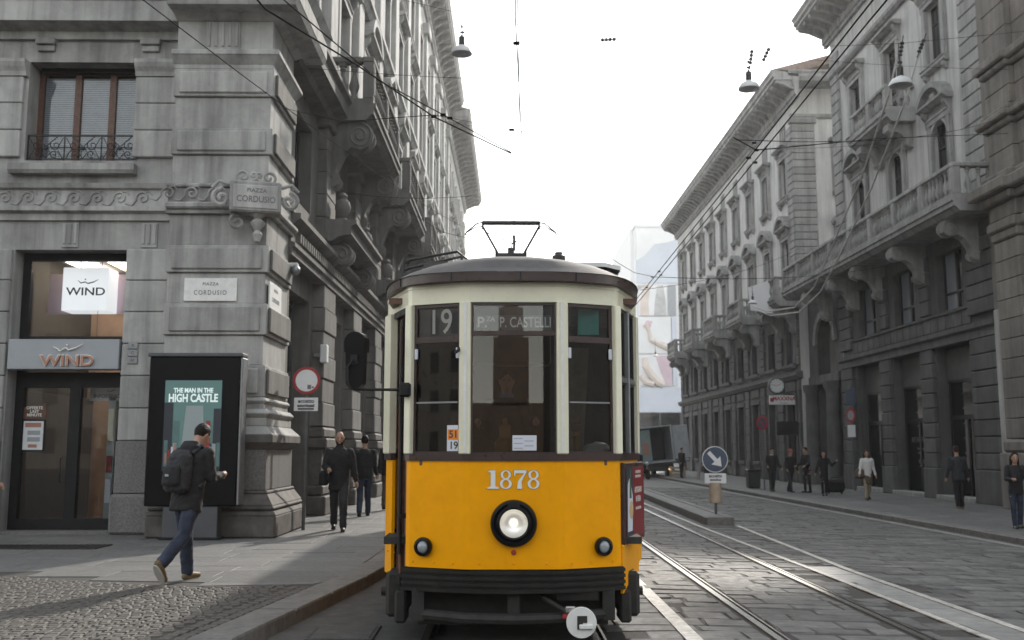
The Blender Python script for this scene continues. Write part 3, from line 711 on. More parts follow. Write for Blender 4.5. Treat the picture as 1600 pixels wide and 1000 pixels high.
MB().lathe([(0.045, 3.2), (0.045, 3.30), (0.06, 3.31), (0.06, 3.345), (0.035, 3.36), (0.035, 3.38), (0.0, 3.385)], (0.42, 0.62, 0), 12).build('roof_vent', 'iron', roof)
MB().lathe([(0.07, 3.18), (0.065, 3.25), (0.04, 3.28), (0.0, 3.29)], (-0.06, 0.42, 0), 12).build('roof_vent', 'grey_metal', roof)
# pantograph
pan = thing('pantograph', None, None); pan.parent = tram; pan.location = (0.06, 7.1, 0)
MB().box(-.55, .55, -.5, .5, 3.30, 3.36).build('base', 'iron', pan)
MB().tube([(-.42, -.35, 3.36), (-.14, 0, 4.58)], 0.022).tube([(.42, -.35, 3.36), (.14, 0, 4.58)], 0.022).tube([(-.42, .35, 3.36), (-.14, 0, 4.58)], 0.022).tube([(.42, .35, 3.36), (.14, 0, 4.58)], 0.022).build('lower_arm', 'iron', pan)
MB().cbox(-.24, .24, -.04, .04, 4.60, 4.66, .01).box(-.05, .05, -.05, .05, 4.5, 4.74).box(-.25, -.22, -.045, .045, 4.57, 4.69).box(.22, .25, -.045, .045, 4.57, 4.69).build('knuckle', 'iron', pan)
MB().tube([(-.19, 0, 4.63), (-.44, 0, 5.08)], 0.018).tube([(.19, 0, 4.63), (.44, 0, 5.08)], 0.018).tube([(-.40, 0, 5.0), (.20, 0, 4.74)], 0.008).tube([(.05, 0, 4.7), (.05, .02, 4.95)], 0.02).tube([(0, 0, 4.7), (.02, 0, 4.83), (.05, 0, 4.78), (.08, 0, 4.86)], 0.009).build('upper_arm', 'iron', pan)
MB().cbox(-.46, .46, -.06, .06, 5.12, 5.17, .012).box(-.46, -.43, -.05, .05, 5.05, 5.12).box(.43, .46, -.05, .05, 5.05, 5.12).build('contact_shoe', 'iron', pan)
for s in (-1, 1): MB().tube([(s*.45, 0, 5.15), (s*.53, 0, 5.14), (s*.70, 0, 5.0), (s*.72, 0, 4.95)], 0.012).tube([(s*.45, 0, 5.09), (s*.55, 0, 5.08), (s*.70, 0, 4.99)], 0.009).build('horn', 'iron', pan)
# headlamp and lamps
hl = MB().lathe([(0.12, 0.0), (0.185, 0.0), (0.192, -0.03), (0.185, -0.055), (0.165, -0.062), (0.15, -0.045), (0.128, -0.06), (0.115, -0.055), (0.112, 0.02)], (0, 0, 0), 40, 'y', cap=False).build('headlamp', 'black_gloss', tram, (0.0, 0, 1.0), smooth=True)
MB().lathe([(0.114, -0.046), (0.09, -0.026), (0.05, -0.012), (0.0, -0.007)], (0, 0, 0), 32, 'y', cap=False).build('reflector', 'lamp_reflector' if 'lamp_reflector' in MATS else 'rail_steel', hl, smooth=True)
MB().ball((0, -0.034, 0), 0.024, 16, 10).build('bulb', 'lamp_lit', hl, smooth=True)
MB().lathe([(0.113, -0.048), (0.10, -0.066), (0.07, -0.082), (0.03, -0.091), (0.0, -0.092)], (0, 0, 0), 32, 'y', cap=False).build('lens', 'lens_frost', hl, smooth=True)
MB().box(-.045, .045, -.075, -.05, .128, .162).box(-.05, -.03, -.085, -.05, .12, .15).box(.03, .05, -.085, -.05, .12, .15).build('lamp_latch', 'black_metal', hl)
for s in (-1, 1):
    nz = R(23.5)*s
    l = MB().lathe([(0.05, 0.02), (0.075, 0.0), (0.08, -0.02), (0.075, -0.045), (0.055, -0.05), (0.05, -0.03)], (0, 0, 0), 28, 'y', cap=False).build('side_lamp', 'black_gloss', tram, (s*0.74, 0.145, 0.80), nz, smooth=True)
    MB().lathe([(0.052, -0.03), (0.04, -0.045), (0.015, -0.052), (0.0, -0.052)], (0, 0, 0), 24, 'y', cap=False).build('lens', 'lens_dull', l, smooth=True)
MB().lathe([(0.022, 0), (0.02, -0.012), (0.0, -0.016)], (0, -0.0, 0.765), 14, 'y').build('red_reflector', 'sign_red', tram)
# rivets along the bottom of the front
riv = MB().ball((0, 0, 0), 0.009, 8, 5).mesh('yellow', True)
for x in (-0.84, -0.66, -0.5, -0.28, 0.0, 0.27, 0.48, 0.64, 0.83):
    y = 0.0 if abs(x) < .38 else 0.0+(abs(x)-.4)*.43
    link('rivet', riv, tram, (x, y-0.002, 0.675))
for (x, z) in ((-1.12, .70), (-1.12, .76), (-1.04, .76), (-1.04, .70)): link('rivet', riv, tram, (x, 0.95+(1.155+x)*-2.6 if x > -1.1 else 0.84, z))
for t in (.2, .4, .6, .8): 
    p = lerp(fa, fb, t); link('rivet', riv, tram, (p[0]+.004, p[1], 0.775-.0*t))
# number 1878 drawn as serif figures with thin outline
def figure(ch):
    mb = MB()
    def ring(cx, cz, ro, rzo, ri, rzi, sh=0.0, n=28):
        v = []; 
        for k in range(n):
            a = 2*math.pi*k/n; v.append((cx+ro*math.cos(a), 0, cz+rzo*math.sin(a)))
        for k in range(n):
            a = 2*math.pi*k/n; v.append((cx+sh+ri*math.cos(a), 0, cz+rzi*math.sin(a)))
        m = len(v); v += [(x, -0.003, z) for x, y, z in v]
        f = [(k, (k+1) % n, n+(k+1) % n, n+k) for k in range(n)]; f = f+[tuple(i+m for i in q) for q in f]+[(k, (k+1) % n, m+(k+1) % n, m+k) for k in range(n)]
        mb.add(v, f)
    if ch == '1':
        mb.prism([(-.020, .0), (.020, 0), (.020, .150), (-.020, .150)], 0, -.003).prism([(-.048, 0), (.048, 0), (.048, .010), (.020, .020), (-.020, .020), (-.048, .010)], -.001, -.004).prism([(-.050, .138), (-.0, .128), (-.0, .151), (-.02, .151)], -.001, -.004)
    elif ch == '8':
        ring(0, .040, .050, .041, .026, .032); ring(0, .114, .043, .037, .023, .028)
    else:
        mb.prism([(-.05, .105), (-.043, .105), (-.035, .126), (.052, .126), (.052, .151), (-.05, .151)], 0, -.003).prism([(.052, .140), (.030, .122), (-.018, .062), (-.026, 0), (.016, 0), (.012, .060)], -.001, -.004)
    return mb
for i, ch in enumerate('1878'):
    x = (-0.165, -0.06, 0.058, 0.168)[i]
    me = cached(('fig', ch), lambda: figure(ch).mesh('letter_white'))
    o = link('number_figure', me, tram, (x-.005, -0.006, 1.278))
    me2 = cached(('figo', ch), lambda: figure(ch).mesh('letter_grey')); o2 = link('number_shade', me2, tram, (x-.0045, -0.0015, 1.2755)); o2.scale = (1.07, 1, 1.035)
# bumper
arc = [(-0.93, 0.24), (-0.62, 0.10), (-0.32, 0.012), (0.0, -0.012), (0.32, 0.012), (0.62, 0.10), (0.93, 0.24)]
bumper = MB().ribbon(arc, (0.0, -0.14), 0.435, 0.625).build('bumper', 'bumper', tram)
for z in (0.455, 0.505, 0.555, 0.603): MB().ribbon(arc, (0.022, -0.01), z-.014, z+.014).build('bumper_rib', 'bumper', bumper, smooth=False)
# underframe, life guard, bogies
un = MB().box(-1.05, 1.05, 0.75, 13.4, 0.36, 0.52).box(-.82, .82, .28, .75, .40, .5).build('underframe', 'under', tram)
MB().tube([(-.80, .22, .25), (-.4, .06, .235), (0, .02, .23), (.4, .06, .235), (.80, .22, .25)], 0.045, 8).box(-.84, -.74, .16, .5, .2, .46).box(.74, .84, .16, .5, .2, .46).box(-.05, .05, .06, .12, .25, .46).build('life_guard', 'under', tram)
MB().box(.36, .70, .10, .16, .37, .45).build('equipment_box', 'bumper', un)
for s in (-1, 1):
    MB().cbox(s*1.0-.09, s*1.0+.09, .45, 1.5, .18, .56, .03).cbox(s*1.05-.07, s*1.05+.07, .95, 1.35, .22, .42, .03).cbox(s*.95-.05, s*.95+.05, .32, .6, .15, .42, .02).tube([(s*1.1, .95, .33), (s*1.18, .95, .33)], .04).tube([(s*1.04, .6, .5), (s*1.10, .7, .3), (s*1.0, .75, .22)], .018).build('step_gear', 'under', tram)
wheel = MB().lathe([(0.0, -.06), (.10, -.07), (.12, -.03), (.28, -.03), (.31, -.06), (.35, -.06), (.345, .02), (.37, .03), (.37, .05), (.1, .05), (0, .05)], (0, 0, 0), 24, 'x', cap=False).mesh('under', True)
for yy in (2.0, 3.7, 10.2, 11.9):
    for s in (-1, 1):
        o = link('wheel', wheel, tram, (s*0.72, yy, 0.375), R(180) if s < 0 else 0)
for y0 in (2.85, 11.05): MB().box(-.95, -.85, y0-1.2, y0+1.2, .28, .46).box(.85, .95, y0-1.2, y0+1.2, .28, .46).box(-.85, .85, y0-.3, y0+.3, .26, .44).build('bogie_frame', 'under', tram)
# coupling bar with white disc
cpl = thing('coupler', None, None); cpl.parent = tram; cpl.location = (0.545, -0.04, 0.215)
MB().lathe([(0.0, .03), (.118, .03), (.122, .02), (.122, -.01), (.118, -.016), (0.0, -.016)], (0, 0, 0), 36, 'y', cap=False).build('disc', 'white_paint', cpl)
MB().box(-.035, .045, -.022, -.014, .0, .055).box(-.035, .01, -.022, -.014, -.05, .0).build('slot', 'under', cpl)
MB().cbox(-.02, .09, -.05, -.012, -.045, -.01, .006).build('tongue', 'white_paint', cpl)
MB().tube([(-.02, .03, .02), (-.30, .10, .18), (-.33, .3, .20)], .02).build('drawbar', 'under', cpl)
MB().cbox(-.13, -.04, 0.035, .09, .06, .12, .01).build('coupler_block', 'rail_steel', cpl); MB().cbox(-.15, -.08, .03, .08, .02, .058, .008).build('red_collar', 'sign_red', cpl)
# right skirt and advertising board on the corner facet
fd = math.atan2(fb[1]-fa[1], fb[0]-fa[0])
ad = thing('advert_board', None, None); ad.parent = tram; ad.location = (fa[0], fa[1], 0); ad.rotation_euler = (0, 0, fd)
Lf = math.hypot(fb[0]-fa[0], fb[1]-fa[1])
MB().cbox(0.03, Lf+.10, -.035, 0.0, 0.80, 1.485, .006).build('frame', 'brown_paint', ad)
MB().box(0.07, Lf+.06, -.039, -.034, .84, 1.445).build('print', 'ad_red', ad)
MB().box(0.07, .33, -.042, -.036, .84, 1.445).build('print_panel', 'ad_dark', ad)
MB().prism([(.10, .9), (.28, .9), (.30, 1.2), (.2, 1.36), (.12, 1.3)], -.045, -.041).build('print_shape', 'paper', ad)
MB().lathe([(0.0, -.050), (.07, -.047), (.085, -.044)], (.24, 0, 1.08), 20, 'y').build('print_shape', 'ad_tan', ad)
MB().prism([(.17, 1.18), (.25, 1.18), (.23, 1.43), (.19, 1.43)], -.047, -.043).build('print_shape', 'ad_green', ad)
for s_, z, sz in (('1-8 DICEMBRE 2017', 1.40, .035), ('INGRESSO GRATUITO', 1.36, .032), ('ARTIGIANO', 1.24, .075), ('IN FIERA', 1.16, .075), ('FIERA MILANO RHO', 1.08, .035)):
    text('print_text', s_, sz, 'letter_white', ad, (.56, -.0405, z), extrude=0.0008, sx=0.75)
MB().prism([(0.02, .78), (Lf+.06, .78), (Lf+.06, .62), (0.05, .40), (.02, .40)], -.012, .01).build('skirt', 'yellow', ad)
MB().cbox(.01, Lf+.1, -.02, .0, .775, .80, .004).build('skirt_rail', 'yellow', ad)
# mirror on its arm
mir = thing('mirror', None, None); mir.parent = tram; mir.location = (-0.93, 0.16, 2.10)
MB().tube([(0.0, 0, 0.0), (-.40, -.06, .0), (-.45, -.06, .02), (-.465, -.06, .06), (-.465, -.06, .2)], 0.012).cbox(-.04, .06, -.04, .05, -.06, .06, .015).build('arm', 'black_metal', mir)
pts = [(.085*math.cos(a), .20+.085*math.sin(a)) for a in [math.pi*k/8 for k in range(9)]]+[(-.085*math.cos(a)*.9, -.13-.05*math.sin(a)) for a in [math.pi*k/8 for k in range(9)]]
MB().prism(pts, -.045, .03).build('housing', 'black_gloss', mir, (-.40, -.03, .19), R(-14))
MB().prism([(p[0]*1.12, p[1]*1.03) for p in pts[:9]]+[(-.09, .12), (.09, .12)], -.055, .05).build('hood', 'black_gloss', mir, (-.40, -.03, .195), R(-14))
MB().box(-.03, .03, -.062, -.044, .02, .10).tube([(-.05, -.06, .0), (0, -.07, .06), (.04, -.06, .03)], .01).build('clamp', 'black_metal', mir, (-.40, -.03, .19), R(-14))
# wiper, hand grips
MB().tube([(0.0, -.02, 2.44), (0.0, -.04, 2.42), (-.03, -.045, 2.40)], .014).build('window_knob', 'black_metal', tram, (-.46, .02, .0))
MB().tube([(-.17, .008, 2.27), (-.17, .008, 2.53)], .003).tube([(-.17, .008, 2.30), (-.14, .008, 2.275), (.28, .008, 2.275), (.31, .008, 2.30), (.31, .008, 2.53)], .003).build('roller_blind_edge', 'tan_paint', tram, (0, .034, 0.02))
# signs behind the glass
MB().box(-.33, .33, .045, .05, zd+.02, zw1-.02).build('destination_board', 'dark_frame', tram)
MB().box(-.315, .315, .041, .0448, zd+.035, zd+.16).build('destination_strip', 'grey_dark', tram)
text('destination_text', 'P.', .125, 'letter_white', tram, (-.265, .039, zd+.095), extrude=.001, bold=.002)
text('destination_text', 'ZA', .055, 'letter_white', tram, (-.195, .039, zd+.125), extrude=.001, bold=.001)
text('destination_text', 'P. CASTELLI', .125, 'letter_white', tram, (.10, .039, zd+.095), extrude=.001, bold=.001, sx=0.68)
rb = thing('route_box', None, None); rb.parent = tram; ca = math.atan2(fl1[1]-fl0[1], fl1[0]-fl0[0]); rb.location = (fl0[0], fl0[1], 0); rb.rotation_euler = (0, 0, ca)
Lr = math.hypot(fl1[0]-fl0[0], fl1[1]-fl0[1])
MB().box(.03, Lr-.03, .045, .05, zr+.03, zw1-.02).build('board', 'dark_frame', rb)
text('route_number', '19', .30, 'letter_white', rb, (Lr/2+.01, .042, zr+.15), extrude=.001, sx=0.8, bold=0.002)
card = MB().box(Lr-.125, Lr-.005, .014, .018, 1.585, 1.80).build('line_card', 'paper', rb)
MB().box(Lr-.118, Lr-.012, .011, .0138, 1.68, 1.765).build('card_patch', 'orange', card)
text('card_text', '51', .085, 'letter_dark', card, (Lr-.064, .0105, 1.722), extrude=.0008, bold=.002); text('card_text', '19', .085, 'letter_dark', card, (Lr-.064, .0135, 1.63), extrude=.0008, bold=.002)
MB().box(-.01, .19, .012, .016, 1.59, 1.715).build('notice_paper', 'paper', tram)
nt_ = MB()
for k in range(5): nt_.box(.0+.09*(k % 2), .075+.09*(k % 2), .0105, .0118, 1.605+.02*k, 1.612+.02*k)
nt_.build('notice_lines', 'sign_grey', tram)
# cab interior
MB().box(-1.1, 1.1, .35, 13.4, .80, .86).build('cab_floor', 'interior_dark', tram)
MB().box(-1.1, 1.1, .45, 13.4, 2.88, 2.93).build('ceiling', 'wood_brown', tram)
MB().box(-1.1, -.55, 2.1, 2.16, .86, 2.88).box(.35, 1.1, 2.1, 2.16, .86, 2.88).box(-.55, .35, 2.1, 2.16, 2.5, 2.88).build('shading_partition', 'brown_paint', tram)  # partition added to keep the inside from being wholly lit
MB().box(-1.1, 1.1, 7.0, 7.05, .86, 2.88).build('saloon_partition', 'interior_dark', tram)
dash = MB().cbox(-.80, .80, .16, .50, 1.45, 1.53, .02).cbox(-.6, .6, .2, .5, .86, 1.45, .02).build('dashboard', 'wood_brown', tram)
MB().lathe([(.07, 1.53), (.09, 1.56), (.09, 1.66), (.07, 1.68), (.05, 1.70), (.05, 1.80), (.02, 1.82), (.02, 1.86), (0, 1.865)], (-.07, .28, 0), 16).build('controller', 'brass', dash, smooth=True)
MB().tube([(-.07+.16*math.cos(a), .30, 1.55+.16*math.sin(a)) for a in [math.pi*k/10 for k in range(11)]], .008).build('brake_wheel', 'iron', dash, (-.22, 0, 0))
MB().lathe([(.02, 1.53), (.02, 1.70), (.035, 1.71), (.03, 1.75), (.045, 1.77), (.05, 1.80), (.02, 1.83), (0, 1.83)], (.53, .22, 0), 14).build('brass_valve', 'brass', dash, smooth=True)
MB().ball((.53, .22, 1.84), (.05, .05, .045), 12, 8).build('valve_knob', 'skin', dash, smooth=True)
bg_ = MB().ball((0, 0, 0), (.13, .07, .065), 16, 10); bg_.v = [(x+.02*noise.noise(Vector((x*20, y*20, z*20))), y, z+.03*noise.noise(Vector((x*14+3, y*14, z*14)))+x*.2) for x, y, z in bg_.v]
MB().box(.56, .74, .24, .30, 2.58, 2.80).build('teal_reflection_box', 'teal', tram)  # added teal box standing in for the reflection in the pane
MB().prism([(.45, 1.56), (.62, 1.56), (.68, 2.5), (.52, 2.5)], .55, .58).build('cab_curtain', 'cloth_beige', tram)
bag_o = bg_.build('plastic_bag', 'plastic_bag', None, (TX+.70, TY+.27, 1.595), R(20), smooth=True); tag(bag_o, 'crumpled white plastic bag lying inside the tram windscreen', 'bag')
# ------------------------------------------------------------------ architectural kit
def put(mb, name, m, parent, loc=(0,0,0), rotz=0.0, at=(0,0,0), smooth=False):
    """build in facade coordinates (x along, -y outward) and place in the facade frame (loc, rotz)"""
    c, s = math.cos(rotz), math.sin(rotz)
    L = (loc[0]+at[0]*c-at[1]*s, loc[1]+at[0]*s+at[1]*c, loc[2]+at[2])
    return mb.build(name, m, parent, L, rotz, smooth=smooth) if isinstance(mb, MB) else link(name, mb, parent, L, rotz)
def arc_pts(cx, cz, r, a0, a1, n=12, ry=None):
    ry = ry or r; return [(cx+r*math.cos(R(a0+(a1-a0)*k/n)), cz+ry*math.sin(R(a0+(a1-a0)*k/n))) for k in range(n+1)]
def spiral(cx, cz, r, turns, a0, sgn=1, n=22, y=0.0):
    return [(cx+r*(1-0.85*k/n)*math.cos(a0+sgn*2*math.pi*turns*k/n), y, cz+r*(1-0.85*k/n)*math.sin(a0+sgn*2*math.pi*turns*k/n)) for k in range(n+1)]
def window_kit(w, h, style, stone, arched=False, pane='pane_dark', fm='dark_frame', blind=False):
    """meshes of a window with surround; origin at the middle of the sill, wall face at y=0"""
    key = ('win', w, h, style, stone, arched, pane)
    if key in CACHE: return CACHE[key]
    t = 0.24; hw = w/2
    sr = MB()
    for s in (-1, 1):
        sr.cbox(min(s*hw, s*(hw+t)), max(s*hw, s*(hw+t)), -0.12, 0.05, 0, h, 0.015)
        sr.cbox(min(s*(hw+t*.6), s*(hw+t*1.35)), max(s*(hw+t*.6), s*(hw+t*1.35)), -0.07, 0.05, 0, h, 0.012)
    if arched:
        arc = arc_pts(0, h-hw, hw, 180, 0, 14)
        sr.prism([(-hw, h+.001)]+[(-hw, h-hw)]+arc[1:-1]+[(hw, h-hw), (hw, h+.001)], -0.05, 0.04)
        o = arc_pts(0, h-hw, hw+.13, 180, 0, 14); sr.prism(arc+o[::-1], -0.10, -0.045)
    sr.mould([(-.05, h), (.13, h), (.13, h+.16), (.17, h+.18), (.17, h+.24), (-.05, h+.24)], -hw-t, hw+t)
    sill = MB().mould([(-.05, -.22), (.14, -.22), (.20, -.16), (.20, -.05), (.24, -.04), (.24, 0), (-.05, 0)], -hw-t*1.4, hw+t*1.4)
    con = MB()
    con.prism([(0.05, -.22), (-.18, -.22), (-.16, -.34), (-.07, -.46), (0.05, -.52)], -.09, .09, 'yz')
    ped = MB(); pw = hw+t*1.9; z0 = h+.24
    if style in ('seg', 'tri', 'flat'):
        ped.box(-hw-t, hw+t, -.10, .04, z0, z0+.28)                      # frieze
        for s in (-1, 1): ped.prism([(0.04, z0+.3), (-.3, z0+.3), (-.28, z0+.16), (-.14, z0-.02), (-.12, z0-.28), (.04, z0-.3)], s*(hw+t*.9)-.09, s*(hw+t*.9)+.09, 'yz')
        ped.mould([(-.04, z0+.28), (.22, z0+.28), (.34, z0+.36), (.40, z0+.38), (.40, z0+.46), (-.04, z0+.46)], -pw, pw)
        if style == 'seg':
            o = arc_pts(0, z0+.46-pw*.25, pw*1.03, 14, 166, 14, pw*.86); i = arc_pts(0, z0+.46-pw*.25, pw*.86, 14, 166, 14, pw*.66)
            ped.prism(o+i[::-1], -.42, .04); ped.prism(arc_pts(0, z0+.46-pw*.25, pw*.9, 14, 166, 14, pw*.7), -.16, .04)
            ped.ball((0, -.2, z0+.62), (.22, .12, .18), 10, 6)
        elif style == 'tri':
            hh = pw*.42; ped.prism([(-pw, z0+.46), (pw, z0+.46), (pw, z0+.52), (0, z0+.56+hh), (-pw, z0+.52)], -.14, .04)
            ped.prism([(-pw, z0+.46), (-pw+.35, z0+.46), (0, z0+.42+hh), (0, z0+.58+hh), (-pw, z0+.56)], -.42, .04); ped.prism([(pw, z0+.46), (pw-.35, z0+.46), (0, z0+.42+hh), (0, z0+.58+hh), (pw, z0+.56)], -.421, .04)
    fr = MB(); fw = .07
    fr.box(-hw, -hw+fw, .16, .24, 0, h).box(hw-fw, hw, .16, .24, 0, h).box(-fw*.6, fw*.6, .15, .24, 0, h).box(-hw+fw, hw-fw, .161, .239, h*.70, h*.70+.06).box(-hw+fw, hw-fw, .161, .239, 0, .12).box(-hw+fw, hw-fw, .161, .239, h-.07, h)
    pn = MB().box(fw*.6, hw-fw, .19, .20, .12, h-.07)
    out = dict(surround=sr.mesh(stone), sill=sill.mesh(stone), console=con.mesh(stone), pediment=ped.mesh(stone) if ped.v else None, frame=fr.mesh(fm), pane=pn.mesh(pane), hw=hw, fw=fw, cx=hw+t*.6)
    CACHE[key] = out; return out
def place_window(parent, u, v, kit, loc, rotz, sill=True, console=True, ped=True):
    w = put(kit['surround'], 'window', None, parent, loc, rotz, (u, 0, v))
    if sill: link('sill', kit['sill'], w)
    if console:
        for s in (-1, 1): link('console', kit['console'], w, (s*kit['cx'], 0, 0))
    if ped and kit['pediment']: link('pediment', kit['pediment'], w)
    link('frame', kit['frame'], w)
    link('pane', kit['pane'], w); o = link('pane', kit['pane'], w); o.location.x = -(kit['hw']-kit['fw']*.4)
    return w
def baluster_mesh(h, r, m):
    pf = [(r*.8, 0), (r*.8, h*.08), (r*.45, h*.10), (r*.5, h*.16), (r*.95, h*.30), (r, h*.38), (r*.8, h*.52), (r*.42, h*.68), (r*.40, h*.78), (r*.7, h*.84), (r*.5, h*.88), (r*.8, h*.92), (r*.8, h)]
    return cached(('bal', h, r, m), lambda: MB().lathe(pf, (0, 0, 0), 8).mesh(m, True))
def corbel_mesh(p, h, w, m):
    def mk():
        mb = MB(); pts = [(0.05, 0), (-p*.92, 0), (-p*.98, -h*.10), (-p*.96, -h*.30), (-p*.80, -h*.40), (-p*.62, -h*.36), (-p*.45, -h*.45), (-p*.30, -h*.66), (-p*.26, -h*.86), (-p*.14, -h), (0.05, -h)]
        mb.prism(pts, -w/2, w/2, 'yz')
        for s in (-1, 1):
            mb.lathe([(h*.20, -.03), (h*.20, .03), (h*.19, .03), (h*.05, .03), (h*.045, .06), (0, .06)], (s*w/2, -p*.80, -h*.20), 14, 'x')
            mb.tube([(s*(w/2+.035), -p*.80+q[0], -h*.20+q[2]) for q in spiral(0, 0, h*.19, 1.9, R(90), 1, 26)], h*.022, 5)
            mb.lathe([(h*.12, -.02), (h*.12, .025), (h*.05, .04), (0, .04)], (s*w/2, -p*.20, -h*.84), 12, 'x')
        return mb.mesh(m)
    return cached(('corb', p, h, w, m), mk)
def balcony(parent, u0, u1, v, proj, loc, rotz, m, single=True, corbels=(), corb_h=1.2, ends=True, solid_every=2.4, rail_h=1.15, name='balcony', lab=None, rr=0.095):
    b = put(MB().mould([(-.05, -.42), (proj-.25, -.42), (proj-.12, -.28), (proj-.05, -.26), (proj-.05, -.12), (proj, -.10), (proj, 0), (-.05, 0)], u0, u1), name, m, parent, loc, rotz, (0, 0, v))
    rail = MB().cbox(u0-.0, u1+.0, -proj+.06, -proj+.36, rail_h-.15, rail_h, .03)
    if ends: rail.cbox(u0+.0, u0+.28, -proj+.36, .04, rail_h-.15, rail_h-.002, .03).cbox(u1-.28, u1, -proj+.36, .04, rail_h-.15, rail_h-.002, .03)
    rail.build('top_rail', m, b)
    foot = MB().box(u0+.03, u1-.03, -proj+.07, -proj+.33, .0, .14)
    if ends: foot.box(u0+.03, u0+.27, -proj+.33, .04, .0, .138).box(u1-.27, u1-.03, -proj+.33, .04, .0, .138)
    foot.build('plinth_rail', m, b)
    n = max(1, round((u1-u0)/solid_every)); us = [u0+.17+(u1-u0-.34)*k/n for k in range(n+1)]
    post = cached(('bpost', rail_h, m), lambda: MB().cbox(-.15, .15, -.13, .13, .14, rail_h-.15, .015).cbox(-.10, .10, -.145, -.125, .24, rail_h-.25, .01).mesh(m))
    for u in us: link('post', post, b, (u, -proj+.2, 0))
    bal = baluster_mesh(round(rail_h-.29, 3), rr, m); pos = []
    for a, c in zip(us, us[1:]):
        k = max(1, int((c-a-.34)/.27)); pos += [(a+.17+(c-a-.34)*(i+.5)/k, -proj+.2) for i in range(k)]
    if ends:
        k = max(1, int((proj-.5)/.26))
        for uu in (u0+.15, u1-.15): pos += [(uu, -proj+.42+(proj-.46)*(i+.5)/k) for i in range(k)]
    if single:
        for p in pos: link('baluster', bal, b, (p[0], p[1], .14))
    else:
        mb = MB(); vv = [tuple(q.co) for q in bal.vertices]; ff = [tuple(q.vertices) for q in bal.polygons]
        for p in pos: mb.add([(x+p[0], y+p[1], z+.14) for x, y, z in vv], ff)
        tag(mb.build('balusters_far', m, b, smooth=True), kind='stuff')
    for u in corbels: link('corbel', corbel_mesh(round(proj*.86, 3), corb_h, .42, m), b, (u, 0, -.42))
    return b
def core_box(parent, x0, x1, y0, y1, z0, z1, loc, rotz, m='interior_dark', name='wall_core'):
    return put(MB().box(x0, x1, y0, y1, z0, z1), name, m, parent, loc, rotz)  # solid dark core so that windows show a dark inside
def bracketed_eaves(parent, u0, u1, v, proj, loc, rotz, m, step=0.9, roofm='roof_tile', depth=12.0, single=True, roof=True):
    e = put(MB().mould([(-.05, -1.1), (.12, -1.1), (.12, -.95), (.2, -.9), (.2, -.55), (.28, -.5), (.30, -.18), (proj-.1, -.18), (proj-.1, -.05), (proj, .02), (proj, .16), (proj+.08, .26), (proj+.08, .34), (-.05, .34)], u0, u1), 'eaves', m, parent, loc, rotz, (0, 0, v))
    br = cached(('ebr', proj, m), lambda: MB().prism([(-.2, -.18), (-proj+.16, -.18), (-proj+.2, -.32), (-proj*.55, -.40), (-.34, -.62), (-.2, -.66)], -.12, .12, 'yz').mesh(m))
    n = int((u1-u0-.4)/step)
    for k in range(n+1): link('bracket', br, e, (u0+.2+(u1-u0-.4)*k/n, 0, 0))
    if roof: put(MB().prism([(-proj-.08, .345), (depth, 3.4), (depth, 2.9), (-proj*.2, .2)], u0, u1, 'yz'), 'roof', roofm, parent, loc, rotz, (0, 0, v))
    return e
def iron_grille(parent, u0, u1, z0, z1, y, m='iron', n=3):
    mb = MB(); mb.box(u0, u1, y-.02, y+.01, z1-.03, z1).box(u0, u1, y-.015, y+.01, z0, z0+.025).box(u0, u1, y-.015, y+.01, z0+.05, z0+.07)
    mb.box(u0, u0+.02, y-.02, y+.01, z0, z1).box(u1-.02, u1, y-.02, y+.01, z0, z1)
    h = z1-z0; w = (u1-u0)/n
    for k in range(n):
        c = u0+w*(k+.5); mb.box(c-w/2-.01, c-w/2+.01, y-.015, y+.005, z0, z1)
        for s in (-1, 1):
            mb.tube(spiral(c+s*w*.25, z0+h*.62, h*.22, 1.4, R(90), s, 18, y), .010, 5); mb.tube(spiral(c+s*w*.22, z0+h*.30, h*.15, 1.3, R(-60), -s, 16, y), .009, 5)
            mb.tube([(c, y, z0+.07), (c+s*w*.12, y, z0+h*.35), (c+s*w*.02, y, z0+h*.6), (c+s*w*.3, y, z1-.03)], .009, 5); mb.tube([(c+s*w*.45, y, z0+.07), (c+s*w*.3, y, z0+h*.5), (c+s*w*.46, y, z1-.05)], .008, 5)
        mb.ball((c, y, z0+h*.5), .035, 8, 5)
    return mb.build('window_railing', m, parent)
# ------------------------------------------------------------------ corner palace on the near side
lb = thing('corner_palace', 'dark grey stone corner palace with banded pier and shop at street level', 'building', (-4.4, 18.0, 0))
FO = (4.4, -18.0, 0)                                   # front parts are written in world coordinates
def fr_(mb, name, m, at=(0, 0, 0), smooth=False): return put(mb, name, m, lb, FO, 0.0, at, smooth)
WY = 18.0
put(wall_mesh(-16, -5.8, 0.0, 26, [(-8.80, -6.72, 6.9, 8.8), (-8.85, -6.80, 0.12, 5.22)], 0.75, 'stone_dark'), 'wall', None, lb, FO, 0, (0, WY, 0))
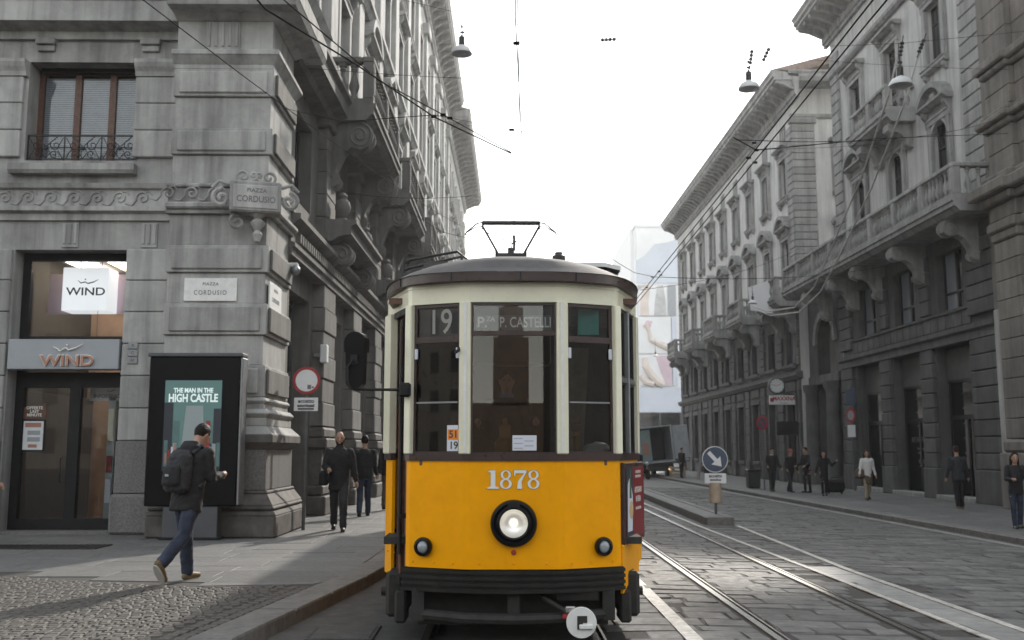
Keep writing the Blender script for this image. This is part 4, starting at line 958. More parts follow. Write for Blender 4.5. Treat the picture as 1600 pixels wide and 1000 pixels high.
# strips of blocks beside the openings
def strip(x0, x1, z0, z1, h, y0, m='stone_dark', d=0.3):
    n = max(1, round((z1-z0)/h))
    for k in range(n): block(lb, x0, x1, y0, y0+d, z0+(z1-z0)*k/n+.006, z0+(z1-z0)*(k+1)/n-.006, m, loc=FO, b=.016)
for x0, x1 in ((-6.79, -5.89), (-9.55, -8.87), (-10.3, -9.57)):
    strip(x0, x1, 1.75, 5.22, .535, 17.90); strip(x0, x1, 6.95, 8.50, .51, 17.92)
    block(lb, x0-.0, x1, 17.84, 18.1, .83, 1.74, 'granite', loc=FO); block(lb, x0-.03, x1+.0, 17.72, 18.1, .12, .82, 'granite', loc=FO, b=.05)
    fr_(MB().mould([(-.05, 8.5), (.10, 8.5), (.12, 8.58), (.17, 8.66), (.20, 8.74), (.20, 8.80), (-.05, 8.80)], x0-.06 if x0 < -8 else x0, x1+(.06 if x0 < -8 else .02)), 'impost', 'stone_dark', (0, WY, 0))
fr_(MB().mould([(-.05, 5.76), (.06, 5.76), (.06, 5.88), (.16, 5.92), (.16, 6.00), (.03, 6.02), (.03, 6.33), (.10, 6.36), (.14, 6.44), (-.05, 6.44)], -16, -5.9), 'string_course', 'stone_dark', (0, WY, 0))
def scroll_me():
    mb = MB(); mb.tube(spiral(0, 0, .13, 1.35, R(200), -1, 20, 0), .016, 6); mb.tube([(-.13, 0, -.05), (-.20, 0, -.13), (-.32, 0, -.10)], [.016, .02, .009], 6); mb.tube([(.02, 0, .12), (.10, 0, .13), (.17, 0, .06)], [.014, .017, .006], 6)
    return mb.mesh('stone_dark', True)
scm = scroll_me()
for k in range(8): put(scm, 'wave_scroll', None, lb, FO, 0, (-9.5+.42*k, WY-.04, 6.18))
for k in range(4): put(scm, 'wave_scroll', None, lb, FO, 0, (-5.9+.42*k, 17.36, 6.12))
def fluted(x, y, z0, z1, n=3, w=.42):
    p = fr_(MB().cbox(x-w/2, x+w/2, y-.03, y+.05, z0, z1, .008), 'fluted_panel', 'stone_dark')
    for k in range(n): MB().cbox(-.028, .028, -.022, .0, z0+.06, z1-.02, .012).build('flute', 'stone_dark', p, (x-w/2+w*(k+.5)/n, y-.03, 0))
    return p
for x in (-7.86, -6.42): fluted(x, WY, 5.26, 5.72, 3, .3)
for x in (-8.5, -6.55): fr_(MB().cbox(x-.18, x+.18, -.12, .05, 9.12, 9.24, .01).cbox(x-.16, x+.16, -.06, .05, 9.0, 9.118, .01), 'drip_block', 'stone_dark', (0, WY, 0))
fr_(MB().mould([(-.05, 9.22), (.08, 9.22), (.10, 9.36), (.30, 9.42), (.42, 9.44), (.42, 9.82), (.5, 9.9), (.5, 10.0), (-.05, 10.05)], -16, -5.9), 'cornice', 'stone_dark', (0, WY, 0))
# upper window with brown casements and iron railing
win = fr_(MB().mould([(-.05, 6.62), (.16, 6.62), (.20, 6.68), (.20, 6.80), (-.05, 6.80)], -9.0, -6.70), 'window', 'stone_dark', (0, WY, 0))
wf = MB()
for a, b in ((-8.80, -8.71), (-8.12, -8.0), (-7.46, -7.34), (-6.81, -6.72)): wf.box(a, b, .42, .52, 6.9, 8.8)
wf.box(-8.71, -6.81, .421, .519, 6.9, 7.03).box(-8.71, -6.81, .421, .519, 8.7, 8.8); wf.build('casement', 'wood_brown', win)
for a, b in ((-8.71, -8.12), (-8.0, -7.46), (-7.34, -6.81)):
    MB().box(a, b, .46, .468, 7.05, 8.66).build('pane', 'glass_clear', win)
    bl = MB()
    for k in range(44): bl.add([(a, .500, 7.05+.037*k), (b, .500, 7.05+.037*k), (b, .512, 7.05+.037*k+.034), (a, .512, 7.05+.037*k+.034)], [(0, 1, 2, 3)])
    tag(bl.build('blind_slats', 'curtain', win), kind='stuff')
MB().box(-8.9, -6.6, .75, .8, 6.8, 8.9).build('dark_sheet', 'interior_dark', win)  # dark sheet standing for the unlit inside behind the blinds
iron_grille(win, -8.80, -6.74, 6.90, 7.42, .10)
MB().box(-8.72, -6.8, .3, .42, 8.72, 8.8).build('blind_box', 'black_metal', win)
core_box(lb, -16, -6.1, WY+4.5, WY+16, 0.1, 26, FO, 0); core_box(lb, -16, -6.1, WY+.8, WY+4.5, 5.6, 6.6, FO, 0); core_box(lb, -16, -6.1, WY+.85, WY+4.5, 9.0, 26, FO, 0)
core_box(lb, -16, -9.2, WY+.4, WY+4.5, 0.1, 9.0, FO, 0, name='dark_core'); core_box(lb, -6.45, -6.05, WY+.76, WY+4.5, 0.1, 9.0, FO, 0, name='dark_core')  # solid dark blocks standing for unlit insides
# ---- shop front
shop = fr_(MB().box(-8.85, -8.70, .35, .47, .12, 5.22).box(-6.93, -6.80, .35, .47, .12, 5.22).box(-8.70, -6.93, .351, .469, 5.08, 5.22).box(-8.70, -6.93, .30, .47, 3.52, 3.66).box(-8.70, -6.93, .351, .469, 2.72, 3.0).box(-8.70, -6.93, .351, .469, .12, .36).box(-7.86, -7.66, .345, .475, .36, 2.72), 'shop_front', 'black_metal', (0, WY, 0))
MB().box(-8.70, -6.93, .40, .408, 3.66, 5.08).build('pane', 'glass_clear', shop); MB().box(-8.70, -7.86, .40, .408, .36, 2.72).build('pane', 'glass_clear', shop); MB().box(-7.66, -6.93, .40, .408, .36, 2.72).build('pane', 'glass_clear', shop)
MB().tube([(-7.93, .33, 1.0), (-7.93, .27, 1.02), (-7.93, .27, 1.44), (-7.93, .33, 1.46)], .014).build('door_handle', 'black_metal', shop)
MB().box(-9.2, -6.3, .5, 4.5, .06, .13).build('shop_floor', 'shop_floor', shop); MB().box(-9.2, -6.3, 4.38, 4.48, .13, 5.5).build('shop_wall', 'shop_wall', shop); MB().box(-9.2, -6.3, .5, 4.5, 5.5, 5.55).build('shop_ceiling', 'curtain', shop)
for k in range(3): MB().cbox(-8.9+.85*k, -8.5+.85*k, 1.2, 3.8, 5.40, 5.44, .01).build('ceiling_lamp', 'shop_light', shop)
MB().cbox(-7.55, -6.95, 2.6, 3.4, .13, 1.25, .02).build('counter', 'shop_wall', shop); MB().box(-7.30, -7.16, .75, 2.6, .13, 2.6).build('display_panel', 'shop_panel', shop)
for z0, z1, m_ in ((1.75, 2.35, 'cream'), (1.18, 1.48, 'ad_red'), (.62, 1.05, 'paper')):
    q = MB().box(-7.28, -7.18, .72, .75, z0, z1).build('display_card', m_, shop)
MB().box(-9.1, -8.9, .5, 4, .13, 2.7).build('display_panel', 'grey_dark', shop)
st = fr_(MB().box(-9.5, -6.8, -.06, .3, .05, .165), 'door_step', 'granite', (0, WY, 0))
# ---- pier at the corner
PX0, PX1, PY0, PY1 = -5.88, -4.15, 17.45, 19.3
rows = [(2.50, 3.06, 1), (3.06, 3.59, 0), (3.59, 4.15, 1), (4.15, 4.70, 0), (4.70, 5.20, 1), (5.20, 5.76, 0), (6.30, 6.85, 0), (6.85, 7.34, 1), (7.34, 7.93, 0), (7.93, 8.45, 1)]
for z0, z1, fr in rows:
    e = .055 if fr else 0.0
    bl = block(lb, PX0-e*.4, PX1+e, PY0-e, PY1+e, z0+.004, z1-.004, 'stone_dark', loc=FO, b=.012 if fr else .008)
    if fr:
        w, h = PX1-PX0, z1-z0
        for key, mk in (('f', lambda: MB().cbox(-w/2+.07, w/2-.07, -.035, .02, -h/2+.06, h/2-.06, .018).mesh('stone_dark')),):
            o = link('raised_panel', cached(('rp', round(w, 2), round(h, 2)), mk), bl, (0, -(PY1-PY0)/2-.06, 0))
        d = PY1-PY0; o = link('raised_panel', cached(('rps', round(d, 2), round(h, 2)), lambda: MB().cbox(-.02, .035, -d/2+.07, d/2-.07, -h/2+.06, h/2-.06, .018).mesh('stone_side_shaded')), bl, ((PX1-PX0)/2+.055, 0, 0))  # street-side panel gets the darker stone, shade put into its colour
def pier_course(z0, z1, e, m='stone_dark', b=.01, name='pier_course'): return block(lb, PX0-min(e, .06), PX1+e, PY0-e, PY1+e, z0, z1, m, name, b, FO)
def pier_slope(z0, z1, e0, e1, m):
    v = []
    for z, e in ((z0, e0), (z1, e1)): v += [(PX0-min(e, .06), PY0-e, z), (PX1+e, PY0-e, z), (PX1+e, PY1+e, z), (PX0-min(e, .06), PY1+e, z)]
    return fr_(MB().add(v, [(0, 3, 2, 1), (4, 5, 6, 7), (0, 1, 5, 4), (1, 2, 6, 5), (2, 3, 7, 6), (3, 0, 4, 7)]), 'pier_slope', m)
pier_course(.12, .50, .40, 'plinth', .03); pier_slope(.5, .56, .40, .36, 'plinth'); pier_course(.56, .66, .34, 'plinth', .04); pier_slope(.66, .84, .32, .20, 'plinth'); pier_course(.84, .90, .20, 'plinth', .02)
pier_course(.90, 1.60, .15, 'granite', .015); pier_slope(1.60, 1.70, .15, .26, 'plinth'); pier_course(1.70, 1.86, .28, 'plinth', .02); pier_slope(1.86, 2.0, .26, .12, 'stone_dark'); pier_course(2.0, 2.14, .12, 'stone_dark', .012); pier_course(2.14, 2.30, .17, 'stone_dark', .07); pier_course(2.30, 2.38, .06, 'stone_dark'); pier_course(2.38, 2.50, .10, 'stone_dark', .05)
pier_course(5.76, 5.84, .08); pier_course(5.84, 5.96, .15, b=.03); pier_course(5.96, 6.24, .04); pier_course(6.24, 6.31, .10, b=.02)
pier_course(8.45, 8.54, .04); pier_slope(8.54, 8.68, .04, .14, 'stone_dark'); pier_course(8.68, 8.78, .16, b=.015); pier_course(8.78, 9.38, .0)
fluted(-5.05, PY0, 8.82, 9.36, 5, .62)
pier_slope(9.38, 9.48, .02, .14, 'stone_dark'); pier_slope(9.48, 9.58, .5, .55, 'stone_dark'); pier_course(9.58, 9.95, .56, b=.02); pier_slope(9.95, 10.1, .56, .66, 'stone_dark')
block(lb, PX0, PX1, PY0+.05, PY1, 10.1, 12.5, 'stone_dark', loc=FO); block(lb, PX0, PX1, PY0+.05, PY1, 12.5, 26, 'stone_pale', loc=FO)
# carved cartouche with the square's name
ca = thing('cartouche', None, None); ca.parent = lb; ca.location = (-4.33+4.4, 17.30-18, 5.98); ca.rotation_euler = (0, 0, R(14))
MB().cbox(-.44, .44, -.22, .2, -.26, .30, .03).build('tablet', 'stone_dark', ca); MB().cbox(-.38, .38, -.235, -.2, -.20, .22, .012).build('tablet_field', 'stone_pale', ca)
text('carving', 'PIAZZA', .10, 'letter_grey', ca, (.02, -.237, .12), extrude=.002, bold=.002); text('carving', 'CORDUSIO', .155, 'letter_grey', ca, (.01, -.237, -.04), extrude=.002, bold=.003, sx=.84)
for s in (-1, 1):
    MB().tube(spiral(s*.22, .38, .13, 1.3, R(-90), s, 18, -.15), .03, 6).tube(spiral(s*.05, .40, .08, 1.1, R(-90), -s, 14, -.17), .028, 6).build('scrollwork', 'stone_dark', ca, smooth=True)
    MB().tube(spiral(s*.58, -.02, .17, 1.4, R(90), -s, 20, -.1), .042, 6).tube([(s*.44, -.1, .22), (s*.62, -.12, .28), (s*.74, -.1, .16)], .035, 6).build('scrollwork', 'stone_dark', ca, smooth=True)
MB().lathe([(.05, -.75), (.09, -.62), (.05, -.55), (.11, -.46), (.13, -.40), (.06, -.34), (.15, -.27), (.15, -.24)], (.05, -.02, 0), 12).build('drop', 'stone_dark', ca, smooth=True)
MB().tube(spiral(-.30, -.42, .15, 1.3, R(80), 1, 18, -.05), .035, 6).build('scrollwork', 'stone_dark', ca, smooth=True)
# ---- long side along the street: local x runs away from us
SL, SR = (-4.4+4.4, 17.5-18, 0), R(89.15)
def sd_(mb, name, m, at=(0, 0, 0), smooth=False): return put(mb, name, m, lb, SL, SR, at, smooth)
NB = 11; BAY = 4.25; U0 = 3.95; UE = 49.0
uc = [U0+BAY*k for k in range(NB)]
ops = [(u-1.0, u+1.0, .12, 4.9) for u in uc]+[(u-.85, u+.85, 6.9, 8.85) for u in uc]
put(wall_mesh(1.75, UE, 0.0, 10.0, ops, .6, 'stone_side_shaded'), 'wall', None, lb, SL, SR)
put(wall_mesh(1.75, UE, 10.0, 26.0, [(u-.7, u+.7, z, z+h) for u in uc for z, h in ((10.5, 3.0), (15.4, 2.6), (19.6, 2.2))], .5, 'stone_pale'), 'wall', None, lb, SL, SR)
core_box(lb, 5.6, UE, .62, 9, .1, 26, SL, SR); core_box(lb, 1.8, 5.59, .62, 1.3, .1, 26, SL, SR, name='dark_core')
for k, u in enumerate(uc):
    sg = sd_(MB().box(u-1.0, u-.9, .35, .45, .12, 4.9).box(u+.9, u+1.0, .35, .45, .12, 4.9).box(u-.9, u+.9, .351, .449, 4.78, 4.9).box(u-.9, u+.9, .32, .449, 3.0, 3.3).box(u-.05, u+.05, .351, .449, .12, 3.0), 'shop_opening', 'grey_dark')
    MB().box(u-.9, u-.05, .39, .40, .2, 3.0).build('pane', 'pane_dark', sg); MB().box(u+.05, u+.9, .39, .40, .2, 3.0).build('pane', 'pane_dark', sg); MB().box(u-.9, u+.9, .39, .40, 3.3, 4.78).build('pane', 'pane_dark', sg)
    mz = sd_(MB().box(u-.85, u-.75, .3, .4, 6.9, 8.85).box(u+.75, u+.85, .3, .4, 6.9, 8.85).box(u-.05, u+.05, .3, .4, 6.9, 8.85), 'mezzanine_window', 'dark_frame')
    MB().box(u-.75, u-.05, .34, .35, 6.9, 8.85).build('pane', 'pane_dark', mz); MB().box(u+.05, u+.75, .34, .35, 6.9, 8.85).build('pane', 'pane_dark', mz)
def side_pier(u, k):
    w = .72
    sd_(MB().cbox(u-w-.10, u+w+.10, -.42, .1, .12, .55, .03).cbox(u-w-.05, u+w+.05, -.34, .1, .55, .80, .05).cbox(u-w-.03, u+w+.03, -.30, .1, .80, 1.62, .015).cbox(u-w-.12, u+w+.12, -.42, .1, 1.62, 1.85, .03).cbox(u-w-.04, u+w+.04, -.34, .1, 1.85, 2.1, .05), 'pier_base', 'plinth')
    if k < 5:
        for i in range(6):
            z0 = 2.12+.545*i; e = .03 if i % 2 == 0 else 0
            block(lb, u-w-e, u+w+e, -.27-e, .1, z0+.005, z0+.54, 'stone_side_shaded', loc=SL, rotz=SR, b=.02)
        for i in range(5):
            z0 = 6.5+.54*i; block(lb, u-w*.8, u+w*.8, -.24, .1, z0+.005, z0+.535, 'stone_side_shaded', loc=SL, rotz=SR, b=.02)
    else:
        m_ = MB()
        for i in range(6): m_.cbox(u-w, u+w, -.27, .1, 2.125+.545*i, 2.66+.545*i, .02)
        for i in range(5): m_.cbox(u-w*.8, u+w*.8, -.24, .1, 6.505+.54*i, 7.035+.54*i, .02)
        tag(sd_(m_, 'pier_blocks_far', 'stone_side_shaded'), kind='stuff')
    sd_(MB().cbox(u-w-.06, u+w+.06, -.34, .1, 9.2, 9.4, .03), 'capital', 'stone_side_shaded')
for k in range(NB): side_pier(uc[k]+BAY/2, k)
sd_(MB().mould([(-.05, 5.40), (.30, 5.40), (.30, 5.52), (.36, 5.56), (.36, 5.64), (.28, 5.66), (.28, 6.0), (.38, 6.06), (.46, 6.12), (.46, 6.22), (-.05, 6.26)], 1.75, UE), 'string_course', 'stone_side_shaded')
den = MB()
for k in range(int((UE-2.3)/.22)): den.box(2.3+.22*k, 2.42+.22*k, -.35, -.27, 5.74, 5.92)
tag(sd_(den, 'dentils', 'stone_side_shaded'), kind='stuff')
sd_(MB().mould([(-.05, 9.38), (.3, 9.38), (.36, 9.5), (.55, 9.56), (.62, 9.58), (.62, 9.86), (.72, 9.94), (.72, 10.04), (-.05, 10.1)], 1.9, UE), 'cornice', 'stone_side_shaded')
# door hoods with urns, balconies
for k in (1, 3, 5, 7, 9):
    u = uc[k]
    hd = sd_(MB().mould([(-.05, 6.50), (.35, 6.50), (.48, 6.60), (.62, 6.64), (.80, 6.66), (.80, 6.86), (.92, 6.92), (.92, 7.0), (-.05, 7.04)], u-2.5, u+2.2), 'door_hood', 'stone_side_shaded')
    for s in (-1.9, 1.6): link('corbel', corbel_mesh(.66, 1.3, .36, 'stone_side_shaded'), hd, (u+s, 0, 6.52))
    if k < 6:
        for s in (-2.0, 1.7): MB().lathe([(.14, 7.02), (.14, 7.12), (.08, 7.16), (.17, 7.30), (.20, 7.42), (.16, 7.56), (.09, 7.62), (.12, 7.70), (.05, 7.78), (0, 7.80)], (u+s, -.5, 0), 12).build('urn', 'stone_side_shaded', hd, smooth=True)
    b = balcony(lb, u-2.3, u+3.2, 9.95, 1.3, SL, SR, 'stone_side_shaded', single=(k < 2), corbels=(u-1.9, u+2.8), corb_h=1.7, rail_h=1.2, rr=.13)
# upper windows
kseg = window_kit(1.4, 3.0, 'seg', 'stone_pale'); ktri = window_kit(1.4, 3.0, 'tri', 'stone_pale'); kfl = window_kit(1.4, 2.6, 'flat', 'stone_pale'); kpl = window_kit(1.4, 2.2, 'none', 'stone_pale')
for k, u in enumerate(uc):
    place_window(lb, u, 10.5, ktri if k % 2 else kseg, SL, SR); place_window(lb, u, 15.4, kfl, SL, SR); place_window(lb, u, 19.6, kpl, SL, SR)
    p = sd_(MB().cbox(u+BAY/2-.45, u+BAY/2+.45, -.22, .05, 10.9, 22.6, .02).cbox(u+BAY/2-.6, u+BAY/2+.6, -.32, .05, 10.1, 10.9, .03), 'pilaster', 'stone_pale')
    MB().cbox(u+BAY/2-.62, u+BAY/2+.62, -.36, .05, 22.6, 23.2, .05).build('capital', 'stone_pale', p)
sd_(MB().mould([(-.05, 14.6), (.25, 14.6), (.35, 14.75), (.42, 14.8), (.42, 14.95), (-.05, 15.0)], 1.9, UE), 'string_course', 'stone_pale')
bracketed_eaves(lb, 1.5, UE, 25.2, 1.15, SL, SR, 'stone_pale', 1.06, depth=9)
# ---- next palace along the street
pb = thing('street_palace', 'pale grey palace with deep eaves beyond the corner palace', 'building', (-3.65, 66.6, 0))
PL, PR = (0, 0, 0), R(89.15)
uc2 = [2.2+4.1*k for k in range(6)]; UE2 = 24.6
put(wall_mesh(0, UE2, 0, 25.0, [(u-.7, u+.7, z, z+h) for u in uc2 for z, h in ((.4, 3.6), (6.4, 2.4), (10.5, 3.0), (15.4, 2.6), (19.6, 2.2))], .5, 'stone_pale'), 'wall', None, pb, PL, PR)
core_box(pb, .05, UE2, .52, 9, .1, 25.5, PL, PR); put(MB().box(-.02, .03, 0, 9, 0, 25.5), 'end_wall', 'stone_pale', pb, PL, PR); put(MB().box(UE2, UE2+.05, 0, 9, 0, 25.5), 'end_wall', 'stone_pale', pb, PL, PR)
for u in uc2:
    for z, kt in ((10.5, kseg), (15.4, kfl), (19.6, kpl), (6.4, kpl)): place_window(pb, u, z, kt, PL, PR)
for z in (5.6, 9.6, 14.7): put(MB().mould([(-.05, z), (.3, z), (.5, z+.25), (.5, z+.4), (-.05, z+.45)], -.05, UE2), 'string_course', 'stone_pale', pb, PL, PR)
bracketed_eaves(pb, -.1, UE2+.4, 24.6, 1.55, PL, PR, 'stone_pale', 1.2, depth=9)
for k in (1, 4): balcony(pb, uc2[k]-1.6, uc2[k]+1.6, 10.0, 1.2, PL, PR, 'stone_pale', single=False, corbels=(uc2[k]-1.2, uc2[k]+1.2))
# ------------------------------------------------------------------ palaces across the street (local x runs towards us)
RR = R(-90)
def quoin(parent, u0, u1, v0, v1, h, loc, m, e=.10, far=False, side_d=None):
    n = max(1, round((v1-v0)/h)); mb = MB()
    for k in range(n):
        z0, z1 = v0+(v1-v0)*k/n+.012, v0+(v1-v0)*(k+1)/n-.012
        if far: mb.cbox(u0, u1, -e, side_d or .15, z0, z1, .03)
        else: block(parent, u0, u1, -e, side_d or .15, z0, z1, m, loc=loc, rotz=RR, b=.03)
    if far: tag(put(mb, 'quoin_blocks', m, parent, loc, RR), kind='stuff')
# ---- nearer palace
rn = thing('balcony_palace', 'grey palace with one long stone balcony above dark shop openings', 'building', (15.3, 43.9, 0))
NO = (0, 0, 0); UN = 14.0
bays = [45.3-42.3, 45.3-38.45, 45.3-34.6]
shop_ops = [(b-1.3, b+1.3, -.1, 5.1) for b in bays]; mez = [(b-.95, b+.95, 6.25, 8.3) for b in bays]
nob = [(b-.62, b+.62, 9.9, 12.9) for b in bays]; sec = [(b-.6, b+.6, 15.0, 17.2) for b in bays]
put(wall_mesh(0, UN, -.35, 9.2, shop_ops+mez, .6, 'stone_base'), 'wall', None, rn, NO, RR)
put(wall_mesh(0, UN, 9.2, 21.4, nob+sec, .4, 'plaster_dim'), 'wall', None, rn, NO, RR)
core_box(rn, 0.05, UN-.05, .65, 10, -.3, 21.4, NO, RR); put(MB().box(-.06, .0, .0, 10, -.3, 21.4), 'end_wall', 'plaster_dim', rn, NO, RR)
for i, b in enumerate(bays):
    so = put(MB().box(b-1.3, b-1.2, .35, .45, -.1, 5.1).box(b+1.2, b+1.3, .35, .45, -.1, 5.1).box(b-1.2, b+1.2, .3, .449, 3.85, 5.08).box(b-1.2, b+1.2, .351, .449, 2.6, 2.75).box(b-.05, b+.05, .351, .449, .1, 2.6), 'shop_opening', 'dark_frame', rn, NO, RR)
    MB().box(b-1.2, b+1.2, .28, .30, 3.95, 5.0).build('fascia_board', 'shutter', so)
    for x0, x1, z0, z1 in ((b-1.2, b-.05, .1, 2.6), (b+.05, b+1.2, .1, 2.6), (b-1.2, b+1.2, 2.75, 3.85)): MB().box(x0, x1, .39, .40, z0, z1).build('pane', 'pane_dark', so)
    MB().cbox(b-1.4, b+1.4, -.25, .3, -.12, .06, .02).build('step', 'stone_mid', so)
    if i == 1:
        for s_, z, sz in (('RETAIL TO LET', 1.95, .26), ('Prime location', 1.62, .14), ('02 8621', 1.15, .2)): text('window_lettering', s_, sz, 'letter_grey', so, (b, .385, z), extrude=.001, bold=.002)
    mw = put(MB().box(b-.95, b-.87, .25, .35, 6.25, 8.3).box(b+.87, b+.95, .25, .35, 6.25, 8.3).box(b-.06, b+.06, .25, .35, 6.25, 8.3).box(b-.87, b+.87, .24, .30, 6.9, 6.96), 'mezzanine_window', 'dark_frame', rn, NO, RR)
    for x0, x1, m_ in ((b-.87, b-.06, 'pane_blind'), (b+.06, b+.87, 'pane_dark')): MB().box(x0, x1, .30, .31, 6.25, 8.3).build('pane', m_, mw)
for u in [(bays[0]+bays[1])/2, (bays[1]+bays[2])/2]:
    quoin(rn, u-.50, u+.50, .95, 5.1, .52, NO, 'stone_base', .14); put(MB().cbox(u-.56, u+.56, -.20, .1, -.1, .95, .03), 'pier_base', 'stone_base', rn, NO, RR)
    quoin(rn, u-.40, u+.40, 6.3, 8.4, .52, NO, 'stone_base', .12)
for u0, u1 in ((12.15, 13.98), (.02, 1.35)):
    quoin(rn, u0, u1, .95, 5.1, .52, NO, 'stone_base', .16); put(MB().cbox(u0-.04, u1, -.22, .1, -.1, .95, .03), 'pier_base', 'stone_base', rn, NO, RR)
    quoin(rn, u0, u1, 5.85, 8.75, .52, NO, 'stone_base', .16); quoin(rn, u0 if u0 < 1 else u0+.35, u1-.15 if u0 > 1 else u1-.3, 9.2, 19.5, .47, NO, 'stone_mid', .10)
put(MB().mould([(-.05, 5.1), (.18, 5.1), (.18, 5.35), (.28, 5.42), (.28, 5.58), (-.05, 5.62)], 0, UN), 'string_course', 'stone_base', rn, NO, RR)
for k in range(18): block(rn, 1.4+.6*k, 1.4+.6*k+.57, -.08, .1, 5.64, 6.16, 'stone_base', loc=NO, rotz=RR, b=.025)
put(MB().mould([(-.05, 6.16), (.14, 6.16), (.14, 6.25), (-.05, 6.25)], 1.35, 12.15), 'sill_course', 'stone_base', rn, NO, RR)
balcony(rn, -4.2, 14.4, 9.25, 1.5, NO, RR, 'stone_mid', single=True, corbels=(1.9, 4.9, 8.8, 13.0, -1.5), corb_h=1.35, rail_h=1.12, solid_every=2.3, name='long_balcony', rr=.10)
kn = window_kit(1.24, 3.0, 'seg', 'stone_mid', arched=True); ks = window_kit(1.2, 2.2, 'flat', 'stone_mid')
for b in bays:
    place_window(rn, b, 9.9, kn, NO, RR, sill=False, console=False); place_window(rn, b, 15.0, ks, NO, RR)
balcony(rn, bays[1]-1.9, bays[1]+1.9, 14.0, 1.15, NO, RR, 'stone_mid', single=True, corbels=(bays[1]-1.4, bays[1]+1.4), corb_h=.9, rail_h=1.0, name='upper_balcony', rr=.09)
put(MB().mould([(-.05, 18.4), (.12, 18.4), (.2, 18.5), (.2, 18.65), (-.05, 18.7)], 0, UN), 'string_course', 'stone_mid', rn, NO, RR)
bracketed_eaves(rn, -.6, UN, 21.3, 1.5, NO, RR, 'stone_mid', .75, depth=10)
# ---- portal between the two palaces
po = thing('arched_portal', 'tall arched stone portal with round column between the two palaces', 'portal', (15.75, 50.3, 0))
AC = 2.75
ar = arc_pts(AC, 6.7, 1.3, 180, 0, 16)
put(MB().prism([(0, -.3), (AC-1.3, -.3), (AC-1.3, 6.7)]+ar[1:-1]+[(AC+1.3, 6.7), (AC+1.3, -.3), (6.4, -.3), (6.4, 8.9), (0, 8.9)], 0, .6), 'wall', 'stone_base', po, NO, RR)
o_ = arc_pts(AC, 6.7, 1.62, 180, 0, 16); put(MB().prism(ar+o_[::-1], -.14, .0), 'archivolt', 'stone_mid', po, NO, RR)
put(MB().box(AC-1.8, AC+1.8, 2.4, 2.5, -.3, 8.4), 'doorway_back', 'interior_dark', po, NO, RR); put(MB().box(AC-2.2, AC+2.2, -.22, .2, 4.75, 5.15), 'entablature', 'stone_base', po, NO, RR)  # dark sheet puts the shade of the doorway into colour
for u_ in (AC-1.55, AC+1.55): put(MB().lathe([(.46, -.1), (.46, .2), (.36, .3), (.34, .4), (.30, 4.1), (.32, 4.3), (.42, 4.5), (.44, 4.74)], (u_, -.3, 0), 16), 'column', 'stone_base', po, NO, RR, smooth=True)
put(MB().box(0, 6.4, .02, 10, 8.9, 9.2), 'terrace', 'stone_base', po, NO, RR)
put(MB().box(AC-1.25, AC-.05, 1.2, 1.28, -.1, 4.6), 'door_leaf', 'black_metal', po, NO, RR); put(MB().box(AC+.05, AC+1.25, 1.2, 1.28, -.1, 4.6), 'door_leaf', 'black_metal', po, NO, RR)
# ---- further palace
rf = thing('pale_palace', 'pale plastered palace with rows of pedimented windows and small stone balconies', 'building', (15.3, 83.6, 0))
UF = 33.4; fb = [85-(53.3+3.62*k) for k in range(9)]
put(wall_mesh(0, UF, -.35, 9.2, [(b-.7, b+.7, .9, 4.2) for b in fb]+[(b-.75, b+.75, 6.0, 8.0) for b in fb], .5, 'stone_base'), 'wall', None, rf, NO, RR)
put(wall_mesh(0, UF, 9.2, 20.8, [(b-.6, b+.6, 9.7, 12.6) for b in fb]+[(b-.58, b+.58, 14.9, 17.0) for b in fb], .4, 'plaster'), 'wall', None, rf, NO, RR)
core_box(rf, 0.05, UF-.05, .55, 10, -.3, 20.2, NO, RR)
# end wall facing us
EO = (0.0, -UF, 0)
put(wall_mesh(0, 10, -.3, 20.8, [(2.3, 3.5, 9.7, 12.6), (2.3, 3.5, 14.9, 17.0)], .4, 'plaster'), 'end_wall', None, rf, EO, 0.0)
put(MB().box(0, 10, .45, .5, -.3, 20.2), 'end_core', 'interior_dark', rf, EO, 0.0); put(MB().box(0, .05, .0, 10, -.3, 20.2), 'end_wall', 'plaster', rf, NO, RR)
kp = window_kit(1.2, 2.9, 'seg', 'stone_mid'); kq = window_kit(1.16, 2.1, 'flat', 'stone_mid'); kp2 = window_kit(1.2, 2.9, 'seg', 'stone_mid', pane='pane_blind'); kq2 = window_kit(1.16, 2.1, 'flat', 'stone_mid', pane='shutter')
place_window(rf, 2.9, 9.7, kp, EO, 0.0); place_window(rf, 2.9, 14.9, kq, EO, 0.0)
qm = MB(); n = 24
for k in range(n):
    z0, z1 = 9.25+9.2*k/n+.012, 9.25+9.2*(k+1)/n-.012
    me = cached(('rfq', n), lambda: MB().cbox(-.08, 1.15, -.10, .2, 0, z1-z0, .03).mesh('stone_mid')); link('stone_block', me, rf, (EO[0], EO[1], z0))
quoin(rf, UF-1.0, UF+.0, 9.25, 18.45, .385, NO, 'stone_mid', .09, far=True); quoin(rf, .0, 1.0, 9.25, 18.45, .385, NO, 'stone_mid', .09, far=True)
put(MB().cbox(-.16, 1.25, -.18, .2, 18.5, 18.8, .04), 'capital', 'stone_mid', rf, EO, 0.0)
put(MB().mould([(-.05, 18.8), (.10, 18.8), (.16, 18.9), (.16, 19.0), (-.05, 19.05)], -.1, 10), 'string_course', 'stone_mid', rf, EO, 0.0)
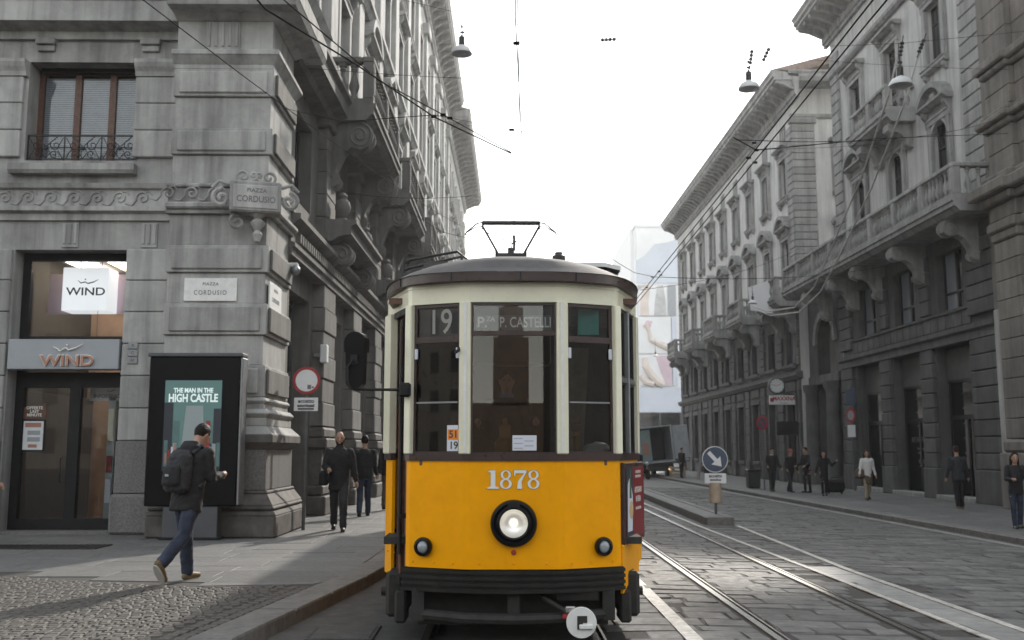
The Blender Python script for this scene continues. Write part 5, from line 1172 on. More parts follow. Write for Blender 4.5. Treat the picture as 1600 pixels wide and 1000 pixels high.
for i, b in enumerate(fb):
    place_window(rf, b, 9.7, kp2 if i in (1, 4, 6) else kp, NO, RR); place_window(rf, b, 14.9, kq2 if i in (0, 3, 4, 7) else kq, NO, RR)
    gw = put(MB().cbox(b-.92, b-.70, -.08, .05, .9, 4.2, .02).cbox(b+.70, b+.92, -.08, .05, .9, 4.2, .02).cbox(b-1.0, b+1.0, -.12, .05, 4.2, 4.45, .02).cbox(b-.9, b+.9, -.10, .05, 4.6, 5.1, .03), 'ground_window', 'stone_base', rf, NO, RR)
    MB().box(b-.7, b+.7, .25, .3, .9, 4.2).build('pane', 'shutter' if i % 3 else 'pane_dark', gw); MB().cbox(b-.75, b+.75, -.16, .05, .70, .9, .03).cbox(b-.6, b+.6, -.06, .05, .0, .6, .02).build('sill', 'stone_base', gw)
    mw = put(MB().box(b-.75, b-.68, .2, .3, 6.0, 8.0).box(b+.68, b+.75, .2, .3, 6.0, 8.0).box(b-.04, b+.04, .2, .3, 6.0, 8.0), 'mezzanine_window', 'dark_frame', rf, NO, RR)
    for x0, x1, m_ in ((b-.68, b-.04, 'pane_blind' if i % 2 == 0 else 'pane_dark'), (b+.04, b+.68, 'pane_dark' if i % 4 else 'pane_blind')): MB().box(x0, x1, .25, .26, 6.0, 8.0).build('pane', m_, mw)
    MB().mould([(-.05, 5.75), (.12, 5.75), (.18, 5.85), (.18, 6.0), (-.05, 6.0)], b-.95, b+.95).build('sill', 'stone_base', mw)
for k in range(10):
    u = fb[0]+1.81-3.62*k
    u0, u1 = max(.02, u-.48), min(UF-.02, u+.48)
    quoin(rf, u0, u1, .9, 5.1, .5, NO, 'stone_base', .13, far=(k > 1)); quoin(rf, u0, u1, 5.85, 8.6, .5, NO, 'stone_base', .11, far=(k > 1)); put(MB().cbox(u0, u1, -.2, .1, -.1, .9, .03), 'pier_base', 'stone_base', rf, NO, RR)
put(MB().mould([(-.05, 5.15), (.16, 5.15), (.22, 5.25), (.30, 5.35), (.30, 5.5), (-.05, 5.55)], 0, UF+.12), 'string_course', 'stone_base', rf, NO, RR)
put(MB().mould([(-.05, 8.75), (.16, 8.75), (.26, 8.9), (.34, 9.0), (.34, 9.15), (-.05, 9.2)], 0, UF+.12), 'string_course', 'stone_mid', rf, NO, RR)
for k in (0, 2, 4, 6, 8):
    b = fb[k]; balcony(rf, b-1.7, b+1.7+(0.3 if k == 0 else 0), 9.25, 1.35, NO, RR, 'stone_mid', single=False, corbels=(b-1.3, b+1.3), corb_h=1.3, rail_h=1.12)
bracketed_eaves(rf, -.6, UF+1.3, 20.6, 1.3, NO, RR, 'stone_mid', .8, depth=10)
put(MB().mould([(-.05, -.18), (1.2, -.18), (1.3, .02), (1.3, .16), (1.38, .26), (1.38, .34), (-.05, .34)], -.5, 10), 'eaves_return', 'stone_mid', rf, EO, 0.0, (0, 0, 20.6))
for b in fb: 
    w_ = put(MB().box(b-.45, b-.35, -.06, .05, 17.9, 18.8).box(b+.35, b+.45, -.06, .05, 17.9, 18.8).box(b-.45, b+.45, -.06, .05, 18.7, 18.85).box(b-.35, b+.35, -.02, .0, 17.9, 18.7), 'attic_window', 'stone_mid', rf, NO, RR)
# ---- massive masonry at the edge of the view
re_ = thing('brown_palace', 'brownish stone palace with stepped pilaster at the edge of the balcony palace', 'building', (15.05, 28.9, 0))
put(MB().box(.0, 16, .0, 10, -.3, 26), 'wall', 'stone_warm', re_, NO, RR)
for u0, u1, e in ((.15, 1.55, .42), (1.55, 3.4, .25), (5.0, 7.0, .42), (10.0, 12.0, .42)):
    for zz0, zz1, n in ((1.9, 7.6, 10), (9.6, 10.9, 2), (11.5, 12.6, 2), (13.1, 19.0, 8)):
        for k in range(n): block(re_, u0, u1, -e, .1, zz0+(zz1-zz0)*k/n+.006, zz0+(zz1-zz0)*(k+1)/n-.006, 'stone_warm', loc=NO, rotz=RR, b=.02)
    put(MB().cbox(u0-.14, u1+.14, -e-.16, .1, -.1, 1.5, .03).cbox(u0-.06, u1+.06, -e-.10, .1, 1.5, 1.88, .08), 'pilaster_base', 'stone_warm', re_, NO, RR)
    for z0, z1, q in ((7.62, 7.9, .06), (7.9, 8.2, .14), (8.2, 8.7, .04), (8.7, 8.95, .26), (8.95, 9.3, .5), (9.3, 9.58, .2), (10.92, 11.1, .10), (11.1, 11.3, .26), (11.3, 11.48, .12), (12.62, 12.8, .12), (12.8, 13.08, .24)):
        put(MB().cbox(u0-q, u1+q*.4, -e-q, .1, z0, z1, .05), 'moulding', 'stone_warm', re_, NO, RR)
    put(MB().cbox(u0-.05, u1+.05, -e-.06, .0, 8.22, 8.68, .03), 'capital', 'stone_warm', re_, NO, RR)
put(MB().cbox(-.62, -.03, -.18, .1, .6, 5.75, .02), 'marble_facing', 'stone_pale', re_, NO, RR)
put(MB().box(-1.0, -.0, .05, 9, -.3, 22), 'return_wall', 'stone_warm', re_, NO, RR)
# ---- building wrapped in printed hoardings at the street end, haze painted into their colours
eb = thing('hoarding_building', 'pale building wrapped in printed hoardings at the end of the street', 'building', (17.4, 125.0, 0))
MB().box(0, 14, .0, 22, -.3, 30).build('wall', 'banner_white', eb); MB().box(-.12, 14, -.15, 22, 29.9, 30.3).build('parapet', 'banner_white', eb)
MB().box(.1, 9, -.12, -.02, 22.6, 29.2).build('hoarding_sheet', 'banner_blue', eb)
MB().prism([(.1, 25.5), (1.2, 26.2), (2.4, 27.6), (4.2, 27.9), (6, 28.6), (6, 29.2), (.1, 29.2)], -.16, -.13).build('hoarding_sheet', 'banner_white', eb)
def sheet(x0, x1, z0, z1, m): return MB().box(x0, x1, -.18, -.1, z0, z1).build('printed_sheet', m, eb)
s1 = sheet(.2, 3.9, 18.4, 22.3, 'banner_white'); s2 = sheet(.2, 4.3, 13.6, 18.2, 'banner_white'); s3 = sheet(.2, 4.3, 9.5, 13.4, 'banner_white'); s4 = sheet(4.1, 5.0, 18.4, 22.3, 'sign_grey'); s5 = sheet(4.45, 5.0, 9.5, 18.2, 'banner_blue')
def shape(sh, pts, m): return MB().prism(pts, -.22, -.19).build('print_shape', m, sh)
shape(s1, [(.4, 18.4), (.5, 20.5), (1.0, 22.3), (1.8, 22.3), (1.5, 20), (1.6, 18.4)], 'banner_skin_hazed'); shape(s1, [(2.2, 18.4), (2.3, 20), (2.7, 22.3), (3.4, 22.3), (3.7, 20.4), (3.8, 18.4)], 'banner_grey'); shape(s1, [(.2, 21.6), (.2, 22.3), (1.2, 22.3)], 'banner_grey')
def limb(sh, pts, r, m): return MB().tube([(p[0], -.2, p[1]) for p in pts], r, 8).build('print_shape', m, sh)
limb(s2, [(1.1, 17.3), (1.5, 16.4), (1.7, 15.3), (3.0, 14.7), (4.2, 14.2)], [.35, .22, .3, .42, .5], 'banner_skin_hazed'); shape(s2, [(.8, 17.0), (1.2, 17.8), (2.0, 17.7), (1.7, 16.9), (1.2, 16.6)], 'banner_pink')
shape(s3, [(2.3, 13.3), (4.3, 13.3), (4.3, 9.6), (3.7, 9.6), (2.9, 11.2)], 'banner_pink'); limb(s3, [(.9, 13.1), (1.0, 12.0), (1.6, 10.9), (2.6, 9.9), (3.2, 9.6)], [.3, .45, .5, .55, .5], 'banner_skin_hazed'); limb(s3, [(.3, 10.8), (.9, 10.0), (2.0, 9.7)], [.3, .4, .45], 'banner_skin_hazed')
MB().box(-.2, 9, -.3, -.05, 6.2, 9.3).build('sign_band', 'banner_blue', eb)
MB().box(-.1, 9, -.1, -.02, -.2, 6.1).build('glazed_front', 'pane_dark', eb)
for x in (0, 2.6, 5.2): MB().box(x, x+.25, -.18, -.1, -.2, 6.1).build('mullion', 'grey_dark', eb)
MB().box(-.4, .0, 2, 22, -.3, 30.1).build('side_sheet', 'banner_white', eb)
far = thing('far_block', 'pale hazy block closing the far end of the street', 'building', (-60, 240, 0))
MB().box(0, 90, 0, 20, -.3, 17).build('wall', 'stone_pale', far); MB().prism([(-.8, 17.0), (10, 21), (20.8, 17.0)], -.5, 90.5, 'yz').build('roof', 'roof_tile', far)
for k in range(18):
    for z in (2, 7, 12): MB().box(2+4.8*k, 4+4.8*k, -.05, .02, z, z+2.8).build('window', 'pane_dark', far)

# ---- unseen buildings behind the camera, palaces sized and darkened for the tram glass reflections
for x0, lab in ((-124, 'unseen warm plastered palace on the square, enlarged to fill the windscreen reflection'), (4, 'unseen grey palace behind the camera, added to be mirrored in the side glass')):
    b_ = thing('unseen_palace', lab, 'building', (x0, -62, 0)); MB().box(0, 120, -12, 0, -.3, 23).build('wall', 'stone_warm' if x0 < 0 else 'stone_base', b_); MB().box(-.5, 120.5, -12.4, .7, 23, 23.8).build('cornice', 'stone_mid', b_)
    wm = MB()
    for k in range(32):
        for z in (1.2, 6, 10.5, 15, 19): wm.box(1.3+3.7*k, 2.8+3.7*k, -.1, .05, z, z+2.5)
    tag(wm.build('window_rows', 'pane_dark', b_), kind='stuff')
tw = thing('brick_tower', 'stepped brick tower over a low brick wing beyond the square, mirrored in the windscreen', 'tower', (0, -112, 0))
MB().box(-16, 18, -8, 0, -.3, 7.5).build('wing', 'shop_wall', tw); MB().box(-.8, 3.8, -4.6, .4, 7.5, 16).build('shaft', 'shop_wall', tw); MB().box(-.1, 3.1, -4.0, -.2, 16, 20).build('upper_stage', 'shop_wall', tw); MB().box(.5, 2.5, -3.2, -1.2, 20, 23).build('lantern', 'shop_wall', tw); MB().lathe([(1.2, 23), (.9, 24.4), (.2, 25.4), (0, 26)], (1.5, -2.2, 0), 12).build('cap', 'grey_dark', tw)
for x in (-13, -9, -5, 8, 12, 16): MB().box(x-.6, x+.6, .0, .05, 4, 7).build('window', 'pane_dark', tw)
# ------------------------------------------------------------------ signs and street furniture
sg = thing('shop_sign', 'grey fascia sign reading WIND above the glass shop doors', 'sign', (-7.8, 17.86, 3.0))
MB().cbox(-1.0, .98, .0, .30, .02, .56, .01).build('board', 'sign_grey', sg)
text('lettering', 'WIND', .27, 'letter_copper', sg, (.08, -.022, .16), extrude=.018, sx=1.25, bold=.004); text('lettering_back', 'WIND', .27, 'letter_white', sg, (.07, -.01, .165), extrude=.008, sx=1.25, bold=.012)
MB().tube([(-.18, -.03, .42), (-.10, -.03, .38), (-.06, -.03, .34), (0.0, -.03, .38), (.05, -.03, .40), (.09, -.03, .36), (.22, -.03, .40), (.34, -.03, .47)], [.006, .014, .016, .014, .014, .016, .014, .004], 6).ball((.06, -.03, .45), .018, 8, 6).build('emblem', 'letter_white', sg)
bx_ = thing('light_box', 'white lit box sign hanging behind the upper shop window', 'sign', (-7.86, 18.75, 4.2))
MB().cbox(-.43, .43, .0, .5, .0, .83, .01).build('box', 'light_box', bx_); text('lettering', 'WIND', .21, 'letter_dark', bx_, (.02, -.004, .36), extrude=.002, sx=1.25, bold=.003)
MB().tube([(-.14, -.006, .58), (-.08, -.006, .53), (0, -.006, .55), (.05, -.006, .52), (.16, -.006, .55), (.25, -.006, .6)], [.004, .011, .011, .012, .011, .003], 6).ball((.0, -.006, .60), .014, 8, 6).build('emblem', 'letter_dark', bx_)
MB().tube([(-.2, .25, .83), (-.2, .25, 1.3)], .01).tube([(.2, .25, .83), (.2, .25, 1.3)], .01).build('hanger', 'grey_metal', bx_)
bk = MB().box(-.95, .95, .6, .63, .02, .8).build('pink_reflection', 'banner_pink', bx_)  # pinkish reflection beside the box put in as a pink panel
dp = thing('offer_sticker', 'tilted brown sticker reading offerte last minute on the shop door', 'sticker', (-8.50, 18.385, 2.15))
MB().prism([(-.25, .20), (.20, .30), (.22, .04), (-.19, .0)], 0, .012).build('card', 'wood_brown', dp)
for s_, z in (('OFFERTE', .20), ('LAST', .135), ('MINUTE', .07)): text('lettering', s_, .075, 'letter_white', dp, (.0, -.003, z), extrude=.001, bold=.002)
dq = thing('door_notice', 'framed white and red notice on the shop door below the sticker', 'poster', (-8.50, 18.385, 1.56))
MB().cbox(-.21, .21, .0, .015, 0, .58, .004).build('frame', 'black_metal', dq); MB().box(-.18, .18, -.004, .0, .03, .55).build('sheet', 'sign_white', dq)
MB().box(-.15, .14, -.007, -.004, .44, .52).build('print', 'letter_copper', dq); MB().box(-.1, .13, -.007, -.004, .30, .38).build('print', 'sign_grey', dq); MB().box(-.1, .13, -.007, -.004, .18, .26).build('print', 'sign_grey', dq); MB().box(-.08, .08, -.007, -.004, .07, .13).build('print', 'letter_copper', dq)
di = thing('hanging_sign', 'white sign reading INFOSTRADA hanging inside the shop doorway', 'sign', (-7.30, 18.75, 2.50))
MB().cbox(-.36, .36, 0, .03, 0, .24, .006).build('board', 'sign_white', di); text('lettering', 'INFOSTRADA', .10, 'sign_blue', di, (0, -.002, .085), extrude=.001, bold=.003, sx=.95); MB().tube([(-.04, -.004, .19), (.0, -.004, .17), (.05, -.004, .18), (.11, -.004, .21)], .008, 6).build('emblem', 'sign_blue', di); MB().tube([(-.3, .015, .24), (-.3, .015, 3.0)], .004, 5).tube([(.3, .015, .24), (.3, .015, 3.0)], .004, 5).build('hanger', 'iron', di)
def plaque(label, loc, rotz, w, h, big):
    p = thing('street_plaque', label, 'sign', loc, rotz, 'white street name plaques')
    MB().cbox(-w/2, w/2, -.03, .0, 0, h, .006).build('slab', 'white_paint', p)
    text('lettering', 'PIAZZA', .075, 'letter_grey', p, (0, -.032, h*.74), extrude=.001, space=1.15, bold=.001); text('lettering', 'CORDUSIO', .115, 'letter_grey', p, (0, -.032, h*.36), extrude=.001, space=1.3, bold=.001, sx=big)
    return p
plaque('white plaque reading Piazza Cordusio on the front of the corner pier', (-5.10, 17.445, 4.19), 0, .93, .41, .82)
plaque('white plaque on the street side of the corner pier', (-4.118, 18.05, 4.10), R(90), .95, .48, .82)
ic = thing('wall_tiles', 'three small enamel number tiles fixed to the wall beside the shop sign', 'sign', (-6.58, 17.895, 3.12))
for k in range(3): MB().cbox(-.09, .09, -.02, .0, .135*k, .135*k+.12, .006).build('tile', 'grey_metal', ic); text('lettering', ('H', 'G', 'A')[k], .08, 'letter_dark', ic, (0, -.022, .135*k+.06), extrude=.001)
# advertising cabinet
ac = thing('advert_cabinet', 'tall black advertising cabinet with teal film poster against the corner pier', 'cabinet', (-5.08, 16.82, .12))
MB().cbox(-.76, .76, -.15, .15, .55, 3.02, .02).build('case', 'cabinet_black', ac); MB().cbox(-.79, .79, -.18, .17, 3.02, 3.08, .01).build('cap', 'grey_dark', ac); MB().cbox(.762, .80, -.17, .16, .57, 3.0, .01).build('side_trim', 'grey_metal', ac)
MB().box(-.73, .73, -.157, -.152, .6, 2.98).build('glass_front', 'cabinet_black', ac); MB().cbox(-.45, .45, -.12, .12, .0, .55, .01).build('foot', 'grey_dark', ac); MB().cbox(-.5, .5, -.13, .13, .0, .05, .01).build('foot_plate', 'black_metal', ac)
po_ = MB().box(-.48, .46, -.165, -.158, 1.12, 2.62).build('poster', 'poster_lit', ac)
text('poster_title', 'THE MAN IN THE', .105, 'letter_lit', po_, (-.01, -.167, 2.45), extrude=.001, bold=.004, sx=.8); text('poster_title', 'HIGH CASTLE', .185, 'letter_lit', po_, (-.01, -.167, 2.32), extrude=.001, bold=.006, sx=.72)
rq = random.Random(4)
for k in range(13):
    x = -.46+.072*k; hgt = .15+.5*abs(x)*1.5*rq.uniform(.5, 1.2); MB().box(x, x+.06, -.171, -.1665, 1.2, 1.25+hgt).build('poster_skyline', ('teal_poster', 'ad_dark', 'shop_panel')[k % 3], po_)
for k in range(7): MB().box(-.44+.05*k, -.41+.05*k, -.174, -.1715, 1.25+.03*(k % 3), 1.42+.05*(k % 4)).build('poster_light', ('letter_copper', 'sign_red', 'paper')[k % 3], po_)
MB().prism([(-.2, 1.2), (.22, 1.2), (.16, 2.2), (-.12, 2.2)], -.1665, -.166).build('poster_glow', 'shop_panel', po_)
for x0, x1, h_ in ((-.48, -.33, 2.25), (-.33, -.22, 1.95), (.24, .34, 1.9), (.34, .46, 2.15)): MB().box(x0, x1, -.1690, -.1668, 1.12, h_).build('poster_skyline', 'ad_dark' if h_ > 2 else 'teal_poster', po_)
MB().box(.22, .29, -.174, -.1715, 1.5, 1.95).build('poster_banner', 'sign_red', po_)
MB().box(-.4, -.02, -.174, -.1715, 1.14, 1.19).build('poster_strip', 'letter_lit', po_)
text('maker_mark', 'clear space', .05, 'sign_grey', ac, (0, -.123, .36), extrude=.001)
# no-entry sign
ne = thing('no_entry_sign', 'round no vehicles sign with red rim on a grey pole beside the corner pier', 'road sign', (-3.62, 18.75, .12))
MB().tube([(0, .03, 0), (0, .03, 3.0)], .032, 12).build('pole', 'pole_grey', ne)
MB().lathe([(0, .0), (.255, .0), (.26, -.01), (.255, -.014), (0, -.014)], (0, 0, 2.76), 36, 'y', cap=False).build('disc', 'sign_red', ne); MB().lathe([(0, -.0155), (.205, -.0155), (.205, -.019), (0, -.019)], (0, 0, 2.76), 36, 'y', cap=False).build('disc_field', 'sign_white', ne)
MB().cbox(.02, .09, -.022, -.018, 2.60, 2.68, .004).build('sticker', 'letter_grey', ne); MB().cbox(.10, .14, -.022, -.018, 2.62, 2.65, .003).build('sticker', 'sign_red', ne)
pl = MB().cbox(-.225, .225, -.012, .0, 2.19, 2.44, .008).build('plate', 'sign_white', ne); text('plate_text', 'eccetto', .10, 'letter_dark', pl, (0, -.0135, 2.375), extrude=.001, bold=.003); text('plate_text', 'autorizzati', .075, 'letter_dark', pl, (0, -.0135, 2.29), extrude=.001, bold=.004); MB().box(-.15, .15, -.015, -.0125, 2.215, 2.245).build('plate_bar', 'letter_dark', pl)
MB().box(-.04, .04, -.01, .07, 2.7, 2.74).box(-.04, .04, -.01, .07, 2.3, 2.34).build('clamp', 'pole_grey', ne)
# small wall fittings
wl_ = thing('wall_lamp', 'small pale box lamp fixed to the second pier', 'lamp', (-3.98, 22.7, 3.55)); MB().cbox(-.1, .06, -.12, .12, 0, .42, .02).build('case', 'lamp_white', wl_); MB().box(-.25, -.1, -.03, .03, .15, .22).build('bracket', 'grey_metal', wl_)
sc = thing('security_camera', 'small bright security camera on the ledge of the corner palace', 'camera', (-3.97, 19.2, 5.05)); MB().ball((0, -.08, 0), .10, 12, 8).build('dome', 'grey_metal', sc, smooth=True); MB().cbox(-.16, .04, -.06, .06, .06, .16, .02).build('mount', 'lamp_white', sc)
# keep-right sign on the island
kr = thing('keep_right_sign', 'blue keep right arrow sign on a tan bollard at the island tip', 'road sign', (4.98, 23.15, .12))
MB().tube([(0, .03, 0), (0, .03, 1.5)], .03, 10).build('pole', 'pole_grey', kr); MB().lathe([(0, .0), (.298, .0), (.302, -.01), (.298, -.014), (0, -.014)], (0, 0, 1.25), 36, 'y', cap=False).build('disc', 'lamp_white', kr); MB().lathe([(0, -.0155), (.282, -.0155), (.282, -.018), (0, -.018)], (0, 0, 1.25), 36, 'y', cap=False).build('disc_field', 'sign_blue', kr)
a45 = [(-.045, .22), (.045, .22), (.045, -.03), (.14, -.03), (0, -.22), (-.14, -.03), (-.045, -.03)]; ca_, sa_ = math.cos(R(42)), math.sin(R(42))
MB().prism([(x*ca_-z*sa_, x*sa_+z*ca_+1.25) for x, z in a45], -.019, -.022).build('arrow', 'sign_white', kr)
pl = MB().cbox(-.25, .25, -.012, .0, .70, .93, .008).build('plate', 'sign_white', kr); text('plate_text', 'eccetto', .10, 'letter_dark', pl, (0, -.0135, .87), extrude=.001, bold=.003); text('plate_text', 'autobus', .08, 'letter_dark', pl, (0, -.0135, .785), extrude=.001, bold=.003)
MB().lathe([(.13, .26), (.14, .27), (.14, .71), (.13, .72)], (0, .03, 0), 20).build('sleeve', 'tan_paint', kr, smooth=True)
# signs across the street
ck = thing('street_clock', 'round white clock above a red lettered sign projecting from the pale palace', 'clock', (14.35, 51.2, 4.0))
MB().lathe([(0, .12), (.40, .12), (.44, .06), (.44, -.06), (.40, -.1), (.38, -.07), (0, -.07)], (-.05, 0, .85), 28, 'y', cap=False).build('clock_case', 'grey_dark', ck); MB().lathe([(0, -.075), (.36, -.075), (.36, -.085), (0, -.085)], (-.05, 0, .85), 28, 'y', cap=False).build('dial', 'sign_white', ck)
MB().prism([(-.06, .83), (-.04, .83), (.16, .95), (.15, .97)], -.088, -.095).prism([(-.06, .86), (-.06, .84), (-.33, .90), (-.33, .92)], -.097, -.10).build('hands', 'letter_dark', ck)
for k in range(12): a = R(30*k); MB().box(-.05+.32*math.sin(a)-.012, -.05+.32*math.sin(a)+.012, -.092, -.086, .85+.32*math.cos(a)-.03, .85+.32*math.cos(a)+.03).build('hour_mark', 'letter_dark', ck)
MB().cbox(-.45, 1.0, -.06, .06, -.12, .36, .01).build('sign_box', 'sign_white', ck); text('lettering', 'MAXXNA', .27, 'sign_red', ck, (.30, -.062, .18), extrude=.001, bold=.008); text('lettering', 'orologeria', .10, 'letter_grey', ck, (.28, -.062, -.03), extrude=.001); MB().prism([(-.42, .06), (-.32, .0), (-.22, .06), (-.2, .22), (-.42, .22)], -.062, -.066).build('emblem', 'sign_red', ck)
MB().box(.3, .95, -.03, .03, .36, .42).box(.9, .96, -.03, .03, .36, .9).build('bracket', 'iron', ck)
npk = thing('no_parking_sign', 'blue and red no parking sign turned half away by the litter bin', 'road sign', (11.15, 42.3, -.1), R(-48)); MB().tube([(0, .03, 0), (0, .03, 3.0)], .03, 8).build('pole', 'pole_grey', npk); MB().lathe([(0, 0), (.3, 0), (.3, -.014), (0, -.014)], (0, 0, 2.8), 28, 'y', cap=False).build('disc', 'sign_red', npk); MB().lathe([(0, -.016), (.22, -.016), (.22, -.02), (0, -.02)], (0, 0, 2.8), 28, 'y', cap=False).build('disc_field', 'sign_blue', npk); MB().box(-.2, .2, -.024, -.021, -.03, .03).build('bar', 'sign_red', npk, (0, 0, 2.8), rot=(0, R(45), 0))
sp = thing('sign_post', 'pole with blue, round and white signs at the corner of the balcony palace', 'road sign', (14.6, 41.3, -.1), R(-72)); MB().tube([(0, .03, 0), (0, .03, 4.3)], .035, 8).build('pole', 'pole_grey', sp); MB().cbox(-.3, .3, -.014, 0, 3.5, 4.2, .01).build('blue_panel', 'sign_blue', sp); MB().lathe([(0, 0), (.3, 0), (.3, -.014), (0, -.014)], (0, 0, 3.1), 24, 'y', cap=False).build('disc', 'sign_red', sp); MB().lathe([(0, -.016), (.2, -.016), (.2, -.02), (0, -.02)], (0, 0, 3.1), 24, 'y', cap=False).build('disc_field', 'sign_grey', sp); MB().cbox(-.25, .25, -.014, 0, 2.2, 2.7, .01).build('plate', 'sign_white', sp)
hs = thing('hanging_shop_sign', 'dark square sign hanging beside the portal column', 'sign', (14.6, 50.4, 2.3)); MB().cbox(-.6, .5, -.06, .06, 0, .7, .02).build('panel', 'black_metal', hs); MB().box(.5, 1.1, -.03, .03, .55, .62).build('bracket', 'iron', hs)
bn = thing('litter_bin', 'square dark litter bin standing on the opposite pavement', 'bin', (11.15, 44.1, -.1)); MB().cbox(-.26, .26, -.26, .26, .04, .74, .04).build('body', 'bin_dark', bn); MB().cbox(-.29, .29, -.29, .29, .74, .84, .03).build('rim', 'black_metal', bn); MB().box(-.22, .22, -.22, .22, .0, .04).build('base', 'black_metal', bn)
cs = thing('travel_case', 'black rounded case standing on the pavement near the portal', 'case', (12.9, 38.6, -.1)); MB().cbox(-.35, .35, -.2, .2, .06, .55, .1).build('body', 'cloth_black', cs); MB().tube([(-.15, 0, .54), (-.15, 0, .62), (.15, 0, .62), (.15, 0, .54)], .02, 6).build('handle', 'black_metal', cs)
for x in (-.25, .25): MB().lathe([(.05, -.03), (.05, .03)], (x, 0, .05), 10, 'x').build('wheel', 'rubber', cs)
ez = thing('folding_sign', 'thin leaning folding board on the pavement near the truck', 'sign', (11.6, 57.5, -.1)); MB().prism([(-.25, 0), (-.18, 0), (.05, 1.5), (-.02, 1.5)], -.3, .3).prism([(.35, 0), (.28, 0), (.02, 1.48), (.09, 1.48)], -.28, .28).build('board', 'grey_metal', ez); MB().box(-.05, .15, -.3, .3, 1.48, 1.53).build('hinge', 'iron', ez)
# delivery truck seen from behind, leaning on the kerb, doors open
tk = thing('delivery_truck', 'pale delivery truck with open rear doors leaning at the far kerb', 'truck', (10.15, 64.0, -.16), R(2))
bx2 = thing('cargo_box', None, None); bx2.parent = tk; bx2.location = (0, 0, .95); bx2.rotation_euler = (0, R(-6), 0)
MB().box(-1.1, 1.1, 0, 5, -.05, .05).box(-1.1, -1.0, 0, 5, .05, 2.2).box(1.0, 1.1, 0, 5, .05, 2.2).box(-1.1, 1.1, 0, 5, 2.2, 2.28).box(-1.0, 1.0, 4.9, 5, .05, 2.2).build('shell', 'truck_white', bx2)
MB().box(-1.0, 1.0, 2.5, 2.6, .05, 2.2).build('bulkhead', 'interior_dark', bx2); MB().box(-1.0, -.98, .1, 2.4, .1, 2.1).build('lining', 'truck_teal', bx2)
MB().cbox(-2.1, -1.12, -.12, -.05, .1, 2.2, .02).build('rear_door', 'truck_teal', bx2); MB().cbox(1.12, 2.1, -.10, -.03, .1, 2.2, .02).build('rear_door', 'truck_white', bx2, (0, 0, 0)); MB().box(-1.0, -.3, .2, .3, .1, 2.1).build('curtain', 'truck_teal', bx2); MB().box(-.85, -.45, .18, .2, .5, 1.3).build('marking', 'letter_copper', bx2)
MB().box(-1.0, 1.0, .1, 6.8, .62, .88).build('chassis', 'under', tk); MB().cbox(-1.05, 1.05, 0, .1, .38, .62, .02).build('rear_bar', 'bin_dark', tk); MB().cbox(-1.0, 1.0, 5.3, 7.2, .5, 2.3, .12).build('cab', 'truck_white', tk)
for s in (-1, 1):
    for yy in (1.2, 6.2): 
        w_ = MB().lathe([(.2, -.14), (.42, -.14), (.45, -.1), (.45, .1), (.42, .14), (.2, .14)], (0, 0, 0), 20, 'x').build('wheel', 'rubber', tk, (s*.85, yy, .45)); MB().lathe([(0, -.15), (.22, -.15), (.22, .15), (0, .15)], (0, 0, 0), 16, 'x', cap=False).build('rim', 'grey_metal', w_)
    MB().lathe([(.08, 0), (.07, -.02), (0, -.025)], (s*.75, -.005, .52), 14, 'y').build('tail_lamp', 'tail_lit', tk)
cr = thing('yellow_crate', 'yellow slatted crate on the ground behind the truck', 'crate', (10.9, 61.4, -.1)); MB().box(-.45, .45, -.3, .3, 0, .06).build('base', 'tan_paint', cr)
for k in range(3):
    for yy in (-.3, .27): MB().box(-.45, .45, yy, yy+.03, .1+.2*k, .24+.2*k).build('slat', 'tan_paint', cr)
for x in (-.45, .39):
    for yy in (-.268, .21): MB().box(x, x+.06, yy, yy+.058, .06, .68).build('corner_post', 'tan_paint', cr)
# motorcycle by the truck
mo = thing('motorcycle', 'dark motorcycle parked behind the truck with round headlamp', 'motorcycle', (8.75, 60.6, -.2), R(12))
for yy in (-.62, .68):
    w_ = MB().lathe([(.24, -.05), (.31, -.05), (.32, 0), (.31, .05), (.24, .05)], (0, 0, 0), 20, 'x').build('wheel', 'rubber', mo, (0, yy, .32)); MB().lathe([(0, -.03), (.23, -.03), (.23, .03), (0, .03)], (0, 0, 0), 16, 'x', cap=False).build('rim', 'grey_metal', w_)
MB().tube([(0, -.62, .32), (0, -.45, .75), (0, -.35, 1.0)], .035).tube([(-.33, -.3, 1.05), (0, -.38, 1.0), (.33, -.3, 1.05)], .018).build('fork', 'grey_metal', mo); MB().cbox(-.16, .16, -.35, .2, .35, .72, .08).build('engine', 'iron', mo); MB().cbox(-.14, .14, -.3, .15, .72, .95, .08).build('tank', 'black_gloss', mo); MB().cbox(-.13, .13, .15, .8, .68, .82, .05).build('seat', 'rubber', mo); MB().ball((0, -.5, .95), .11, 12, 8).build('headlamp', 'lamp_white', mo); MB().tube([(.12, .0, .3), (.14, .8, .35)], .045).build('exhaust', 'grey_metal', mo)
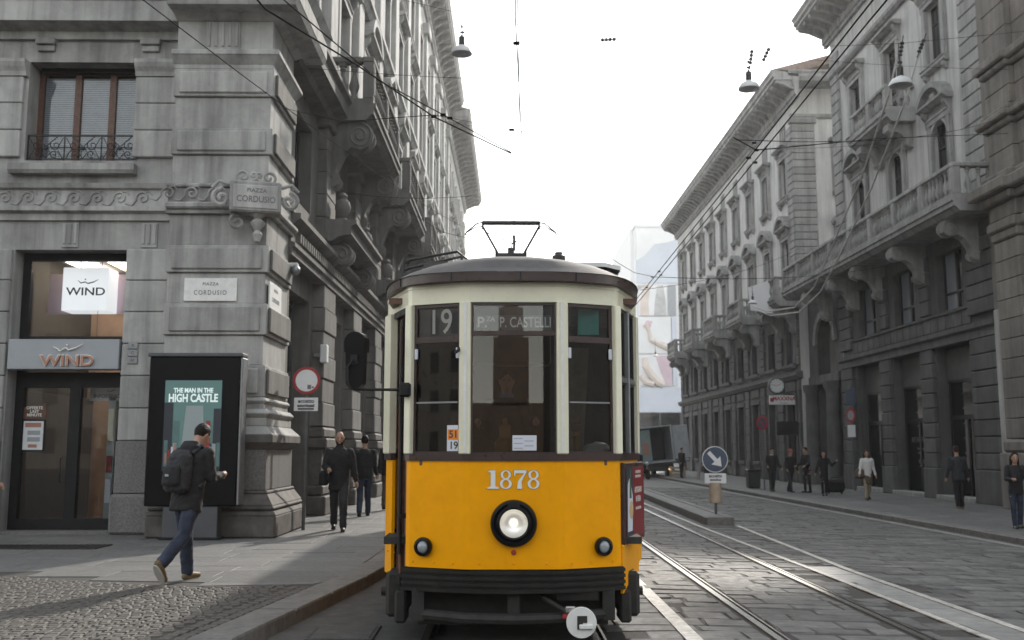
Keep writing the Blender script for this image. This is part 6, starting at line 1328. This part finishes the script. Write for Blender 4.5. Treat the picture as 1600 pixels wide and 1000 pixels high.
# ------------------------------------------------------------------ hanging street lamps and overhead wires
def street_lamp(label, x, y, z, r, hang):
    l = thing('hanging_lamp', label, 'street lamp', (x, y, z), 0, 'lamps hung over the street'); k = r/.3
    MB().lathe([(.0, .20*k), (.085*k, .20*k), (.12*k, .18*k), (.22*k, .12*k), (.28*k, .04*k), (.30*k, -.02*k), (.30*k, -.05*k), (.28*k, -.05*k), (.26*k, .02*k), (.1*k, .12*k), (.0, .14*k)], (0, 0, 0), 28, cap=False).build('shade', 'lamp_white', l, smooth=True)
    MB().lathe([(.0, -.05*k), (.12*k, -.04*k), (.2*k, .0), (.22*k, .03*k)], (0, 0, 0), 20, cap=False).build('glass_bowl', 'glass_clear', l, smooth=True)
    MB().lathe([(.085*k, .2*k), (.085*k, .44*k), (.07*k, .46*k), (.03*k, .47*k), (.03*k, .52*k), (0, .52*k)], (0, 0, 0), 16, cap=False).build('housing', 'black_metal', l, smooth=True)
    MB().tube([(0, 0, .5*k), (.03*k, 0, .62*k), (-.02*k, 0, .7*k), (0, 0, .5*k+hang)], .012, 6).cbox(-.05*k, .07*k, -.02, .02, .56*k, .62*k, .01).cbox(-.03, .03, -.02, .02, .72*k, .80*k, .01).build('hanger', 'iron', l)
    return l
street_lamp('white bell lamp hanging beside the eaves of the corner palace', -1.08, 27.0, 12.75, .30, .66)
street_lamp('white bell lamp hanging in the sky next to the pale palace roof', 7.05, 27.0, 11.75, .30, .6)
street_lamp('white bell lamp hanging in front of the balcony palace windows', 10.95, 26.0, 11.5, .31, .65)
street_lamp('small bell lamp hanging low by the small balconies of the pale palace', 12.9, 50.0, 9.0, .22, 1.0)
street_lamp('tiny far bell lamp hanging before the printed hoardings', 14.5, 92.0, 10.2, .26, 1.2)
NW = [0]
def wire(label, pts, r=.008, m='wire_black', name='overhead_wire', cat='wire', fit=()):
    """sagging wire through the points, clamps as children"""
    mb = MB(); mb.tube(pts, r*.62, 6); o = mb.build(name, m); tag(o, label, cat, 'overhead wires')
    for f in fit: MB().cbox(-.03, .03, -.012, .012, -.014, .014, .004).build('clamp', m, o, f)
    return o
def sag(a, b, s=.15, n=8): return [tuple(a[i]+(b[i]-a[i])*k/n-(s*4*(k/n)*(1-k/n) if i == 2 else 0) for i in range(3)) for k in range(n+1)]
wire('contact wire running straight above the tram to its pantograph', [(-.05, -20, 5.22), (.05, 3, 5.22), (.13, 8, 5.22), (.42, 15.45, 5.19), (.2, 28, 5.25), (.3, 60, 5.3), (.5, 120, 5.4)], .008, fit=[(.15, 8.6, 5.24)])
wire('messenger wire above the contact wire over the tram', [(.06, -20, 5.9), (.14, 8, 5.85), (.30, 14, 5.75), (.2, 28, 5.85), (.3, 60, 6.0)], .007)
wire('wire sweeping from upper corner over the corner palace to the tram wire', [(-2.3, 6.0, 5.3), (-1.96, 7.95, 5.25), (-1.35, 9.1, 5.22), (-.72, 10.5, 5.20), (.14, 11.85, 5.20)], .013, fit=[(-.72, 10.5, 5.20)])
wire('second wire sweeping above the corner palace, ending at a clamp over the tram', [(-2.2, 5.6, 5.3), (-1.85, 7.7, 5.3), (-1.2, 9.6, 5.26), (-.62, 10.52, 5.23), (.14, 11.9, 5.23)], .010, fit=[(-.62, 10.52, 5.23), (-.55, 10.6, 5.22)])
wire('thin wire slanting down across the face of the corner palace', sag((-3.6, 8.5, 5.9), (-1.4, 40.0, 10.6), .2), .010)
wire('cross wire from the palace wall to the tram contact wire', [(-4.1, 18.2, 8.0), (-2.2, 13.5, 6.15), (-.72, 10.5, 5.22), (.14, 11.3, 5.32), (.9, 12.2, 5.5), (3.1, 15, 6.3)], .007, fit=[(.14, 11.3, 5.32)])
wire('cross wire spanning low from the corner palace balconies', sag((-3.9, 24, 7.9), (-.6, 20.5, 6.9), .1), .008)
wire('low cross wire from the corner palace meeting at a clamp near the roof', [(-3.9, 30, 9.5), (-1.55, 27, 7.55), (-.5, 28, 7.5)], .010, fit=[(-1.55, 27, 7.55)])
wire('first of two contact wires climbing over the neighbouring track', [(2.9, -10, 5.2), (2.97, 5, 5.2), (3.02, 8, 5.2), (3.15, 14, 5.2), (3.3, 23, 5.2), (3.6, 40, 5.25), (4.2, 80, 5.4)], .013, fit=[(3.1, 12, 5.2), (3.26, 20, 5.2), (3.3, 22, 5.2)])
wire('second of two contact wires climbing over the neighbouring track', [(3.05, -10, 5.2), (3.10, 5, 5.2), (3.13, 8, 5.2), (3.25, 14, 5.2), (3.4, 23, 5.2), (3.7, 40, 5.25), (4.3, 80, 5.4)], .013, fit=[(3.23, 12.2, 5.2), (3.36, 20.4, 5.2)])
wire('upper cross wire stretched to the brown palace', sag((3.2, 13.0, 5.75), (14.6, 28.0, 11.2), .25), .010, fit=[(3.6, 13.6, 5.9)])
wire('lower cross wire stretched to the brown palace', [(2.8, 11.5, 5.3), (3.2, 12.0, 5.3), (6.5, 16.5, 6.9), (14.6, 27.5, 10.6)], .012, fit=[(3.2, 12.0, 5.3)])
wire('slack cross wire in front of the pale palace corner', sag((3.4, 21.5, 5.35), (14.2, 36.0, 8.3), .2), .011, fit=[(3.35, 21.5, 5.35)])
wire('short cross wire reaching from the track wires towards the hoarding building', [(2.2, 22.6, 6.2), (3.0, 21.8, 5.5), (3.4, 21.5, 5.35)], .010)
wire('cross wire high over the street carrying two lamps', [(-4, 27, 14.6), (-1.08, 27, 13.9), (2.85, 26.9, 13.08), (7.05, 26.9, 12.85), (10.95, 26, 12.65), (15.2, 26, 13.1)], .009)
wire('thin span wire between the lamps and the brown palace', sag((6.5, 26.5, 12.6), (14.6, 27.2, 12.4), .1), .007)
wire('fine span wire crossing level above the tram pantograph', sag((-3.9, 19.5, 9.3), (3.3, 17.5, 8.3), .1), .007)
wire('fine span wire joining the track wires to the pale palace', sag((3.3, 23, 5.3), (14.9, 48.0, 11.5), .3), .010)
wire('fine wire from the corner palace eaves across to the balcony palace', sag((-2.6, 34, 13.2), (15.2, 38, 13.6), .6), .010)
wire('fine wire hanging between the street palace and the contact wire', sag((-2.9, 46, 12.0), (.3, 38, 6.2), .1), .010)
def feeder(label, pts):
    o = MB().tube(pts, .028, 8).build('feeder_cable', 'cable_pale'); tag(o, label, 'cable', 'thick pale feeder cables'); return o
feeder('thick pale cable hanging in a loop, nearer the small lamp', [(10.9, 26.0, 12.3), (10.85, 26.6, 11.4), (11.6, 31.0, 10.2), (12.2, 35.5, 9.1), (12.7, 39.5, 8.1), (12.9, 43.0, 7.75), (12.5, 46, 8.0), (12.1, 47, 8.4)])
feeder('thick pale cable hanging in a loop, nearer the long balcony', [(11.5, 26.0, 12.4), (11.3, 26.6, 11.2), (11.95, 31.0, 9.95), (12.5, 35.5, 8.8), (12.95, 39.5, 7.9), (13.1, 43.0, 7.55), (12.7, 46, 7.8), (12.3, 47, 8.2)])
def insulator(label, x, y, z, tilt):
    o = thing('insulator', label, 'insulator', (x, y, z), 0, 'insulators on the overhead wires'); o.rotation_euler = (0, tilt, 0)
    for k in range(4): MB().lathe([(.02, 0), (.06, .02), (.055, .06), (.03, .09)], (0, 0, .11*k), 10).build('disc', 'iron', o)
    MB().tube([(0, 0, -.15), (0, 0, .6)], .015, 6).build('rod', 'iron', o)
insulator('dark insulator string above the lamp beside the pale palace roof', 7.08, 26.9, 12.4, .15); insulator('dark insulator string leaning away from the lamp beside the pale palace roof', 7.45, 26.9, 12.5, .45)
insulator('dark insulator string above the lamp before the balcony palace', 10.93, 25.9, 12.25, .2); insulator('dark insulator string leaning away from the lamp before the balcony palace', 11.45, 25.9, 12.35, .4)
insulator('small dark insulator lying along the wire high in the open sky', 2.85, 26.8, 13.05, 1.5)
pbn = thing('flat_panel', 'pale square panel tied to the nearest small balcony of the pale palace', 'panel', (13.6, 51.2, 8.9), R(-12)); MB().prism([(-.5, -.1), (1.0, -.4), (1.0, 1.6), (-.6, 1.1)], -.02, .02).build('sheet', 'banner_white', pbn); MB().tube([(-.5, .05, .0), (1.0, .05, .3)], .02, 6).build('stay', 'iron', pbn)
# ------------------------------------------------------------------ people
def cap(mb, a, b, ra, rb, seg=12, fl=1.0):
    """tapered capsule from a to b"""
    a, b = Vector(a), Vector(b); t = (b-a); L = t.length or 1e-4; t = t/L; pts = []; rr = []
    for k in range(4): an = math.pi/2*k/4; pts.append(a-t*ra*math.cos(an)); rr.append(max(1e-3, ra*math.sin(an)))
    for k in range(4): pts.append(a+t*L*k/3); rr.append(ra+(rb-ra)*k/3)
    for k in range(1, 5): an = math.pi/2*k/4; pts.append(b+t*rb*math.sin(an)); rr.append(max(1e-3, rb*math.cos(an)))
    mb.tube(pts, rr, seg)
def loft(mb, secs, seg=20):
    """stack of ellipses: (centre, rx, ry, axis x vector, axis y vector)"""
    v = []
    for c, rx, ry, ex, ey in secs:
        for k in range(seg): a = 2*math.pi*k/seg; v.append(Vector(c)+ex*rx*math.cos(a)+ey*ry*math.sin(a))
    n = len(secs); f = [(i*seg+k, i*seg+(k+1) % seg, (i+1)*seg+(k+1) % seg, (i+1)*seg+k) for i in range(n-1) for k in range(seg)]
    f += [tuple(range(seg))[::-1], tuple((n-1)*seg+k for k in range(seg))]
    mb.add(v, f)
def fuse(mb, m, vox, fold=0.0, fs=9.0, smooth=4, seed=0.0):
    """overlapping volumes, welded into one continuous skin when the scene is finished"""
    me = mb.mesh(m); FUSED.append((me, m, vox, fold, fs, smooth, seed)); return me
def rotv(v, ax, a): return Matrix.Rotation(a, 3, ax) @ v
def person(label, loc, face, H=1.75, legs=((12, 8), (-14, 18)), arms=((10, 8, 20), (-12, 8, 15)), lean=4, head=(0, 0), jacket='cloth_black', trousers='cloth_charcoal',
           shoes='shoe_dark', hair='hair_dark', hairstyle='short', hem=.80, vox=.016, skin='skin', extra=None, collar=None, arm_in=(0, 0), slim=1.0, skirt=None):
    """figure facing local -y; angles in degrees: leg (hip forward, knee bend), arm (shoulder forward, out, elbow bend)"""
    k = H/1.75; root = thing('person', label, 'person', loc, R(face), 'people on foot')
    hipz = .92; J = {}
    fwd = Vector((0, -1, 0)); X = Vector((1, 0, 0))
    foot_z = []
    for i, s in enumerate((-1, 1)):
        hp = Vector((s*.085, 0, hipz)); a, kn = legs[i]
        d1 = rotv(Vector((0, 0, -1)), 'X', -R(a)); knee = hp+d1*.43; d2 = rotv(Vector((0, 0, -1)), 'X', -R(a-kn)); ank = knee+d2*.42
        J['hip%d' % i], J['knee%d' % i], J['ank%d' % i] = hp, knee, ank
        fp = 0 if kn < 30 else -(kn-a)*.8; fd = rotv(fwd, 'X', -R(min(0, fp)))
        if kn >= 30: fd = rotv(fwd, 'X', R(min(80, kn-a+5)))
        J['toe%d' % i] = ank+fd*.17+rotv(Vector((0, 0, -.05)), 'X', R(min(80, kn-a+5)) if kn >= 30 else 0); J['fd%d' % i] = fd; foot_z.append(min(ank.z-.085, J['toe%d' % i].z-.035))
    dz = -min(foot_z)
    for n_ in J:
        if not n_.startswith('fd'): J[n_] = J[n_]+Vector((0, 0, dz))
    pel = Vector((0, 0, hipz+dz)); up = rotv(Vector((0, 0, 1)), 'X', R(lean)); back = rotv(Vector((0, 1, 0)), 'X', R(lean))
    ch = pel+up*.36; nk = pel+up*.56
    hup = rotv(up, 'X', R(head[0])); hx = rotv(X, 'Z', R(head[1])); hf = rotv(rotv(fwd, 'X', R(lean+head[0])), 'Z', R(head[1])); hc = nk+hup*.175+hf*.02
    for i, s in enumerate((-1, 1)):
        sh = pel+up*.50+X*s*.185*slim; a, o_, el = arms[i]
        d1 = rotv(rotv(Vector((0, 0, -1)), 'Y', -s*R(o_)), 'X', -R(a)); e = sh+d1*.29; d2 = rotv(rotv(d1, 'X', -R(el)), 'Z', -s*R(arm_in[i]) if arm_in[i] else 0); w = e+d2*.25
        J['sh%d' % i], J['el%d' % i], J['wr%d' % i], J['hd%d' % i] = sh, e, w, d2
    S = lambda p: Vector(p)*k
    # body: one skin from head to feet
    b = MB(); B = lambda a, c, ra, rb: cap(b, S(a), S(c), ra*k, rb*k)
    b2 = MB(); b2.ball((0, 0, 0), (.076, .095, .118), 16, 12)
    M3 = Matrix((hx, -hf, hup)).transposed() if True else None
    b.add([S(hc)+M3 @ Vector(p)*k for p in b2.v], b2.f)
    jaw = hc+hf*.035-hup*.075; b3 = MB(); b3.ball((0, 0, 0), (.055, .06, .055), 12, 8); b.add([S(jaw)+M3 @ Vector(p)*k for p in b3.v], b3.f)
    B(hc+hf*.09+hup*.0, hc+hf*.108-hup*.028, .011, .017)
    for s in (-1, 1): B(hc+hx*s*.078-hf*.005+hup*.015, hc+hx*s*.078-hf*.008-hup*.02, .013, .011)
    B(nk-up*.06, nk+hup*.10, .058, .052)
    loft(b, [(S(pel+up*z), rx*k, ry*k, X, back) for z, rx, ry in ((-.10, .13, .10), (0, .165, .115), (.15, .145, .10), (.33, .165, .115), (.45, .165, .105), (.52, .12, .08), (.56, .06, .055))])
    for i in (0, 1):
        B(J['hip%d' % i], J['knee%d' % i], .085, .056); B(J['knee%d' % i], J['ank%d' % i], .055, .038); B(J['ank%d' % i]-Vector((0, 0, .03)), J['toe%d' % i], .038, .03)
        B(J['sh%d' % i], J['el%d' % i], .052, .040); B(J['el%d' % i], J['wr%d' % i], .040, .028)
        w, d = J['wr%d' % i], J['hd%d' % i]; s = (-1, 1)[i]; side = d.cross(Vector((s*1.0, 0, 0))); side = side.normalized() if side.length > .1 else fwd
        pal = w+d*.085; cap(b, S(w), S(pal), .030*k, .036*k)
        fg = 4 if vox < .02 else 4
        for q in range(fg):
            off = side*(.030-.020*q); l = (.062, .075, .07, .055)[q]; c1 = pal+off*1.0; c2 = c1+d*l*.55; inn = Vector((-s, 0, 0)); c3 = c2+(d*.7+inn*.6).normalized()*l*.5
            cap(b, S(c1), S(c2), .0095*k, .009*k, 8); cap(b, S(c2), S(c3), .009*k, .008*k, 8)
        t1 = w+d*.03+side*.035; cap(b, S(w+d*.02+side*.015), S(t1+d*.02+side*.01), .013*k, .011*k, 8); cap(b, S(t1+d*.02+side*.01), S(t1+d*.06+side*.012), .011*k, .009*k, 8)
    body = link('body', fuse(b, skin, min(vox, .012), smooth=2), root)
    for s in (-1, 1): 
        e = S(hc+hf*.083+hx*s*.030+hup*.018); MB().ball(tuple(e), .011*k, 8, 6).build('eye', 'hair_dark', root)
    # jacket
    g = MB(); G = lambda a, c, ra, rb: cap(g, S(a), S(c), ra*k, rb*k)
    prof = [(-(hipz-hem), .185, .145), (-.02, .185, .14), (.12, .175, .13), (.32, .195, .142), (.45, .195, .13), (.52, .14, .10), (.565, .085, .078)]
    loft(g, [(S(pel+up*z), rx*k*slim, ry*k, X, back) for z, rx, ry in prof])
    for i in (0, 1): G(J['sh%d' % i]-up*.01, J['el%d' % i], .073, .058); G(J['el%d' % i], J['wr%d' % i]-J['hd%d' % i]*.0, .057, .044)
    link('jacket', fuse(g, jacket, vox, .012*k, 10, 3, loc[0]), root)
    if collar:
        cb_ = MB(); loft(cb_, [(S(nk+up*z), r*k, r*.95*k, X, back) for z, r in ((-.05, .085), (.0, .078), (.045, .072))]); link('collar', fuse(cb_, collar, .01, smooth=1), root)
    # trousers
    t = MB(); T = lambda a, c, ra, rb: cap(t, S(a), S(c), ra*k, rb*k)
    loft(t, [(S(pel+up*z), rx*k*slim, ry*k, X, back) for z, rx, ry in ((-.12, .14, .115), (0, .165, .125), (.08, .16, .12))])
    for i in (0, 1): T(J['hip%d' % i], J['knee%d' % i], .098*slim, .073*slim); T(J['knee%d' % i], J['ank%d' % i]+(J['knee%d' % i]-J['ank%d' % i])*.03, .072*slim, .062*slim)
    link('trousers', fuse(t, trousers, vox, .010*k, 12, 3, loc[1]), root)
    for i in (0, 1):
        q = MB(); A_, Tt, fd = J['ank%d' % i], J['toe%d' % i], J['fd%d' % i]; dn = fd.cross(X).normalized(); dn = dn if dn.z < 0 else -dn
        if abs(dn.z) < .05: dn = Vector((0, 1, 0))
        cap(q, S(A_+dn*.045-fd*.035), S(Tt+dn*.0), .042*k, .038*k); cap(q, S(A_-dn*.0), S(A_+dn*.05), .045*k, .046*k); cap(q, S(A_+dn*.03), S(Tt-dn*.005-fd*.05), .044*k, .040*k)
        so = link('shoe', fuse(q, shoes, .011, smooth=2), root)
        p = MB(); c0 = A_+dn*.085-fd*.05; c1 = Tt+dn*.032+fd*.03
        loft(p, [(S((c0+c1)/2+dn*z), .045*k, (c1-c0).length/2*1.02*k, X, fd) for z in (-.008, .014)], 16); link('sole', p.mesh('sole_white' if shoes == 'shoe_tan' else 'rubber'), root)
    # hair
    if hairstyle != 'bald':
        hh = MB(); hb = MB(); hb.ball((0, 0, 0), (.084, .098, .112), 16, 12); hh.add([S(hc+hup*.028-hf*.018)+M3 @ Vector(p)*k for p in hb.v], hb.f)
        if hairstyle == 'long':
            for s in (-1, 0, 1): cap(hh, S(hc+hx*s*.055-hf*.05), S(hc+hx*s*.075-hf*.055-hup*.26), .05*k, .035*k)
        o = link('hair', fuse(hh, hair, .012, .006, 30, 2), root)
    else:
        hh = MB(); cap(hh, S(hc+hf*.055-hup*.085+hx*-.03), S(hc+hf*.055-hup*.085+hx*.03), .036*k, .036*k); cap(hh, S(hc+hx*.066-hup*.02+hf*.02), S(hc+hx*.05-hup*.08+hf*.04), .018*k, .02*k); cap(hh, S(hc-hx*.066-hup*.02+hf*.02), S(hc-hx*.05-hup*.08+hf*.04), .018*k, .02*k)
        link('beard', fuse(hh, hair, .009, .004, 30, 1), root)
    if skirt:
        q = MB(); loft(q, [(S(pel+up*z), rx*k, ry*k, X, back) for z, rx, ry in ((-.34, .2, .17), (-.15, .185, .15), (.06, .16, .125))]); link('skirt', fuse(q, skirt, vox, .014, 9, 2), root)
    J.update(pel=pel, nk=nk, hc=hc, up=up, back=back, hf=hf, hx=hx, hup=hup, k=k, S=S); return root, J
# man with backpack, seen from behind, looking at his phone
m1, J = person('man walking away with black backpack and jeans, looking at his phone', (-3.55, 11.55, .12), 156, 1.79, legs=((-17, 34), (13, 6)), arms=((4, 10, 92), (8, 8, 98)), lean=9, head=(26, -8), jacket='cloth_black', trousers='denim', shoes='shoe_tan', hem=.76, vox=.013, collar='cloth_blue', arm_in=(26, 30), slim=1.06)
S = J['S']; up, back = J['up'], J['back']; X = Vector((1, 0, 0)); pc = J['pel']+up*.28+back*.20
bp = MB(); loft(bp, [(S(pc+up*z), rx*J['k'], ry*J['k'], X, back) for z, rx, ry in ((-.25, .12, .07), (-.22, .155, .10), (-.05, .16, .12), (.14, .145, .10), (.21, .10, .06))])
bpk = link('backpack', fuse(bp, 'cloth_charcoal', .012, .010, 12, 2), m1)
pk = MB(); loft(pk, [(S(pc+up*z+back*.10), rx, ry, X, back) for z, rx, ry in ((-.20, .10, .03), (-.17, .12, .055), (.0, .115, .055), (.03, .09, .03))]); link('pocket', fuse(pk, 'cloth_black', .01, .006, 14, 1), bpk)
MB().box(-.02, .03, -.003, .003, -.012, .012).build('logo_patch', 'sign_grey', bpk, tuple(S(pc+up*-.09+back*.168)))
for s in (-1, 1):
    st_ = MB(); st_.tube([S(J['pel']+up*.46+X*s*.10+back*.14), S(J['pel']+up*.565+X*s*.115+back*.03), S(J['pel']+up*.50+X*s*.14-back*.12), S(J['pel']+up*.30+X*s*.17-back*.13), S(J['pel']+up*.10+X*s*.18+back*.05)], .022, 8); st_.build('strap', 'cloth_charcoal', bpk, smooth=True)
hd_ = MB(); loft(hd_, [(S(J['nk']+up*z+back*(.075+.02*z)), rx, ry, X, back) for z, rx, ry in ((-.14, .10, .04), (-.08, .135, .075), (-.01, .13, .08), (.05, .09, .05))]); link('hood', fuse(hd_, 'cloth_black', .012, .008, 14, 2), m1)
ph = J['wr0']*.5+J['wr1']*.5+J['hd1']*.12
phone = MB().cbox(-.036, .036, -.075, .075, -.005, .005, .003).build('phone', 'grey_metal', None); tag(phone, 'small phone held by the man with the backpack', 'phone')
phone.parent = None; M = Matrix.Translation(Vector((-3.55, 11.55, .12))) @ Matrix.Rotation(R(156), 4, 'Z'); w1 = J['wr1']+J['hd1']*.11; phone.matrix_world = M @ Matrix.Translation(S(w1+Vector((-.02, 0, .02)))) @ Matrix.Rotation(R(35), 4, 'X')
# bald bearded man walking towards us with a shoulder bag
m2, J = person('bald bearded man in black coat walking towards us with shoulder bag', (-2.93, 18.5, .12), 8, 1.80, legs=((-16, 10), (20, 26)), arms=((10, 14, 72), (-8, 12, 14)), lean=3, head=(8, 0), hairstyle='bald', jacket='cloth_black', trousers='cloth_charcoal', hem=.74, vox=.014, collar='cloth_charcoal', arm_in=(30, 0))
S = J['S']; bg2 = MB(); loft(bg2, [(S(J['pel']+Vector((-.27, -.02, z))), rx, ry, Vector((1, 0, 0)), Vector((0, 1, 0))) for z, rx, ry in ((-.10, .07, .15), (-.06, .09, .18), (.10, .085, .17), (.16, .05, .13))]); sbag = link('shoulder_bag', fuse(bg2, 'cloth_black', .014, .008, 12, 2), m2)
MB().tube([S(J['pel']+Vector((-.26, .1, .14))), S(J['pel']+Vector((-.10, .14, .40))), S(J['nk']+Vector((.09, .03, -.02))), S(J['pel']+Vector((-.02, -.15, .36))), S(J['pel']+Vector((-.25, -.12, .14)))], .014, 6).build('strap', 'cloth_black', sbag)
person('man in dark jacket and grey jeans walking away behind the bald man', (-3.02, 22.6, .12), 185, 1.76, legs=((14, 6), (-10, 14)), jacket='cloth_black', trousers='denim', vox=.018)
person('figure in brown trousers partly hidden by the tram on the corner pavement', (-2.72, 25.0, .12), 175, 1.78, legs=((8, 6), (-10, 12)), jacket='cloth_black', trousers='cloth_brown', vox=.02)
person('dark figure at the edge of the picture by the shop wall', (-8.22, 15.9, .12), 95, 1.74, legs=((6, 4), (-6, 6)), arms=((20, 14, 40), (10, 10, 30)), jacket='cloth_black', trousers='cloth_black', vox=.02)
# people across the street
Z = -.10
person('man in black jacket with white shoulder stripes by the litter bin', (11.04, 40.6, Z), 5, 1.72, legs=((8, 6), (-8, 10)), arms=((14, 12, 50), (6, 12, 40)), vox=.02, collar='cloth_white')
rc, J = person('man in black jacket wearing a red cap on the opposite pavement', (11.60, 40.0, Z), 20, 1.68, legs=((14, 6), (-14, 10)), arms=((12, 16, 30), (-6, 16, 20)), vox=.02)
S = J['S']; cm = MB(); cb2 = MB(); cb2.ball((0, 0, 0), (.092, .108, .09), 14, 10); cm.add([S(J['hc']+J['hup']*.055)+Vector(p) for p in cb2.v], cb2.f); cm.cbox(*[q for a in range(3) for q in (S(J['hc']+J['hup']*.04+J['hf']*.12)[a]-(.07, .06, .008)[a], S(J['hc']+J['hup']*.04+J['hf']*.12)[a]+(.07, .06, .008)[a])], .006); cm.build('cap', 'cloth_red', rc, smooth=True)
person('slim person in black waiting beside the portal column', (12.15, 39.6, Z), -60, 1.74, legs=((4, 3), (-3, 3)), arms=((12, 6, 60), (10, 6, 60)), vox=.02, slim=.85, trousers='cloth_black')
person('long haired woman in black coat raising one hand by the portal', (11.98, 37.0, Z), -10, 1.62, legs=((10, 5), (-12, 8)), arms=((-6, 18, 12), (28, 30, 105)), vox=.02, hairstyle='long', hem=.62, slim=.85, trousers='cloth_black')
ww, J = person('woman in white sweater carrying a brown bag past the shops', (12.40, 33.8, Z), -8, 1.66, legs=((12, 5), (-14, 10)), arms=((8, 14, 25), (-4, 12, 15)), vox=.018, hairstyle='long', hair='hair_brown', jacket='cloth_white', trousers='cloth_beige', slim=.88, skirt='cloth_brown')
S = J['S']; q = MB(); loft(q, [(S(J['pel']+Vector((-.26, -.06, z))), rx, ry, Vector((1, 0, 0)), Vector((0, 1, 0))) for z, rx, ry in ((-.16, .12, .10), (-.10, .17, .14), (.12, .15, .12), (.2, .06, .06))]); o = link('handbag', fuse(q, 'cloth_brown', .016, .01, 10, 2), ww); MB().tube([S(J['pel']+Vector((-.3, -.06, .18))), S(J['sh0']+Vector((.0, -.02, .08))), S(J['pel']+Vector((-.2, -.02, .18)))], .012, 6).build('strap', 'cloth_brown', o)
person('man in grey jacket walking away along the shop windows', (13.15, 28.7, Z), 170, 1.76, legs=((9, 5), (-8, 10)), arms=((4, 12, 15), (-4, 12, 15)), vox=.016, jacket='cloth_charcoal', trousers='cloth_black', hair='hair_brown', shoes='shoe_tan')
person('long haired woman in black jacket and jeans before the brown palace', (11.18, 21.7, Z), -12, 1.60, legs=((6, 3), (-6, 6)), arms=((20, 12, 70), (18, 12, 70)), vox=.015, hairstyle='long', hair='hair_dark', trousers='denim', slim=.88, arm_in=(25, 25))
person('dark figure on the pavement between truck and keep right sign', (11.15, 54.0, Z), 0, 1.72, legs=((8, 5), (-8, 8)), vox=.024)
person('dark figure standing behind the open truck door', (10.95, 60.3, Z), 30, 1.75, legs=((5, 4), (-6, 6)), vox=.024)
person('dark figure standing beside the motorcycle in the road', (8.35, 60.0, -.17), 20, 1.72, legs=((10, 5), (-8, 8)), vox=.024)
# tram driver in the cab
dv, J = person('tram driver in dark jacket with pale blue collar behind the windscreen', (TX-.05, TY+1.15, .86), 0, 1.58, legs=((60, 80), (55, 75)), arms=((35, 10, 60), (35, 10, 60)), lean=2, head=(6, 0), vox=.018, collar='cloth_blue')
stl = MB().cbox(-.2, .2, -.15, .2, 1.30, 1.38, .03).tube([(0, .05, .86), (0, .05, 1.31)], .03).build('driver_seat', 'wood_brown', tram, (-.05, 1.20, 0))
dv['group'] = 'people in the tram'
# ------------------------------------------------------------------ morning haze
hz = MB().box(-160, 160, -150, 310, -2.0, 34.0).build('haze', 'asphalt'); tag(hz, 'pale morning haze filling the street', kind='stuff')
hm = bpy.data.materials.new('haze'); hm.use_nodes = True; ht = hm.node_tree; ht.nodes.clear()
ho = ht.nodes.new('ShaderNodeOutputMaterial'); hv = ht.nodes.new('ShaderNodeVolumePrincipled')
hv.inputs['Color'].default_value = (0.93, 0.95, 1.0, 1); hv.inputs['Density'].default_value = 0.00048; hv.inputs['Anisotropy'].default_value = 0.65
ht.links.new(hv.outputs[0], ho.inputs['Volume']); hz.data.materials.clear(); hz.data.materials.append(hm)
hm.cycles.homogeneous_volume = True
finish_meshes()
